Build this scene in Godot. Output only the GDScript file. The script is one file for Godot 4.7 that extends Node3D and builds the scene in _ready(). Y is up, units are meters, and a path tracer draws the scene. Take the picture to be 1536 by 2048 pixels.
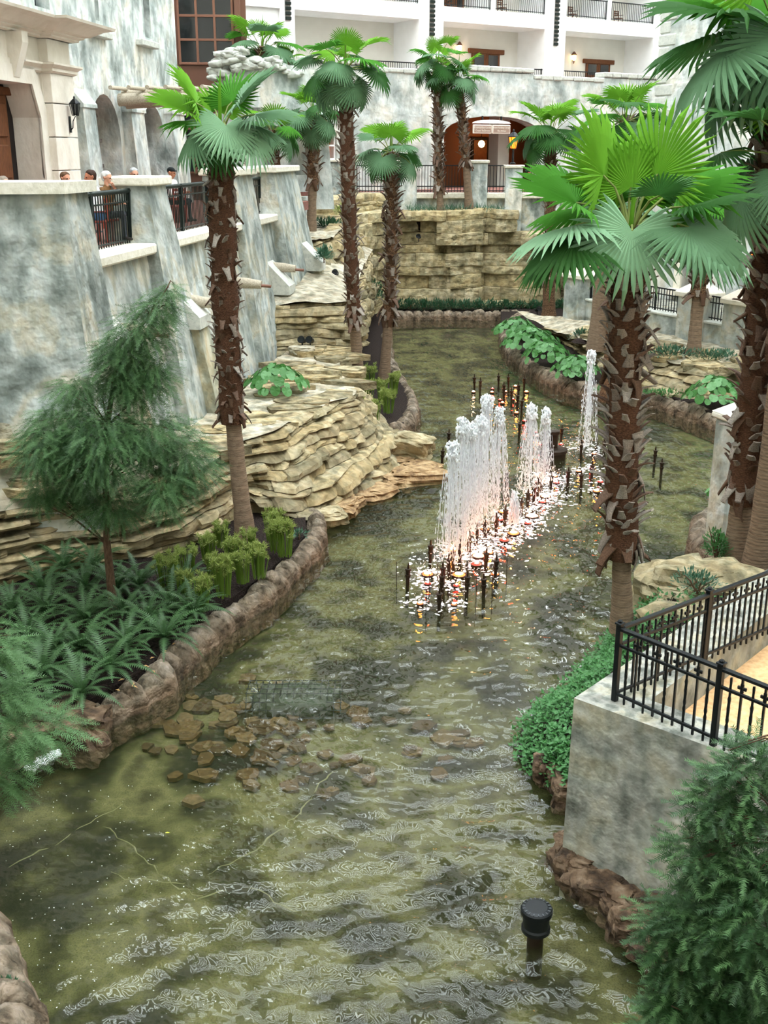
extends Node3D
# A hotel atrium with a canal, fountains, palms and stucco terraces. Units are metres, y is up, the water lies at y = 0.
const EYE := Vector3(0, 7.8, 0)
const PITCH := 18.12
const FOCAL := 2200.0          # in pixels of a 1536 x 2048 picture
var M := {}
var rng := RandomNumberGenerator.new()
var nz := FastNoiseLite.new()
var count := {}

# ---------------------------------------------------------------- small helpers
func ray(px: float, py: float) -> Vector3:
	var y := (1024.0 - py) / FOCAL
	var a := deg_to_rad(PITCH)
	return Vector3((px - 768.0) / FOCAL, y * cos(a) - sin(a), -(y * sin(a) + cos(a)))
func G(px: float, py: float, h := 0.0) -> Vector3:      # the point at height h
	var r := ray(px, py)
	return EYE + r * ((h - EYE.y) / r.y)
func D(px: float, py: float, d: float) -> Vector3:      # the point at distance d ahead
	var r := ray(px, py)
	return EYE + r * (d / -r.z)
func frame(o: Vector3, s: Vector3) -> Transform3D:      # x along a wall, y up, z out of it
	var x := s.normalized()
	return Transform3D(Basis(x, Vector3.UP, x.cross(Vector3.UP)), o)
func hit(F: Transform3D, px: float, py: float, n := 0.0) -> Vector3:
	var I := F.affine_inverse()
	var e: Vector3 = I * EYE
	var r: Vector3 = I.basis * ray(px, py)
	return e + r * ((n - e.z) / r.z)
func r_(a: float, b: float) -> float:
	return rng.randf_range(a, b)
func numbered(n: String) -> String:
	count[n] = count.get(n, -1) + 1
	return n if count[n] == 0 else "%s_%03d" % [n, count[n]]
func tag(o: Node3D, label: String, cat := "", group := "") -> Node3D:
	o.set_meta("label", label)
	if cat: o.set_meta("category", cat)
	if group: o.set_meta("group", group)
	return o
func thing(n: String, label: String, cat: String, at := Vector3.ZERO, turn := 0.0, group := "") -> Node3D:
	var o := Node3D.new()
	o.name = numbered(n)
	add_child(o)
	o.position = at
	o.rotation.y = turn
	tag(o, label, cat, group)
	return o
func framed(n: String, label: String, cat: String, F: Transform3D, group := "") -> Node3D:
	var o := thing(n, label, cat, Vector3.ZERO, 0, group)
	o.transform = F
	return o
func put(n: String, mesh: Mesh, m: Material, parent: Node3D = self, T := Transform3D()) -> MeshInstance3D:
	var o := MeshInstance3D.new()
	o.name = numbered(n) if parent == self else n
	o.mesh = mesh
	o.material_override = m
	parent.add_child(o, true)
	o.transform = T
	return o
func setting(o: Node3D, label := "") -> Node3D:
	o.set_meta("kind", "structure")
	if label: o.set_meta("label", label)
	return o
func area(n: String, label := "", F := Transform3D()) -> Node3D:   # a piece of the setting that holds parts
	var o := Node3D.new()
	o.name = numbered(n)
	add_child(o)
	o.transform = F
	return setting(o, label)
func stuff(o: Node3D) -> Node3D:
	o.set_meta("kind", "stuff")
	return o
func many(n: String, mesh: Mesh, m: Material, ts: Array, parent: Node3D) -> MultiMeshInstance3D:
	var mm := MultiMesh.new()
	mm.transform_format = MultiMesh.TRANSFORM_3D
	mm.mesh = mesh
	mm.instance_count = ts.size()
	for i in ts.size():
		mm.set_instance_transform(i, ts[i])
	var o := MultiMeshInstance3D.new()
	o.name = numbered(n) if parent == self else n
	o.multimesh = mm
	o.material_override = m
	parent.add_child(o, true)
	stuff(o)
	return o
func mb() -> SurfaceTool:
	var st := SurfaceTool.new()
	st.begin(Mesh.PRIMITIVE_TRIANGLES)
	return st
func done(st: SurfaceTool, smooth := false) -> ArrayMesh:
	st.generate_normals()
	st.index()
	return st.commit()
func tri(st: SurfaceTool, a: Vector3, b: Vector3, c: Vector3) -> void:
	st.add_vertex(a); st.add_vertex(b); st.add_vertex(c)
func quad(st: SurfaceTool, a: Vector3, b: Vector3, c: Vector3, d: Vector3) -> void:
	tri(st, a, b, c); tri(st, a, c, d)
func flat(st: SurfaceTool) -> void: st.set_smooth_group(-1)
func soft(st: SurfaceTool) -> void: st.set_smooth_group(0)
func box(st: SurfaceTool, c: Vector3, size: Vector3, b := 0.0, B := Basis()) -> void:   # with chamfered edges
	flat(st)
	var h := size / 2.0
	if b <= 0.0:
		var v := []
		for i in 8: v.append(c + B * Vector3(h.x if i & 1 else -h.x, h.y if i & 2 else -h.y, h.z if i & 4 else -h.z))
		for f in [[0, 1, 3, 2], [5, 4, 6, 7], [4, 0, 2, 6], [1, 5, 7, 3], [2, 3, 7, 6], [4, 5, 1, 0]]:
			quad(st, v[f[3]], v[f[2]], v[f[1]], v[f[0]])
		return
	b = minf(b, minf(h.x, minf(h.y, h.z)) * 0.9)
	var P := func(s: Vector3, k: int) -> Vector3:
		var q := h - Vector3(b, b, b)
		q[k] = h[k]
		return c + B * (q * s)
	for k in 3:
		var u := (k + 1) % 3
		var w := (k + 2) % 3
		for sg in [-1.0, 1.0]:
			var ps := []
			for t in [[-1.0, -1.0], [1.0, -1.0], [1.0, 1.0], [-1.0, 1.0]]:
				var s := Vector3.ONE
				s[k] = sg; s[u] = t[0]; s[w] = t[1]
				ps.append(P.call(s, k))
			if sg > 0: ps.reverse()
			quad(st, ps[0], ps[1], ps[2], ps[3])
		for a in [-1.0, 1.0]:
			for e in [-1.0, 1.0]:
				var s0 := Vector3.ONE
				s0[u] = a; s0[w] = e; s0[k] = -1.0
				var s1 := s0
				s1[k] = 1.0
				var q := [P.call(s0, u), P.call(s1, u), P.call(s1, w), P.call(s0, w)]
				if a * e < 0: q.reverse()
				quad(st, q[3], q[2], q[1], q[0])
	for i in 8:
		var s := Vector3(1.0 if i & 1 else -1.0, 1.0 if i & 2 else -1.0, 1.0 if i & 4 else -1.0)
		var q := [P.call(s, 0), P.call(s, 1), P.call(s, 2)]
		if s.x * s.y * s.z < 0: q.reverse()
		tri(st, q[2], q[1], q[0])
func boxm(size: Vector3, b := 0.0) -> ArrayMesh:
	var st := mb()
	box(st, Vector3.ZERO, size, b)
	return done(st)
func span(st: SurfaceTool, a: Vector3, b: Vector3, bev := 0.0) -> void:      # a box between two corners
	box(st, (a + b) / 2.0, (b - a).abs(), bev)
func spanm(a: Vector3, b: Vector3, bev := 0.0) -> ArrayMesh:
	var st := mb()
	span(st, a, b, bev)
	return done(st)
func ring(c: Vector3, dir: Vector3, r: float, n: int, up := Vector3(0.37, 0.2, 0.9), wob := 0.0) -> PackedVector3Array:
	var x := dir.cross(up).normalized()
	var y := x.cross(dir).normalized()
	var out := PackedVector3Array()
	for i in n + 1:
		var a := TAU * (i % n) / n
		var k := 1.0 + (wob * nz.get_noise_3d(cos(a) * 60 + c.x * 90, c.y * 90, sin(a) * 60 + c.z * 90) if wob > 0 else 0.0)
		out.append(c + (x * cos(a) + y * sin(a)) * r * k)
	return out
func skin(st: SurfaceTool, rings: Array, caps := true) -> void:
	soft(st)
	for i in rings.size() - 1:
		var p: PackedVector3Array = rings[i]
		var q: PackedVector3Array = rings[i + 1]
		for j in p.size() - 1:
			quad(st, p[j], p[j + 1], q[j + 1], q[j])
	if caps:
		flat(st)
		for e in [0, rings.size() - 1]:
			var p: PackedVector3Array = rings[e]
			for j in range(1, p.size() - 2):
				if e == 0: tri(st, p[0], p[j + 1], p[j])
				else: tri(st, p[0], p[j], p[j + 1])
func tube(st: SurfaceTool, pts: Array, rad: Array, n := 8, wob := 0.0) -> void:
	var rs := []
	for i in pts.size():
		var d: Vector3 = pts[mini(i + 1, pts.size() - 1)] - pts[maxi(i - 1, 0)]
		rs.append(ring(pts[i], d.normalized(), rad[i], n, Vector3(0.37, 0.2, 0.9), wob))
	skin(st, rs)
func lathe(st: SurfaceTool, prof: Array, n := 16, c := Vector3.ZERO) -> void:   # prof: [radius, height], bottom to top; sharp where two points coincide
	var run := []
	for i in prof.size():
		run.append(ring(c + Vector3(0, prof[i][1], 0), Vector3.UP, maxf(prof[i][0], 0.0004), n, Vector3.RIGHT))
		if run.size() > 1:
			flat(st) if n < 7 else soft(st)
			st.set_smooth_group(-1 if n < 7 else i)
			var p: PackedVector3Array = run[-2]
			var q: PackedVector3Array = run[-1]
			for j in n: quad(st, p[j], p[j + 1], q[j + 1], q[j])
	flat(st)
	for e in [0, run.size() - 1]:
		for j in range(1, n - 1):
			if e == 0: tri(st, run[e][0], run[e][j + 1], run[e][j])
			else: tri(st, run[e][0], run[e][j], run[e][j + 1])
func prism(st: SurfaceTool, poly: Array, a: Vector3, b: Vector3, B := Basis()) -> void:  # a polygon (x, y) from offset a to offset b along z
	flat(st)
	var pv := PackedVector2Array(poly)
	if Geometry2D.is_polygon_clockwise(pv): pv.reverse()
	var id := Geometry2D.triangulate_polygon(pv)
	for i in range(0, id.size(), 3):
		var q := []
		for k in 3: q.append(Vector3(pv[id[i + k]].x, pv[id[i + k]].y, 0))
		if (q[1] - q[0]).cross(q[2] - q[0]).z < 0: q.reverse()
		tri(st, B * (q[2] + b), B * (q[1] + b), B * (q[0] + b))
		tri(st, B * (q[0] + a), B * (q[1] + a), B * (q[2] + a))
	for i in pv.size():
		var p := Vector3(pv[i].x, pv[i].y, 0)
		var q := Vector3(pv[(i + 1) % pv.size()].x, pv[(i + 1) % pv.size()].y, 0)
		quad(st, B * (p + a), B * (p + b), B * (q + b), B * (q + a))
func prismm(poly: Array, z0: float, z1: float) -> ArrayMesh:
	var st := mb()
	prism(st, poly, Vector3(0, 0, z0), Vector3(0, 0, z1))
	return done(st)
func slabxz(st: SurfaceTool, poly: Array, y0: float, y1: float) -> void:      # a polygon seen from above (x, z), extruded up
	var q := []
	for p in poly: q.append(Vector2(p.x, -p.z) if p is Vector3 else Vector2(p.x, -p.y))
	prism(st, q, Vector3(0, 0, y0), Vector3(0, 0, y1), Basis(Vector3.RIGHT, Vector3.FORWARD, Vector3.UP))
func hull(st: SurfaceTool, lo: Array, hi: Array) -> void:                    # quads between two loops of four, closed: battered blocks
	flat(st)
	for i in 4:
		var j := (i + 1) % 4
		quad(st, lo[i], hi[i], hi[j], lo[j])
	quad(st, hi[0], hi[3], hi[2], hi[1])
	quad(st, lo[0], lo[1], lo[2], lo[3])
func walled(n: String, w: Array, holes: Array, z0: float, z1: float, m: Material, F: Transform3D, parent: Node3D = self) -> Node3D:
	# a wall w = [x0, y0, x1, y1] with holes [x0, y0, x1, y1, arched], cut by booleans
	var c := CSGCombiner3D.new()
	c.name = numbered(n) if parent == self else n
	var b := CSGBox3D.new()
	b.name = "body"
	b.size = Vector3(w[2] - w[0], w[3] - w[1], z1 - z0)
	b.position = Vector3((w[0] + w[2]) / 2.0, (w[1] + w[3]) / 2.0, (z0 + z1) / 2.0)
	c.add_child(b)
	for h in holes:
		var k := CSGPolygon3D.new()
		k.name = "opening"
		var p := PackedVector2Array([Vector2(h[0], h[1]), Vector2(h[2], h[1])])
		if h.size() > 4:
			var rx: float = (h[2] - h[0]) / 2.0
			for i in 13:
				var a := PI * i / 12.0
				p.append(Vector2((h[0] + h[2]) / 2.0 + rx * cos(a), h[3] - h[4] + h[4] * sin(a)))
		else:
			p.append(Vector2(h[2], h[3])); p.append(Vector2(h[0], h[3]))
		k.polygon = p
		k.depth = z1 - z0 + 0.2
		k.position.z = z1 + 0.1
		k.operation = CSGShape3D.OPERATION_SUBTRACTION
		c.add_child(k, true)
	for k in c.get_children(): k.material = m
	c.material_override = m
	parent.add_child(c, true)
	c.transform = F
	return c

# ---------------------------------------------------------------- materials
func noise_tex(cols: Array, s: int, freq: float, oct := 5, kind := FastNoiseLite.TYPE_SIMPLEX_SMOOTH, offs := [], size := 512) -> NoiseTexture2D:
	var f := FastNoiseLite.new()
	f.seed = s
	f.frequency = freq
	f.noise_type = kind
	f.fractal_octaves = oct
	f.fractal_gain = 0.55
	var t := NoiseTexture2D.new()
	t.width = size
	t.height = size
	t.seamless = true
	t.noise = f
	var g := Gradient.new()
	var ps := PackedFloat32Array()
	var cs := PackedColorArray()
	for i in cols.size():
		ps.append(offs[i] if offs.size() else float(i) / (cols.size() - 1))
		cs.append(Color(cols[i]) if cols[i] is String else cols[i])
	g.offsets = ps
	g.colors = cs
	t.color_ramp = g
	return t
func tri_mat(t: Texture2D, sc: Vector3, rough := 0.9, bump: Texture2D = null, bs := 1.0, tint := Color.WHITE) -> StandardMaterial3D:
	var m := StandardMaterial3D.new()
	m.albedo_texture = t
	m.albedo_color = tint
	m.roughness = rough
	m.metallic_specular = 0.3
	m.uv1_triplanar = true
	m.uv1_world_triplanar = true
	m.uv1_scale = sc
	if bump:
		m.heightmap_enabled = true
		m.heightmap_texture = bump
		m.heightmap_scale = bs
	return m
func detail(m: StandardMaterial3D, t: Texture2D, sc: Vector3) -> StandardMaterial3D:
	m.detail_enabled = true
	m.detail_blend_mode = BaseMaterial3D.BLEND_MODE_MUL
	m.detail_albedo = t
	m.detail_uv_layer = BaseMaterial3D.DETAIL_UV_2
	m.uv2_triplanar = true
	m.uv2_world_triplanar = true
	m.uv2_scale = sc
	return m
func plain(c: String, rough := 0.7, metal := 0.0) -> StandardMaterial3D:
	var m := StandardMaterial3D.new()
	m.albedo_color = Color(c)
	m.roughness = rough
	m.metallic = metal
	m.metallic_specular = 0.4
	return m
func glow(c: String, e: float) -> StandardMaterial3D:
	var m := plain(c, 0.5)
	m.emission_enabled = true
	m.emission = Color(c)
	m.emission_energy_multiplier = e
	return m
func through(m: StandardMaterial3D, k: float) -> Color:      # light let through a leaf, in the leaf's own hue
	var l := m.albedo_color.srgb_to_linear()
	var x := maxf(l.r, maxf(l.g, l.b))
	return Color(l.r / x * k, l.g / x * k, l.b / x * k).linear_to_srgb()
func materials() -> void:
	var rough_h := noise_tex(["000000", "ffffff"], 7, 0.02, 6)
	var fine_h := noise_tex(["000000", "ffffff"], 9, 0.06, 4)
	var streak := noise_tex(["b4bab8", "dde1df", "ffffff", "f3efe6"], 21, 0.012, 5, FastNoiseLite.TYPE_SIMPLEX_SMOOTH, [0.2, 0.42, 0.6, 0.85])
	var blot := noise_tex(["878d88", "a6aca7", "bec3be", "c4bda9", "d2d8d5"], 3, 0.006, 6, FastNoiseLite.TYPE_SIMPLEX_SMOOTH, [0.2, 0.38, 0.52, 0.66, 0.85])
	M.stucco = detail(tri_mat(blot, Vector3(0.15, 0.15, 0.15), 0.95, rough_h, 7.0), streak, Vector3(0.24, 0.11, 0.24))
	M.stucco_pale = detail(tri_mat(noise_tex(["a2a9a5", "c6cdc9", "dce0dc", "e3ded1"], 5, 0.007, 6, FastNoiseLite.TYPE_SIMPLEX_SMOOTH, [0.2, 0.4, 0.58, 0.8]), Vector3(0.14, 0.12, 0.14), 0.95, rough_h, 7.0), streak, Vector3(0.2, 0.09, 0.2))
	M.stucco_warm = M.stucco.duplicate()
	M.stucco_warm.albedo_color = Color("f2e8d4")
	M.cap = tri_mat(noise_tex(["cbc6b2", "e2ddcc", "efeade"], 8, 0.02), Vector3(0.5, 0.5, 0.5), 0.9, fine_h, 0.6)
	M.butt_cap = tri_mat(noise_tex(["a9aca4", "c2c4bb", "d3d3c8"], 14, 0.02), Vector3(0.5, 0.5, 0.5), 0.9, fine_h, 0.6)
	var sand := noise_tex(["80765e", "a89c80", "c4b898", "d6cdb4", "b8ae94"], 11, 0.011, 6, FastNoiseLite.TYPE_SIMPLEX_SMOOTH, [0.12, 0.34, 0.52, 0.7, 0.9])
	M.rock = []
	for c in ["dcd7cc", "c8c0b2", "e6dece", "b9b5ab", "d4c9b4"]:
		M.rock.append(detail(tri_mat(sand, Vector3(0.3, 0.5, 0.3), 0.95, rough_h, 5.0, Color(c)), streak, Vector3(0.35, 0.35, 0.35)))
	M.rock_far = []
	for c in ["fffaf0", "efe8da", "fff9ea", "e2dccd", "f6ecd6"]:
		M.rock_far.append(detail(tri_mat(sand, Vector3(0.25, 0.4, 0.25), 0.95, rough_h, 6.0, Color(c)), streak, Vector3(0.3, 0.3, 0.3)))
	M.ledge = detail(tri_mat(noise_tex(["8f8470", "aaa08a", "bdb4a0", "c9c2b1"], 16, 0.012, 6, FastNoiseLite.TYPE_SIMPLEX_SMOOTH, [0.15, 0.4, 0.6, 0.85]), Vector3(0.25, 0.4, 0.25), 0.95, rough_h, 7.0), streak, Vector3(0.3, 0.3, 0.3))
	M.tan_rock = tri_mat(noise_tex(["66503a", "89704f", "9f8562", "b09a76"], 43, 0.014, 6, FastNoiseLite.TYPE_SIMPLEX_SMOOTH, [0.2, 0.42, 0.6, 0.85]), Vector3(0.4, 0.5, 0.4), 0.85, rough_h, 6.0)
	M.rust_rock = tri_mat(noise_tex(["2a221a", "4b3b2d", "6a5744", "867461"], 17, 0.014, 6, FastNoiseLite.TYPE_SIMPLEX_SMOOTH, [0.2, 0.42, 0.6, 0.85]), Vector3(0.4, 0.5, 0.4), 0.8, rough_h, 6.0)
	M.kerb = detail(tri_mat(noise_tex(["453c31", "6f6354", "8d8070", "a3968a"], 18, 0.013, 6, FastNoiseLite.TYPE_SIMPLEX_SMOOTH, [0.15, 0.4, 0.6, 0.85]), Vector3(0.5, 0.5, 0.5), 0.85, rough_h, 9.0), streak, Vector3(0.5, 0.5, 0.5))
	M.kerb.vertex_color_use_as_albedo = true
	M.soil = tri_mat(noise_tex(["171210", "2a211d", "40342c"], 22, 0.05, 4), Vector3(0.6, 0.6, 0.6), 1.0, fine_h, 5.0)
	M.block = detail(tri_mat(noise_tex(["77776f", "989890", "acaca1", "a79f88"], 24, 0.008, 6, FastNoiseLite.TYPE_SIMPLEX_SMOOTH, [0.2, 0.4, 0.6, 0.85]), Vector3(0.35, 0.28, 0.35), 0.92, rough_h, 3.5), streak, Vector3(0.7, 0.25, 0.7))
	M.sandstone = (tri_mat(noise_tex(["cdc6b6", "ded7c8", "e9e3d6", "e0d8c9"], 25, 0.01, 5), Vector3(0.2, 0.14, 0.2), 0.9, fine_h, 0.8))
	M.white = tri_mat(noise_tex(["f1f1ee", "fbfbf9"], 26, 0.01), Vector3(0.2, 0.2, 0.2), 0.9)
	M.cream = tri_mat(noise_tex(["dcd8cd", "e6e3d9"], 27, 0.01), Vector3(0.2, 0.2, 0.2), 0.9)
	M.iron = plain("14181a", 0.4, 0.2)
	M.green_iron = plain("16211d", 0.5, 0.2)
	M.bronze = plain("2c2117", 0.5, 0.4)
	M.wood = tri_mat(noise_tex(["4a2c1c", "6b432a", "7d5233"], 28, 0.03), Vector3(1.5, 0.2, 1.5), 0.6)
	M.greywood = tri_mat(noise_tex(["6c6863", "8d8884", "a19a94"], 29, 0.03), Vector3(2, 0.25, 2), 0.8)
	M.log = tri_mat(noise_tex(["8f8676", "b3a995", "c5bca9"], 30, 0.03), Vector3(1.0, 1.0, 1.0), 0.9, fine_h, 1.0)
	M.brown = plain("7a5545", 0.6)
	M.frame_brown = plain("8a5f4c", 0.6)
	M.dark_glass = plain("0b1013", 0.08)
	M.dark_glass.metallic_specular = 0.6
	M.dark = plain("1a1512", 0.8)
	M.room = plain("8a5a3c", 0.8)
	M.paver = tri_mat(noise_tex(["6d4a43", "875d54", "9a6f63"], 31, 0.03), Vector3(0.6, 0.6, 0.6), 0.9)
	M.tan = tri_mat(noise_tex(["bd9468", "d2aa7c", "deb98e"], 32, 0.03), Vector3(0.6, 0.6, 0.6), 0.9)
	M.trunk = detail(tri_mat(noise_tex(["3d291d", "674a36", "8a6a50", "a58a6d"], 33, 0.03, 5, FastNoiseLite.TYPE_SIMPLEX_SMOOTH, [0.15, 0.4, 0.6, 0.85]), Vector3(1.2, 1.2, 1.2), 0.95, fine_h, 2.0), streak, Vector3(0.2, 3.5, 0.2))
	M.trunk_smooth = detail(tri_mat(noise_tex(["6d5847", "8d7763", "a38d78"], 34, 0.02), Vector3(0.6, 2.2, 0.6), 0.95, fine_h, 1.2), streak, Vector3(0.15, 5.0, 0.15))
	M.trunk_dark = tri_mat(noise_tex(["2b1c14", "573b2a", "7a573f"], 35, 0.04, 5), Vector3(1.0, 2.0, 1.0), 0.95, fine_h, 2.5)
	M.boot = []
	for c in ["a8998b", "8d7160", "c2b6a8", "755844"]:
		M.boot.append(tri_mat(noise_tex(["7a7a7a", "ffffff"], 36, 0.04), Vector3(2, 2, 2), 0.85, null, 1.0, Color(c)))
	M.leaf = []
	for c in [["5c8c28", 0.95], ["3f7426", 0.55], ["587a58", 0.3], ["2f5726", 0.4], ["749874", 0.25]]:
		var m := plain(c[0], 0.55)
		m.backlight_enabled = true
		m.backlight = through(m, c[1] * 0.2)
		m.metallic_specular = 0.12 if c[1] > 0.45 else 0.26
		M.leaf.append(m)
	M.fan_stem = plain("6f7c3c", 0.6)
	var nl := func(c: String, b: float) -> StandardMaterial3D:
		var m := plain(c, 0.5)
		m.backlight_enabled = true
		m.backlight = through(m, b * 0.4)
		return m
	M.needle = nl.call("4a6b3f", 0.3)
	M.needle_dark = nl.call("2c4a27", 0.25)
	M.fern = nl.call("37532f", 0.22)
	M.papyrus = nl.call("5f7a2c", 0.4)
	M.papyrus_head = nl.call("7c8a45", 0.4)
	M.hosta = nl.call("39682f", 0.35)
	M.hosta_pale = nl.call("568350", 0.35)
	M.ivy = nl.call("3c6c38", 0.3)
	M.hedge = nl.call("27492f", 0.2)
	M.grass = nl.call("33553f", 0.2)
	M.bark = tri_mat(noise_tex(["3a2a20", "5d4838", "75604e"], 37, 0.03), Vector3(1.5, 0.4, 1.5), 0.95, fine_h, 1.0)
	M.bed = detail(tri_mat(noise_tex(["18180d", "292816", "4a4a29", "65643d", "3a3820"], 40, 0.008, 6, FastNoiseLite.TYPE_SIMPLEX_SMOOTH, [0.2, 0.38, 0.52, 0.66, 0.85]), Vector3(0.12, 0.12, 0.12), 0.95), noise_tex(["9a9a9a", "ffffff", "ffffff"], 41, 0.08, 4), Vector3(0.9, 0.9, 0.9))
	M.seam = plain("70704c", 0.9)
	M.bed_stone = []
	for c in ["5c4826", "6b5732", "4d3d22", "705f3e"]:
		M.bed_stone.append(tri_mat(noise_tex(["a0a0a0", "ffffff"], 42, 0.02), Vector3(0.8, 0.8, 0.8), 0.9, null, 1.0, Color(c)))
	var w := StandardMaterial3D.new()
	w.transparency = BaseMaterial3D.TRANSPARENCY_ALPHA
	w.albedo_color = Color(Color("40482a"), 0.14)
	w.roughness = 0.03
	w.metallic_specular = 0.38
	M.water = w
	var j := StandardMaterial3D.new()
	j.albedo_color = Color(0.97, 0.98, 1.0, 0.7)
	j.transparency = BaseMaterial3D.TRANSPARENCY_ALPHA
	j.roughness = 0.3
	j.backlight_enabled = true
	j.backlight = Color(0.6, 0.6, 0.6)
	M.jet = j
	M.foam = plain("f2f6f8", 0.4)
	M.foam.backlight_enabled = true
	M.foam.backlight = Color(0.5, 0.5, 0.5)
	M.lens_halo_amber = glow("ff6a30", 0.7)  # lens glows, coloured to carry the halo round each fountain lamp too
	M.lens_halo_red = glow("ff3020", 0.75)
	M.lens_halo_white = glow("ffb080", 1.2)
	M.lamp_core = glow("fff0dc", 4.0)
	M.lantern = glow("ff7a1e", 3.0)
	M.bulb = glow("ffd890", 8.0)
	M.sign = plain("e8dfd0", 0.7)
	M.sign_brown = plain("a08878", 0.7)
	M.red_chair = plain("8c3b2c", 0.6)
	M.black_cast = plain("15181a", 0.5)

# ---------------------------------------------------------------- paths and rock
func smooth(pts: Array, step := 0.25) -> Array:        # a smooth path through points, in equal steps
	var fine := []
	for i in pts.size() - 1:
		var a = pts[maxi(i - 1, 0)]
		var d = pts[mini(i + 2, pts.size() - 1)]
		for k in 12: fine.append(pts[i].cubic_interpolate(pts[i + 1], a, d, k / 12.0))
	fine.append(pts[-1])
	var total := 0.0
	for i in fine.size() - 1: total += fine[i].distance_to(fine[i + 1])
	return sample(fine, maxi(2, int(total / step)) + 1)
func sample(fine: Array, n: int) -> Array:
	var cum := [0.0]
	for i in fine.size() - 1: cum.append(cum[-1] + fine[i].distance_to(fine[i + 1]))
	var out := []
	var k := 0
	for i in n:
		var t: float = cum[-1] * i / (n - 1)
		while k < fine.size() - 2 and cum[k + 1] < t: k += 1
		out.append(fine[k].lerp(fine[k + 1], clampf((t - cum[k]) / maxf(cum[k + 1] - cum[k], 1e-5), 0, 1)))
	return out
func xhd(l: Array) -> Array:                           # [x, height, distance ahead] -> points
	var o := []
	for p in l: o.append(Vector3(p[0], p[1], -p[2]))
	return o
func strata(parent: Node3D, foot: Array, top: Array, layers: int, chunk: Vector2, mats: Array, jut := 0.1, bulge := false, inward := 0.8) -> void:
	# slabs of bedded rock between two paths; out of the rock is to the right of the way the paths run
	var f := smooth(foot, 0.22)
	var t := sample(smooth(top, 0.22), f.size())
	var n := f.size()
	var lev := [0.0]                    # uneven beds
	for L in layers: lev.append(lev[-1] + r_(0.45, 1.5))
	for L in layers + 1: lev[L] /= lev[layers] if L < layers else 1.0
	lev[layers] = 1.0
	for L in layers:
		var a0: float = lev[L]
		var a1: float = lev[L + 1]
		var i := 0
		var lj := r_(-jut, jut) * 0.7
		while i < n - 1:
			var m := mini(n - 1, i + maxi(2, int(r_(chunk.x, chunk.y) / 0.22)))
			if n - 1 - m < 2: m = n - 1
			var p := lj + r_(-jut, jut)
			var st := mb()
			var rs := []
			for k in range(i, m + 1):
				var lo: Vector3 = f[k].lerp(t[k], a0)
				var hi: Vector3 = f[k].lerp(t[k], a1)
				var kk := clampi(k, 1, n - 2)
				var tg: Vector3 = f[kk + 1].lerp(t[kk + 1], a0) - f[kk - 1].lerp(t[kk - 1], a0)
				var nn := Vector3(-tg.z, 0, tg.x).normalized()
				var q := p + nz.get_noise_3d(lo.x * 55, L * 40.0, lo.z * 55) * 0.22 + nz.get_noise_3d(lo.x * 240, L * 70.0, lo.z * 240) * 0.10 - (0.05 if k == i or k == m else 0.0)
				if bulge: q += cliff_bulge(lo)
				var h: float = hi.y - lo.y
				var y: float = lo.y + (nz.get_noise_3d(f[k].x * 30, L * 13.0, f[k].z * 30) * 0.13 if L > 0 else 0.0)
				var y1: float = hi.y + (nz.get_noise_3d(f[k].x * 30, (L + 1) * 13.0, f[k].z * 30) * 0.13)
				y1 = maxf(y1, y + 0.06)
				h = y1 - y
				var b := Vector3(lo.x, 0, lo.z)
				var c := Vector3(hi.x, 0, hi.z)
				var g := minf(0.03, h * 0.2)
				rs.append(PackedVector3Array([
					b - nn * inward + Vector3(0, y - 0.06, 0), b + nn * (q - 0.14) + Vector3(0, y - 0.03, 0), b + nn * (q - 0.02) + Vector3(0, y + g * 0.7, 0),
					b.lerp(c, 0.5) + nn * (q + 0.01 + nz.get_noise_2d(lo.x * 110, lo.z * 110 + L * 50) * 0.09) + Vector3(0, lerpf(y, y1, 0.55), 0), c + nn * (q - 0.02) + Vector3(0, y1 - g, 0),
					c + nn * (q - 0.05) + Vector3(0, y1, 0), c - nn * inward + Vector3(0, y1 + 0.01, 0)]))
			flat(st)
			for r in rs.size() - 1:
				for j in 6: quad(st, rs[r][j], rs[r][j + 1], rs[r + 1][j + 1], rs[r + 1][j])
			for e in [0, rs.size() - 1]:
				for j in range(1, 6): tri(st, rs[e][0], rs[e][j], rs[e][j + 1])
			put("rock_slab", done(st), mats[rng.randi() % mats.size()], parent)
			i = m
func ribbon(a: Array, b: Array, n: int, cross: int, bump := 0.05, fr := 40.0) -> ArrayMesh:   # a rough ground between two paths
	var p := sample(smooth(a, 0.3), n)
	var q := sample(smooth(b, 0.3), n)
	var st := mb()
	soft(st)
	var v := []
	for i in n:
		var row := []
		for k in cross + 1:
			var x: Vector3 = p[i].lerp(q[i], float(k) / cross)
			var s := nz.get_noise_2d(x.x * fr, x.z * fr)
			x.y += s * bump + absf(nz.get_noise_2d(x.x * fr * 2.3 + 99, x.z * fr * 2.3)) * bump * 0.7
			row.append(x)
		v.append(row)
	for i in n - 1:
		for k in cross: quad(st, v[i][k], v[i][k + 1], v[i + 1][k + 1], v[i + 1][k])
	return done(st)
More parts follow.
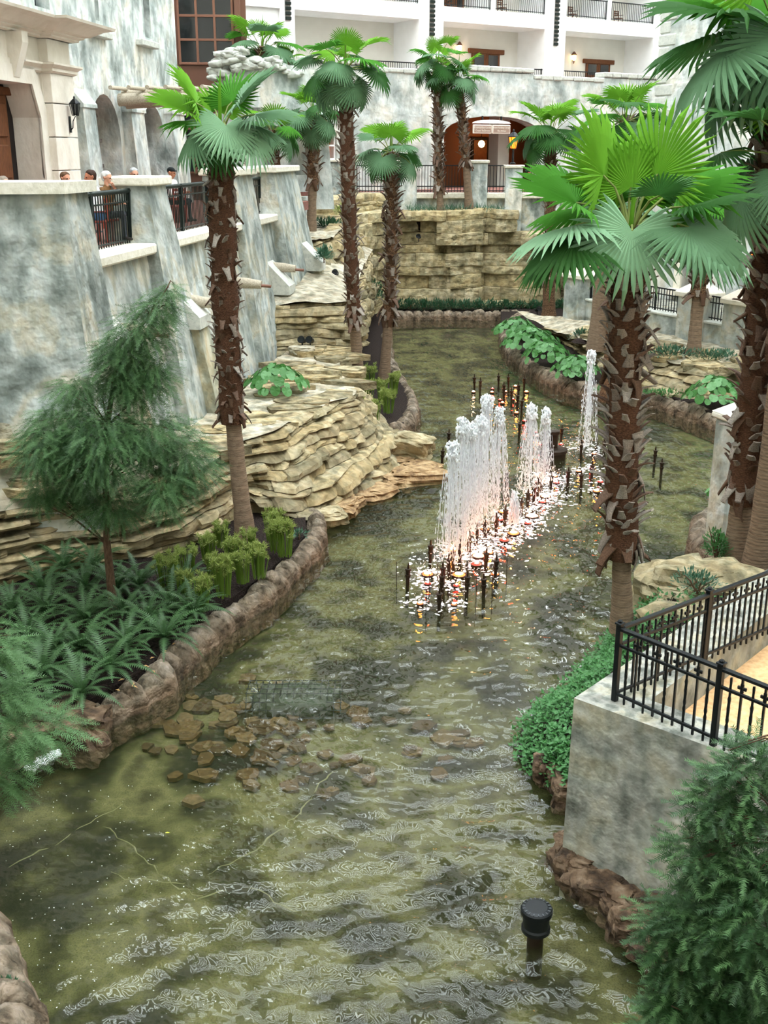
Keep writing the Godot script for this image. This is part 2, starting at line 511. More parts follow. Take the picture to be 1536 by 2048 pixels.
func boulder(size: Vector3, s: int, layered := 0.0, fine := false) -> ArrayMesh:
	var st := mb()
	soft(st)
	var rows := 16 if fine else 9
	var cols := 24 if fine else 14
	var v := []
	for i in rows + 1:
		var row := []
		for j in cols:
			var a := TAU * j / cols
			var b := PI * (float(i) / rows - 0.5)
			var d := Vector3(cos(b) * cos(a), sin(b), cos(b) * sin(a))
			var k := 1.0 + nz.get_noise_3d(d.x * 70 + s * 31, d.y * 70, d.z * 70) * 0.55
			if fine: k += nz.get_noise_3d(d.x * 260 + s * 17, d.y * 260, d.z * 260) * 0.22
			d = Vector3(signf(d.x) * pow(absf(d.x), 0.6), signf(d.y) * pow(absf(d.y), 0.6), signf(d.z) * pow(absf(d.z), 0.6))
			if layered > 0: k *= 1.0 - layered * (0.5 + 0.5 * signf(sin(d.y * 9.0 + s)) * pow(absf(sin(d.y * 9.0 + s)), 0.4))
			row.append(Vector3(d.x * size.x * k, d.y * size.y * (0.5 + 0.5 * k), d.z * size.z * k) * 0.5)
		v.append(row)
	if layered > 0 or fine: flat(st)
	for i in rows:
		for j in cols: quad(st, v[i][j], v[i][(j + 1) % cols], v[i + 1][(j + 1) % cols], v[i + 1][j])
	return done(st)
func kerb(parent: Node3D, path: Array, w: float, h: float, ln: Vector2) -> void:
	# a water's edge of rounded stones: the path is where the water meets it, the bank lies to the right of the way it runs; rust stains the foot
	var f := smooth(path, 0.1)
	var i := 0
	while i < f.size() - 1:
		var m := mini(f.size() - 1, i + int(r_(ln.x, ln.y) / 0.1))
		if f.size() - 1 - m < 3: m = f.size() - 1
		var st := mb()
		soft(st)
		var tone := r_(0.82, 1.1)
		var hh := h * r_(0.88, 1.12)
		var rs := []
		var cs := []
		for k in range(i, m + 1):
			var kk := clampi(k, 1, f.size() - 2)
			var tg: Vector3 = f[kk + 1] - f[kk - 1]
			var nn := Vector3(-tg.z, 0, tg.x).normalized()
			var e := 1.0 - 0.2 * pow(absf(2.0 * (k - i) / maxf(m - i, 1) - 1.0), 5.0)
			var o: Vector3 = f[k]
			var row := PackedVector3Array()
			var col := []
			for s in 9:
				var a := PI * (s / 8.0) * 1.0
				var y := sin(a) * hh * e
				var x := (1.0 - cos(a)) * 0.5 * w
				var rr := nz.get_noise_3d(o.x * 190 + x * 230, y * 260, o.z * 190) * 0.09 + nz.get_noise_3d(o.x * 60, x * 60, o.z * 60) * 0.09
				row.append(o + nn * (x - rr * cos(a) - 0.03) + Vector3(0, y + rr * sin(a) - (0.35 if s == 0 else (0.12 if s == 8 else 0.0)), 0))
				var rust := clampf(1.0 - (y - 0.02) / (h * 0.62), 0, 1) if s < 4 else 0.0
				col.append(Color(1, 0.96, 0.92).lerp(Color(0.52, 0.32, 0.18), rust * 0.8) * tone)
			rs.append(row)
			cs.append(col)
		for r in rs.size() - 1:
			for j in 8:
				for c in [[r, j], [r, j + 1], [r + 1, j + 1], [r, j], [r + 1, j + 1], [r + 1, j]]:
					st.set_color(cs[c[0]][c[1]])
					st.add_vertex(rs[c[0]][c[1]])
		for e in [0, rs.size() - 1]:
			for j in range(1, 8):
				for q in [0, j, j + 1]:
					st.set_color(cs[e][q] * 0.8)
					st.add_vertex(rs[e][q])
		put("kerb_stone", done(st), M.kerb, parent)
		i = m

# ---------------------------------------------------------------- water
var splash := []
func wave(x: float, d: float) -> float:
	var near := clampf((16.0 - d) / 6.0, 0.0, 1.0)
	var right := smoothstep(-3.5, 1.5, x + (10.0 - d) * 0.9)
	var wx := x + nz.get_noise_2d(x * 25, d * 25) * 0.5
	var wd := d + nz.get_noise_2d(x * 22 + 50, d * 22) * 0.35
	var h := 0.0
	h += near * (0.10 + 0.9 * right) * (0.017 * sin(TAU * (wd * 0.97 + wx * 0.14) / 0.62) + 0.013 * sin(TAU * (wd * 0.9 - wx * 0.3) / 0.41) + 0.006 * sin(TAU * (wd * 0.7 + wx * 0.7) / 0.33))
	h += near * (0.12 + 0.88 * right) * 0.027 * nz.get_noise_2d(x * 210, d * 260)
	h += near * (0.25 + 0.75 * right) * 0.0065 * nz.get_noise_2d(x * 560 + 31, d * 620)
	var mid := clampf((d - 9.0) / 5.0, 0.15, 1.0)
	h += mid * (0.012 * nz.get_noise_2d(x * 130 + 40, d * 260) + 0.010 * nz.get_noise_2d(x * 330, d * 420 + 9))
	for s in splash:
		var r := sqrt((x - s[0]) * (x - s[0]) + (d - s[1]) * (d - s[1]))
		h += s[2] * sin(TAU * r / s[3]) * exp(-r / 3.2) * minf(r * 2.0, 1.0)
	return h
func water() -> void:
	splash = [[1.3, 20.0, 0.010, 0.36], [3.6, 25.0, 0.008, 0.4], [5.6, 29.8, 0.007, 0.35], [4.4, 18.5, 0.007, 0.45]]
	var rows := [1.5]
	while rows[-1] < 6.5: rows.append(rows[-1] + 0.12)
	while rows[-1] < 56.0: rows.append(rows[-1] + maxf(0.045, rows[-1] * 0.0047))
	var cols := 300
	var vs := PackedVector3Array()
	var ns := PackedVector3Array()
	var ix := PackedInt32Array()
	for i in rows.size():
		var d: float = rows[i]
		for j in cols + 1:
			var t := float(j) / cols
			var x := lerpf(-3.2 - d * 0.24 if d < 14 else minf(-6.56 + (d - 14) * 0.35, -0.6), minf(3.0 + d * 0.30, 10.8), t)
			var e := 0.02
			var h := wave(x, d)
			vs.append(Vector3(x, h, -d))
			ns.append(Vector3(-(wave(x + e, d) - h) / e, 1, (wave(x, d + e) - h) / e).normalized())
	for i in rows.size() - 1:
		for j in cols:
			var a := i * (cols + 1) + j
			ix.append_array([a, a + cols + 1, a + 1, a + 1, a + cols + 1, a + cols + 2])
	var arr := []
	arr.resize(Mesh.ARRAY_MAX)
	arr[Mesh.ARRAY_VERTEX] = vs
	arr[Mesh.ARRAY_NORMAL] = ns
	arr[Mesh.ARRAY_INDEX] = ix
	var me := ArrayMesh.new()
	me.add_surface_from_arrays(Mesh.PRIMITIVE_TRIANGLES, arr)
	setting(put("water", me, M.water), "rippled olive green canal water winding between stone kerbs")
	# the bed
	var st := mb()
	soft(st)
	var v := []
	for i in 120:
		var row := []
		for j in 60:
			var x := lerpf(-8.5, 12.5, j / 59.0)
			var d := lerpf(1.0, 57.0, pow(i / 119.0, 1.3))
			row.append(Vector3(x, -0.42 + nz.get_noise_2d(x * 14, d * 14) * 0.10 + nz.get_noise_2d(x * 60, d * 60) * 0.03, -d))
		v.append(row)
	for i in 119:
		for j in 59: quad(st, v[i][j], v[i][j + 1], v[i + 1][j + 1], v[i + 1][j])
	var bed := area("canal_bed", "mottled olive sandy bed seen through the shallow canal water")
	put("bed_ground", done(st), M.bed, bed)
	for c in [[560, 1470, 1.25, 75], [900, 1480, 0.5, 10], [380, 1440, 0.6, 20], [700, 1540, 0.5, 8]]:
		var o := G(c[0], c[1], -0.38)
		for k in c[3]:
			var s := mb()
			flat(s)
			var n := 5 + rng.randi() % 3
			var poly := []
			var r := r_(0.09, 0.2)
			for a in n: poly.append(Vector2.from_angle(TAU * (a + r_(-0.25, 0.25)) / n) * r * r_(0.75, 1.15))
			slabxz(s, poly, 0.0, r_(0.035, 0.07))
			var p := o + Vector3(rng.randfn() * c[2] * 0.75, r_(0.0, 0.05), rng.randfn() * c[2] * 0.65)
			p.y = -0.42 + nz.get_noise_2d(p.x * 14, -p.z * 14) * 0.10 + r_(0.0, 0.06)
			put("bed_stone", done(s), M.bed_stone[rng.randi() % 4], bed, Transform3D(Basis.from_euler(Vector3(r_(-0.2, 0.2), r_(0, TAU), r_(-0.2, 0.2))), p))

func pool_bits() -> void:
	# pale seams of the pool lining, and specks afloat
	var seams := area("canal_seams", "pale crooked seams in the canal lining")
	for q in [[[205, 1640], [265, 1690], [345, 1758], [400, 1792]], [[215, 1738], [345, 1758], [430, 1735], [520, 1690], [600, 1620]], [[20, 1720], [110, 1680], [170, 1640], [240, 1600]], [[400, 1792], [480, 1770], [560, 1800], [640, 1835]], [[600, 1620], [640, 1560], [700, 1510]]]:
		var pts := []
		for p in q: pts.append(G(p[0], p[1], -0.36))
		pts = smooth(pts, 0.12)
		var rad := []
		for i in pts.size():
			pts[i] += Vector3(r_(-0.03, 0.03), 0, r_(-0.05, 0.05))
			pts[i].y = -0.425 + nz.get_noise_2d(pts[i].x * 14, -pts[i].z * 14) * 0.10 + nz.get_noise_2d(pts[i].x * 60, -pts[i].z * 60) * 0.03
			rad.append(r_(0.005, 0.015))
		var st := mb()
		tube(st, pts, rad, 5)
		put("seam", done(st), M.seam, seams)
	var ts := []
	for i in 300:
		var p := G(lerpf(10, 620, pow(rng.randf(), 1.2)), r_(1560, 2020), 0.0)
		p.y = wave(p.x, -p.z) + 0.004
		var s := r_(0.002, 0.0055)
		ts.append(Transform3D(Basis(Vector3.UP, r_(0, 6)).scaled_local(Vector3(s * r_(1, 2), s * 0.4, s)), p))
	tag(many("floating_specks", drop_mesh(), M.foam, ts, self), "tiny white specks afloat on the calm foreground water", "specks")
	var l := G(330, 1666, 0.012)
	tag(put("floating_leaf", leaf_mesh(0.4, 0.05), plain("c9cf3a", 0.6), self, Transform3D(Basis(Vector3.UP, 1.9).scaled(Vector3.ONE * 0.06), l)), "small yellow leaf afloat on the foreground water", "leaf")

# ---------------------------------------------------------------- railings
func railing(label: String, F: Transform3D, x0: float, x1: float, y0: float, y1: float, z: float, gap: float, posts: Array, m: Material, opts := {}) -> Node3D:
	var t := framed("railing", label, "railing", F, opts.get("group", ""))
	var w: float = opts.get("bar", 0.02)
	var tr: float = opts.get("top", 0.03)
	if opts.get("rope", false):
		var st := mb()
		var rs := []
		var n := int((x1 - x0) / 0.06)
		for i in n + 1:
			var x := lerpf(x0, x1, float(i) / n)
			rs.append(ring(Vector3(x, y1, z), Vector3.RIGHT, tr * (1.15 if i % 2 else 0.9), 8))
		skin(st, rs)
		put("top_rail", done(st), m, t)
	else:
		put("top_rail", boxm(Vector3(x1 - x0, tr * 1.2, tr * 1.8), 0.006), m, t, Transform3D(Basis(), Vector3((x0 + x1) / 2, y1, z)))
	for y in [y0 + 0.08] + opts.get("mids", []):
		put("rail", boxm(Vector3(x1 - x0, w * 1.6, w * 1.4), 0.004), m, t, Transform3D(Basis(), Vector3((x0 + x1) / 2, y, z)))
	for x in posts:
		var pm := mb()
		var pw: float = opts.get("post", 0.05)
		box(pm, Vector3(0, (y1 - y0) / 2 + 0.02, 0), Vector3(pw, y1 - y0 + 0.06, pw), 0.006)
		if opts.has("cap"):
			box(pm, Vector3(0, y1 - y0 + 0.06, 0), Vector3(pw * 1.35, 0.025, pw * 1.35), 0.006)
			box(pm, Vector3(0, y1 - y0 + 0.085, 0), Vector3(pw * 0.8, 0.03, pw * 0.8), 0.012)
		put("post", done(pm), m, t, Transform3D(Basis(), Vector3(x, y0, z)))
	var n := int((x1 - x0) / gap)
	var bar := boxm(Vector3(w, y1 - y0 - 0.03, w), 0.0)
	if opts.get("joined", false):
		var ts := []
		for i in range(1, n): ts.append(Transform3D(Basis(), Vector3(lerpf(x0, x1, float(i) / n), (y0 + y1) / 2, z)))
		many("balusters", bar, m, ts, t)
		return t
	var twist := mb()
	var rs := []
	for i in 25:
		var y := (y1 - y0 - 0.04) * i / 24.0
		var k := 1.0
		if i > 5 and i < 19: k = 1.0 + 0.35 * absf(sin(i * 1.4))
		rs.append(ring(Vector3(0, y - (y1 - y0) / 2, 0), Vector3.UP, w * 0.68 * k, 4, Vector3.RIGHT.rotated(Vector3.UP, i * 0.5)))
	skin(twist, rs)
	var tw := done(twist)
	var cross := mb()
	box(cross, Vector3.ZERO, Vector3(w * 1.0, (y1 - y0) - 0.03, w * 1.0))
	for a in [Vector3(w * 1.5, 0, 0), Vector3(-w * 1.5, 0, 0), Vector3(0, w * 1.5, 0), Vector3(0, -w * 1.5, 0)]:
		box(cross, Vector3(0, (y1 - y0) * 0.37, 0) + a, Vector3(w * 1.7, w * 1.7, w * 1.1), 0.005)
	var cr := done(cross)
	for i in range(1, n):
		var x := lerpf(x0, x1, float(i) / n)
		var skip := false
		for q in posts: skip = skip or absf(q - x) < w * 1.5
		if skip: continue
		put("baluster", (tw if i % 2 else cr) if opts.get("fancy", false) else bar, m, t, Transform3D(Basis(), Vector3(x, (y0 + y1) / 2 - 0.01, z)))
	return t

# ---------------------------------------------------------------- frames of the place
var LF: Transform3D     # the left terrace wall
var HF: Transform3D     # the house wall behind the left terrace
var BF: Transform3D     # the far terrace
var SF: Transform3D     # the stone wall with the arch
var WF: Transform3D     # the white hotel front
var RF: Transform3D     # the right walkway
var QF: Transform3D     # the right house
func frames() -> void:
	LF = frame(Vector3(-5.96, 0, -21.0), Vector3(0.129, 0, -0.992))
	HF = LF.translated_local(Vector3(0, 0, -5.2))
	BF = frame(Vector3(0, 0, -58.0), Vector3.RIGHT)
	var d := D(840, 160, 63)
	SF = frame(Vector3(d.x, 0, d.z), Vector3(0.83, 0, -0.56))
	d = D(840, 40, 70)
	WF = frame(Vector3(d.x, 0, d.z), Vector3(0.83, 0, -0.56))
	var a := D(1158, 560, 46.5)
	var b := D(1470, 620, 38.5)
	RF = frame(Vector3(a.x, 0, a.z), Vector3(b.x - a.x, 0, b.z - a.z))
	QF = RF.translated_local(Vector3(0, 0, -4.2))

func lantern(label: String, at: Vector3, k: float, hang := "post", lit := true) -> void:
	var t := thing("lantern", label, "lantern", at)
	var st := mb()
	if hang == "post":
		lathe(st, [[0.09 * k, 0], [0.09 * k, 0.03 * k], [0.035 * k, 0.06 * k], [0.03 * k, 0.42 * k], [0.05 * k, 0.46 * k]], 8)
		put("post", done(st), M.iron, t)
	else:
		tube(st, [Vector3(0, 0.0, -0.22 * k), Vector3(0, 0.1 * k, -0.12 * k), Vector3(0, 0.3 * k, -0.1 * k), Vector3(0, 0.46 * k, 0)], [0.02 * k, 0.02 * k, 0.016 * k, 0.014 * k], 6)
		box(st, Vector3(0, 0.2 * k, -0.2 * k), Vector3(0.12, 0.5, 0.03) * k)
		put("bracket", done(st), M.iron, t)
	var o := Vector3(0, 0.46 * k, 0)
	st = mb()
	lathe(st, [[0.09 * k, 0.02 * k], [0.16 * k, 0.36 * k]], 6, o)
	put("glass", done(st), M.lantern if lit else M.dark_glass, t)
	st = mb()
	for i in 6:
		var a := Vector3.RIGHT.rotated(Vector3.UP, TAU * i / 6)
		tube(st, [o + a * 0.095 * k, o + a * 0.17 * k + Vector3(0, 0.38 * k, 0)], [0.012 * k, 0.012 * k], 4)
	put("frame", done(st), M.iron, t)
	st = mb()
	lathe(st, [[0.2 * k, 0.36 * k], [0.19 * k, 0.39 * k], [0.08 * k, 0.5 * k], [0.03 * k, 0.53 * k], [0.035 * k, 0.57 * k], [0.0, 0.62 * k]], 6, o)
	put("roof", done(st), M.iron, t)
	if lit: lamp(t, o + Vector3(0, 0.2 * k, 0.22 * k), "ff8a3a", 0.5, 0.08)
func lamp(parent: Node3D, at: Vector3, c: String, e: float, size := 0.05) -> void:
	var l := OmniLight3D.new()
	l.name = "light"
	l.light_color = Color(c)
	l.light_energy = e
	l.light_size = size
	l.omni_range = 60.0
	l.omni_attenuation = 2.0
	l.shadow_enabled = true
	parent.add_child(l, true)
	l.position = at

func left_terrace() -> void:
	var w := area("wall_left", "battered grey stucco retaining wall of the terrace", LF)
	var st := mb()
	hull(st, [Vector3(-0.5, -0.6, 1.0), Vector3(21, -0.6, 1.0), Vector3(21, -0.6, -1.2), Vector3(-0.5, -0.6, -1.2)], [Vector3(-0.5, 5.72, 0), Vector3(20, 5.72, 0), Vector3(20, 5.72, -1.2), Vector3(-0.5, 5.72, -1.2)])
	put("wall_face", done(st), M.stucco, w)
	# piers between the openings: [s0, s1, foot s0, foot s1, foot n, top n, top]
	for p in [[4.6, 5.9, 4.0, 6.6, 1.2, 0.08, 7.08], [12.3, 14.2, 11.8, 14.7, 1.1, 0.1, 7.15], [17.0, 20.6, 16.6, 22.4, 1.35, 0.12, 7.15]]:
		st = mb()
		hull(st, [Vector3(p[2], 0, p[4]), Vector3(p[3], 0, p[4]), Vector3(p[3], 0, -0.9), Vector3(p[2], 0, -0.9)], [Vector3(p[0], p[6], p[5]), Vector3(p[1], p[6], p[5]), Vector3(p[1], p[6], -0.9), Vector3(p[0], p[6], -0.9)])
		put("pier", done(st), M.stucco, w)
		put("parapet_cap", spanm(Vector3(p[0] - 0.1, p[6], -1.0), Vector3(p[1] + 0.12, p[6] + 0.2, p[5] + 0.14), 0.03), M.cap, w)
	put("parapet_cap", spanm(Vector3(14.1, 7.15, -1.0), Vector3(17.0, 7.35, -0.5), 0.03), M.cap, w)
	for q in [[0.9, 4.9], [5.6, 12.6], [13.9, 18.3]]:
		put("sill", spanm(Vector3(q[0], 5.62, -0.7), Vector3(q[1], 5.85, 0.26), 0.04), M.cap, w)
	# the near corner, turned towards the water in two facets
	var c := area("wall_corner", "weathered stucco corner of the terrace at the left edge of the picture")
	st = mb()
	hull(st, [Vector3(-11, 1.0, -18.8), Vector3(-5.15, 1.0, -19.65), Vector3(-4.9, 1.0, -21.8), Vector3(-11, 1.0, -22)], [Vector3(-11, 7.1, -19.4), Vector3(-5.66, 7.1, -20.25), Vector3(-5.56, 7.1, -21.45), Vector3(-11, 7.1, -21.6)])
	put("wall_face", done(st), M.stucco, c)
	st = mb()
	slabxz(st, [Vector2(-11.2, -19.2), Vector2(-5.6, -20.08), Vector2(-5.4, -21.55), Vector2(-11.2, -21.7)], 7.1, 7.3)
	put("parapet_cap", done(st), M.cap, c)
	# buttresses
	var names := ["low stucco buttress half hidden by the feathery tree", "low stucco buttress with sloping cap between the feathery tree and the left palm", "low stucco buttress with sloping cap right of the left palm", "farthest low buttress of the terrace wall, beside the rock ledge"]
	var px := [[240, 690], [399, 632], [578, 570], [641, 524]]
	for i in 4:
		var h := hit(LF, px[i][0], px[i][1], [0.85, 0.85, 0.92, 1.2][i])
		var b := framed("buttress", names[i], "buttress", LF, "buttresses of the terrace wall")
		var s := h.x
		var y := h.y
		var ww := 0.85
		var q := h.z
		st = mb()
		hull(st, [Vector3(s - 0.12, 0.3, q + 0.7), Vector3(s + ww + 0.2, 0.3, q + 0.7), Vector3(s + ww + 0.2, 0.3, 0), Vector3(s - 0.12, 0.3, 0)], [Vector3(s + 0.04, y - 0.32, q - 0.06), Vector3(s + ww - 0.04, y - 0.32, q - 0.06), Vector3(s + ww - 0.04, y - 0.32, 0), Vector3(s + 0.04, y - 0.32, 0)])
		put("shaft", done(st), M.stucco_warm, b)
		st = mb()
		prism(st, [Vector2(0.0, y - 0.32), Vector2(q + 0.02, y - 0.32), Vector2(q + 0.02, y - 0.04), Vector2(0.0, y + q * 1.0)], Vector3(0, 0, s - 0.06), Vector3(0, 0, s + ww + 0.04), Basis(Vector3(0, 0, 1), Vector3.UP, Vector3(1, 0, 0)))
		put("cap", done(st), M.butt_cap, b)
	var spouts := [[333, 668, "stone water spout behind the feathery tree"], [446, 607, "stone water spout poking out behind the left palm"], [540, 570, "stone water spout with a rusty pipe between the two sloping buttresses"], [606, 538, "farthest stone water spout with a rusty pipe"]]
	for q in spouts:
		var h := hit(LF, q[0], q[1], 1.25)
		var t := framed("water_spout", q[2], "spout", LF.translated_local(Vector3(h.x, h.y, 0)), "water spouts of the terrace wall")
		st = mb()
		tube(st, [Vector3(0, 0.06, 0.1), Vector3(0, 0.04, 0.6), Vector3(0, 0, 1.0)], [0.17, 0.15, 0.12], 12)
		put("stone_spout", done(st), M.log, t)
		st = mb()
		tube(st, [Vector3(0, -0.02, 0.95), Vector3(0, -0.04, 1.28)], [0.045, 0.045], 8)
		put("pipe", done(st), M.brown, t)
	# floor of the terrace
	st = mb()
	span(st, Vector3(0.3, 5.55, -5.3), Vector3(26, 5.9, -0.5))
	span(st, Vector3(-0.3, 5.55, -5.3), Vector3(0.4, 5.9, -0.9))
	var f := setting(put("terrace_floor", done(st), M.paver, self, LF), "red paved terrace floor behind the railings")
	f.name = "floor_terrace"
	var o := {"rope": true, "top": 0.05, "post": 0.09, "bar": 0.022, "mids": [6.75]}
	railing("dark green iron railing of the first terrace opening, before the seated people", LF, 0.9, 4.6, 5.85, 6.98, -0.35, 0.14, [2.3, 4.55], M.green_iron, o)
	railing("dark green iron railing of the second terrace opening, behind the left palm", LF, 5.85, 12.4, 5.85, 6.98, -0.35, 0.125, [6.0, 8.4, 10.8, 12.3], M.green_iron, o)
	railing("narrow dark green iron railing in the last terrace opening", LF, 14.1, 17.1, 5.85, 6.98, -0.35, 0.14, [14.2, 17.0], M.green_iron, o)

func house_left() -> void:
	# grey house wall with arched niches
	var z := 0.0
	var n1 := hit(HF, 190, 360); var n1b := hit(HF, 236, 192)
	var n2 := hit(HF, 290, 360); var n2b := hit(HF, 322, 212)
	var wa := hit(HF, 100, 20); var wb := hit(HF, 66, -30)
	var wc := hit(HF, 199, 42); var wc0 := hit(HF, 184, -60)
	var wd := hit(HF, 303, 78); var wd0 := hit(HF, 284, -30)
	var endx := hit(HF, 353, 100).x
	var t := setting(walled("wall_house", [-14.0, 5.6, endx, 24.0], [[n1.x, 5.6, n1b.x, n1b.y, (n1b.x - n1.x) * 0.55], [n2.x, 5.6, n2b.x + 0.2, n2b.y, (n2b.x - n2.x) * 0.55], [wb.x, wa.y, wa.x, wa.y + 2.2], [wc0.x, wc.y, wc.x, wc.y + 3.0], [wd0.x, wd.y, wd.x, wd.y + 3.0]], -0.9, 0.0, M.stucco_pale, HF), "pale grey streaked stucco house wall with arched niches")
	setting(put("wall_house_return", spanm(Vector3(endx - 0.9, 5.6, -6), Vector3(endx, 24, -0.9)), M.stucco_pale, self, HF))
	for q in [[n1.x - 0.2, n1b.x + 0.2, n1b.y + 0.3, "grey plank door deep in the first arched niche"], [n2.x - 0.2, n2b.x + 0.4, n2b.y + 0.3, "grey plank door in the second arched niche by the pergola"]]:
		var d := framed("niche_door", q[3], "door", HF.translated_local(Vector3(0, 0, -0.75)), "grey niche doors")
		put("door_panel", spanm(Vector3(q[0], 5.7, -0.1), Vector3(q[1], q[2], 0)), M.greywood, d)
		var mid: float = (q[0] + q[1]) / 2
		for i in 5:
			put("plank", spanm(Vector3(q[0] + 0.2 + i * 0.42, 5.8, 0), Vector3(q[0] + 0.58 + i * 0.42, q[2] - 0.4, 0.04), 0.012), M.greywood, d)
		for y in [6.5, 7.3, 8.1, 8.9]: put("batten", spanm(Vector3(q[0] + 0.2, y, 0.03), Vector3(q[1] - 0.2, y + 0.12, 0.09), 0.01), M.greywood, d)
	for q in [[wb.x, wa.x, wa.y, 2.2, "dark window above the portal cornice"], [wc0.x, wc.x, wc.y, 3.0, "narrow dark window right of the portal cornice"], [wd0.x, wd.x, wd.y, 3.0, "narrow dark window near the corner of the grey house"]]:
		var d := framed("house_window", q[4], "window", HF.translated_local(Vector3(0, 0, -0.4)), "windows of the grey house")
		put("pane", spanm(Vector3(q[0] - 0.1, q[2], -0.05), Vector3(q[1] + 0.1, q[2] + q[3], 0)), M.dark_glass, d)
		put("mullion", spanm(Vector3((q[0] + q[1]) / 2 - 0.03, q[2], 0), Vector3((q[0] + q[1]) / 2 + 0.03, q[2] + q[3], 0.05)), M.iron, d)
		for k in 3: put("glazing_bar", spanm(Vector3(q[0], q[2] + 0.5 + k * 0.7, 0), Vector3(q[1], q[2] + 0.54 + k * 0.7, 0.04)), M.iron, d)
	for q in [[187, 64, 223, 70], [283, 84, 316, 92]]:
		var a := hit(HF, q[0], q[1], 0.2); var b := hit(HF, q[2], q[3], 0.2)
		setting(put("trim_sill", spanm(Vector3(a.x, a.y - 0.1, -0.1), Vector3(b.x, a.y + 0.12, 0.25), 0.03), M.butt_cap, self, HF), "stone window sill jutting from the grey house wall")
	# sloped stub buttresses against the house
	for q in [[165, 190, 214], [262, 288, 224], [343, 368, 228]]:
		var a := hit(HF, q[0], q[2], 0.3); var b := hit(HF, q[1], q[2], 0.3)
		var st := mb()
		hull(st, [Vector3(a.x, 5.6, 0.5), Vector3(b.x, 5.6, 0.5), Vector3(b.x, 5.6, -0.1), Vector3(a.x, 5.6, -0.1)], [Vector3(a.x, a.y, 0.3), Vector3(b.x, a.y, 0.3), Vector3(b.x, a.y, -0.1), Vector3(a.x, a.y, -0.1)])
		prism(st, [Vector2(-0.05, a.y), Vector2(0.36, a.y), Vector2(0.36, a.y + 0.1), Vector2(-0.05, a.y + 0.6)], Vector3(0, 0, a.x - 0.05), Vector3(0, 0, b.x + 0.05), Basis(Vector3(0, 0, 1), Vector3.UP, Vector3(1, 0, 0)))
		setting(put("trim_buttress", done(st), M.stucco_pale, self, HF), "sloped stub buttress against the grey house wall")
	# the sandstone portal
	var F := HF.translated_local(Vector3(0, 0, 0.75))
	var p := area("wall_portal", "carved sandstone portal front with a heavy cornice", F)
	var pr := hit(F, 154, 250, 0.3).x            # right end of the pilaster
	var pl := hit(F, 110, 250, 0.3).x
	var at := hit(F, 40, 166).y                  # top of the opening
	var ar := hit(F, 86, 350).x                 # right jamb
	var belt := hit(F, 130, 132, 0.3).y
	var cb := hit(F, 125, 83, 0.3).y
	var ct := hit(F, 150, 40, 1.0).y
	var chx := ar - hit(F, 57, 168).x            # the chamfered shoulders of the opening
	var chy := at - hit(F, 84, 236).y
	var st := mb()
	var out := [Vector2(ar, 5.6), Vector2(pr, 5.6), Vector2(pr, cb), Vector2(ar - 9.0, cb), Vector2(ar - 9.0, 5.6), Vector2(ar - 4.6, 5.6), Vector2(ar - 4.6, at - chy), Vector2(ar - 4.6 + chx, at), Vector2(ar - chx, at), Vector2(ar, at - chy)]
	prism(st, out, Vector3(0, 0, -1.2), Vector3(0, 0, 0))
	put("portal_front", done(st), M.sandstone, p)
	for k in 2:                                  # raised surround of the opening, two steps
		st = mb()
		var e: float = 0.42 + 0.14 * k
		var zz := 0.1 if k == 0 else 0.05
		prism(st, [Vector2(ar, 5.6), Vector2(ar + e, 5.6), Vector2(ar + e, at - chy + e * 0.35), Vector2(ar - chx + e * 0.5, at + e), Vector2(ar - 4.6 + chx - e * 0.5, at + e), Vector2(ar - 4.6 + chx, at), Vector2(ar - chx, at), Vector2(ar, at - chy)], Vector3(0, 0, 0), Vector3(0, 0, zz))
		put("surround", done(st), M.sandstone, p)
	var y := 5.6
	while y < belt - 0.3:                        # coursed blocks of the pilaster
		put("stone_block", spanm(Vector3(pl, y + 0.012, -0.1), Vector3(pr, minf(y + 0.86, belt - 0.22) - 0.012, 0.3), 0.012), M.sandstone, p)
		put("stone_block", spanm(Vector3(ar + 0.6, y + 0.012, -0.1), Vector3(pl - 0.01, minf(y + 0.86, belt - 0.22) - 0.012, 0.06), 0.012), M.sandstone, p)
		y += 0.86
	put("pilaster_head", spanm(Vector3(pl + 0.03, belt, -0.1), Vector3(pr - 0.03, cb, 0.26), 0.01), M.sandstone, p)
	var prof := [[0.02, 0.0], [0.1, 0.05], [0.1, 0.12], [0.22, 0.2], [0.22, 0.25], [0.06, 0.28]]
	mould(p, "belt_course", pl - 1.3, pl, pr, belt - 0.24, prof, 1.0)
	var hh := ct - cb
	mould(p, "cornice", ar - 9.0, pl, pr, cb, [[0.05, 0], [0.18, 0.06 * hh], [0.18, 0.16 * hh], [0.3, 0.24 * hh], [0.3, 0.32 * hh], [0.44, 0.38 * hh], [0.5, 0.46 * hh], [0.72, 0.72 * hh], [0.95, 0.84 * hh], [0.98, 0.98 * hh], [0.02, hh]], 1.0)
	st = mb()
	prism(st, [Vector2(0, 0), Vector2(0.12, 0.05), Vector2(0.3, 0.5), Vector2(0.42, 0.85), Vector2(0.42, 1.1), Vector2(0, 1.1)], Vector3(0, 0, -0.17), Vector3(0, 0, 0.17), Basis(Vector3(0, 0, 1), Vector3.UP, Vector3(1, 0, 0)))
	put("corbel", done(st), M.sandstone, p, Transform3D(Basis(), Vector3(hit(F, 20, 100).x, cb - 1.1, 0)))
	# doors in the portal
	var d := framed("portal_door", "tall panelled wooden double door inside the sandstone portal", "door", F.translated_local(Vector3(ar - 2.3, 5.9, -0.5)))
	put("back_board", spanm(Vector3(-2.6, -0.2, -0.3), Vector3(2.6, at - 5.4, -0.2)), M.dark, d)
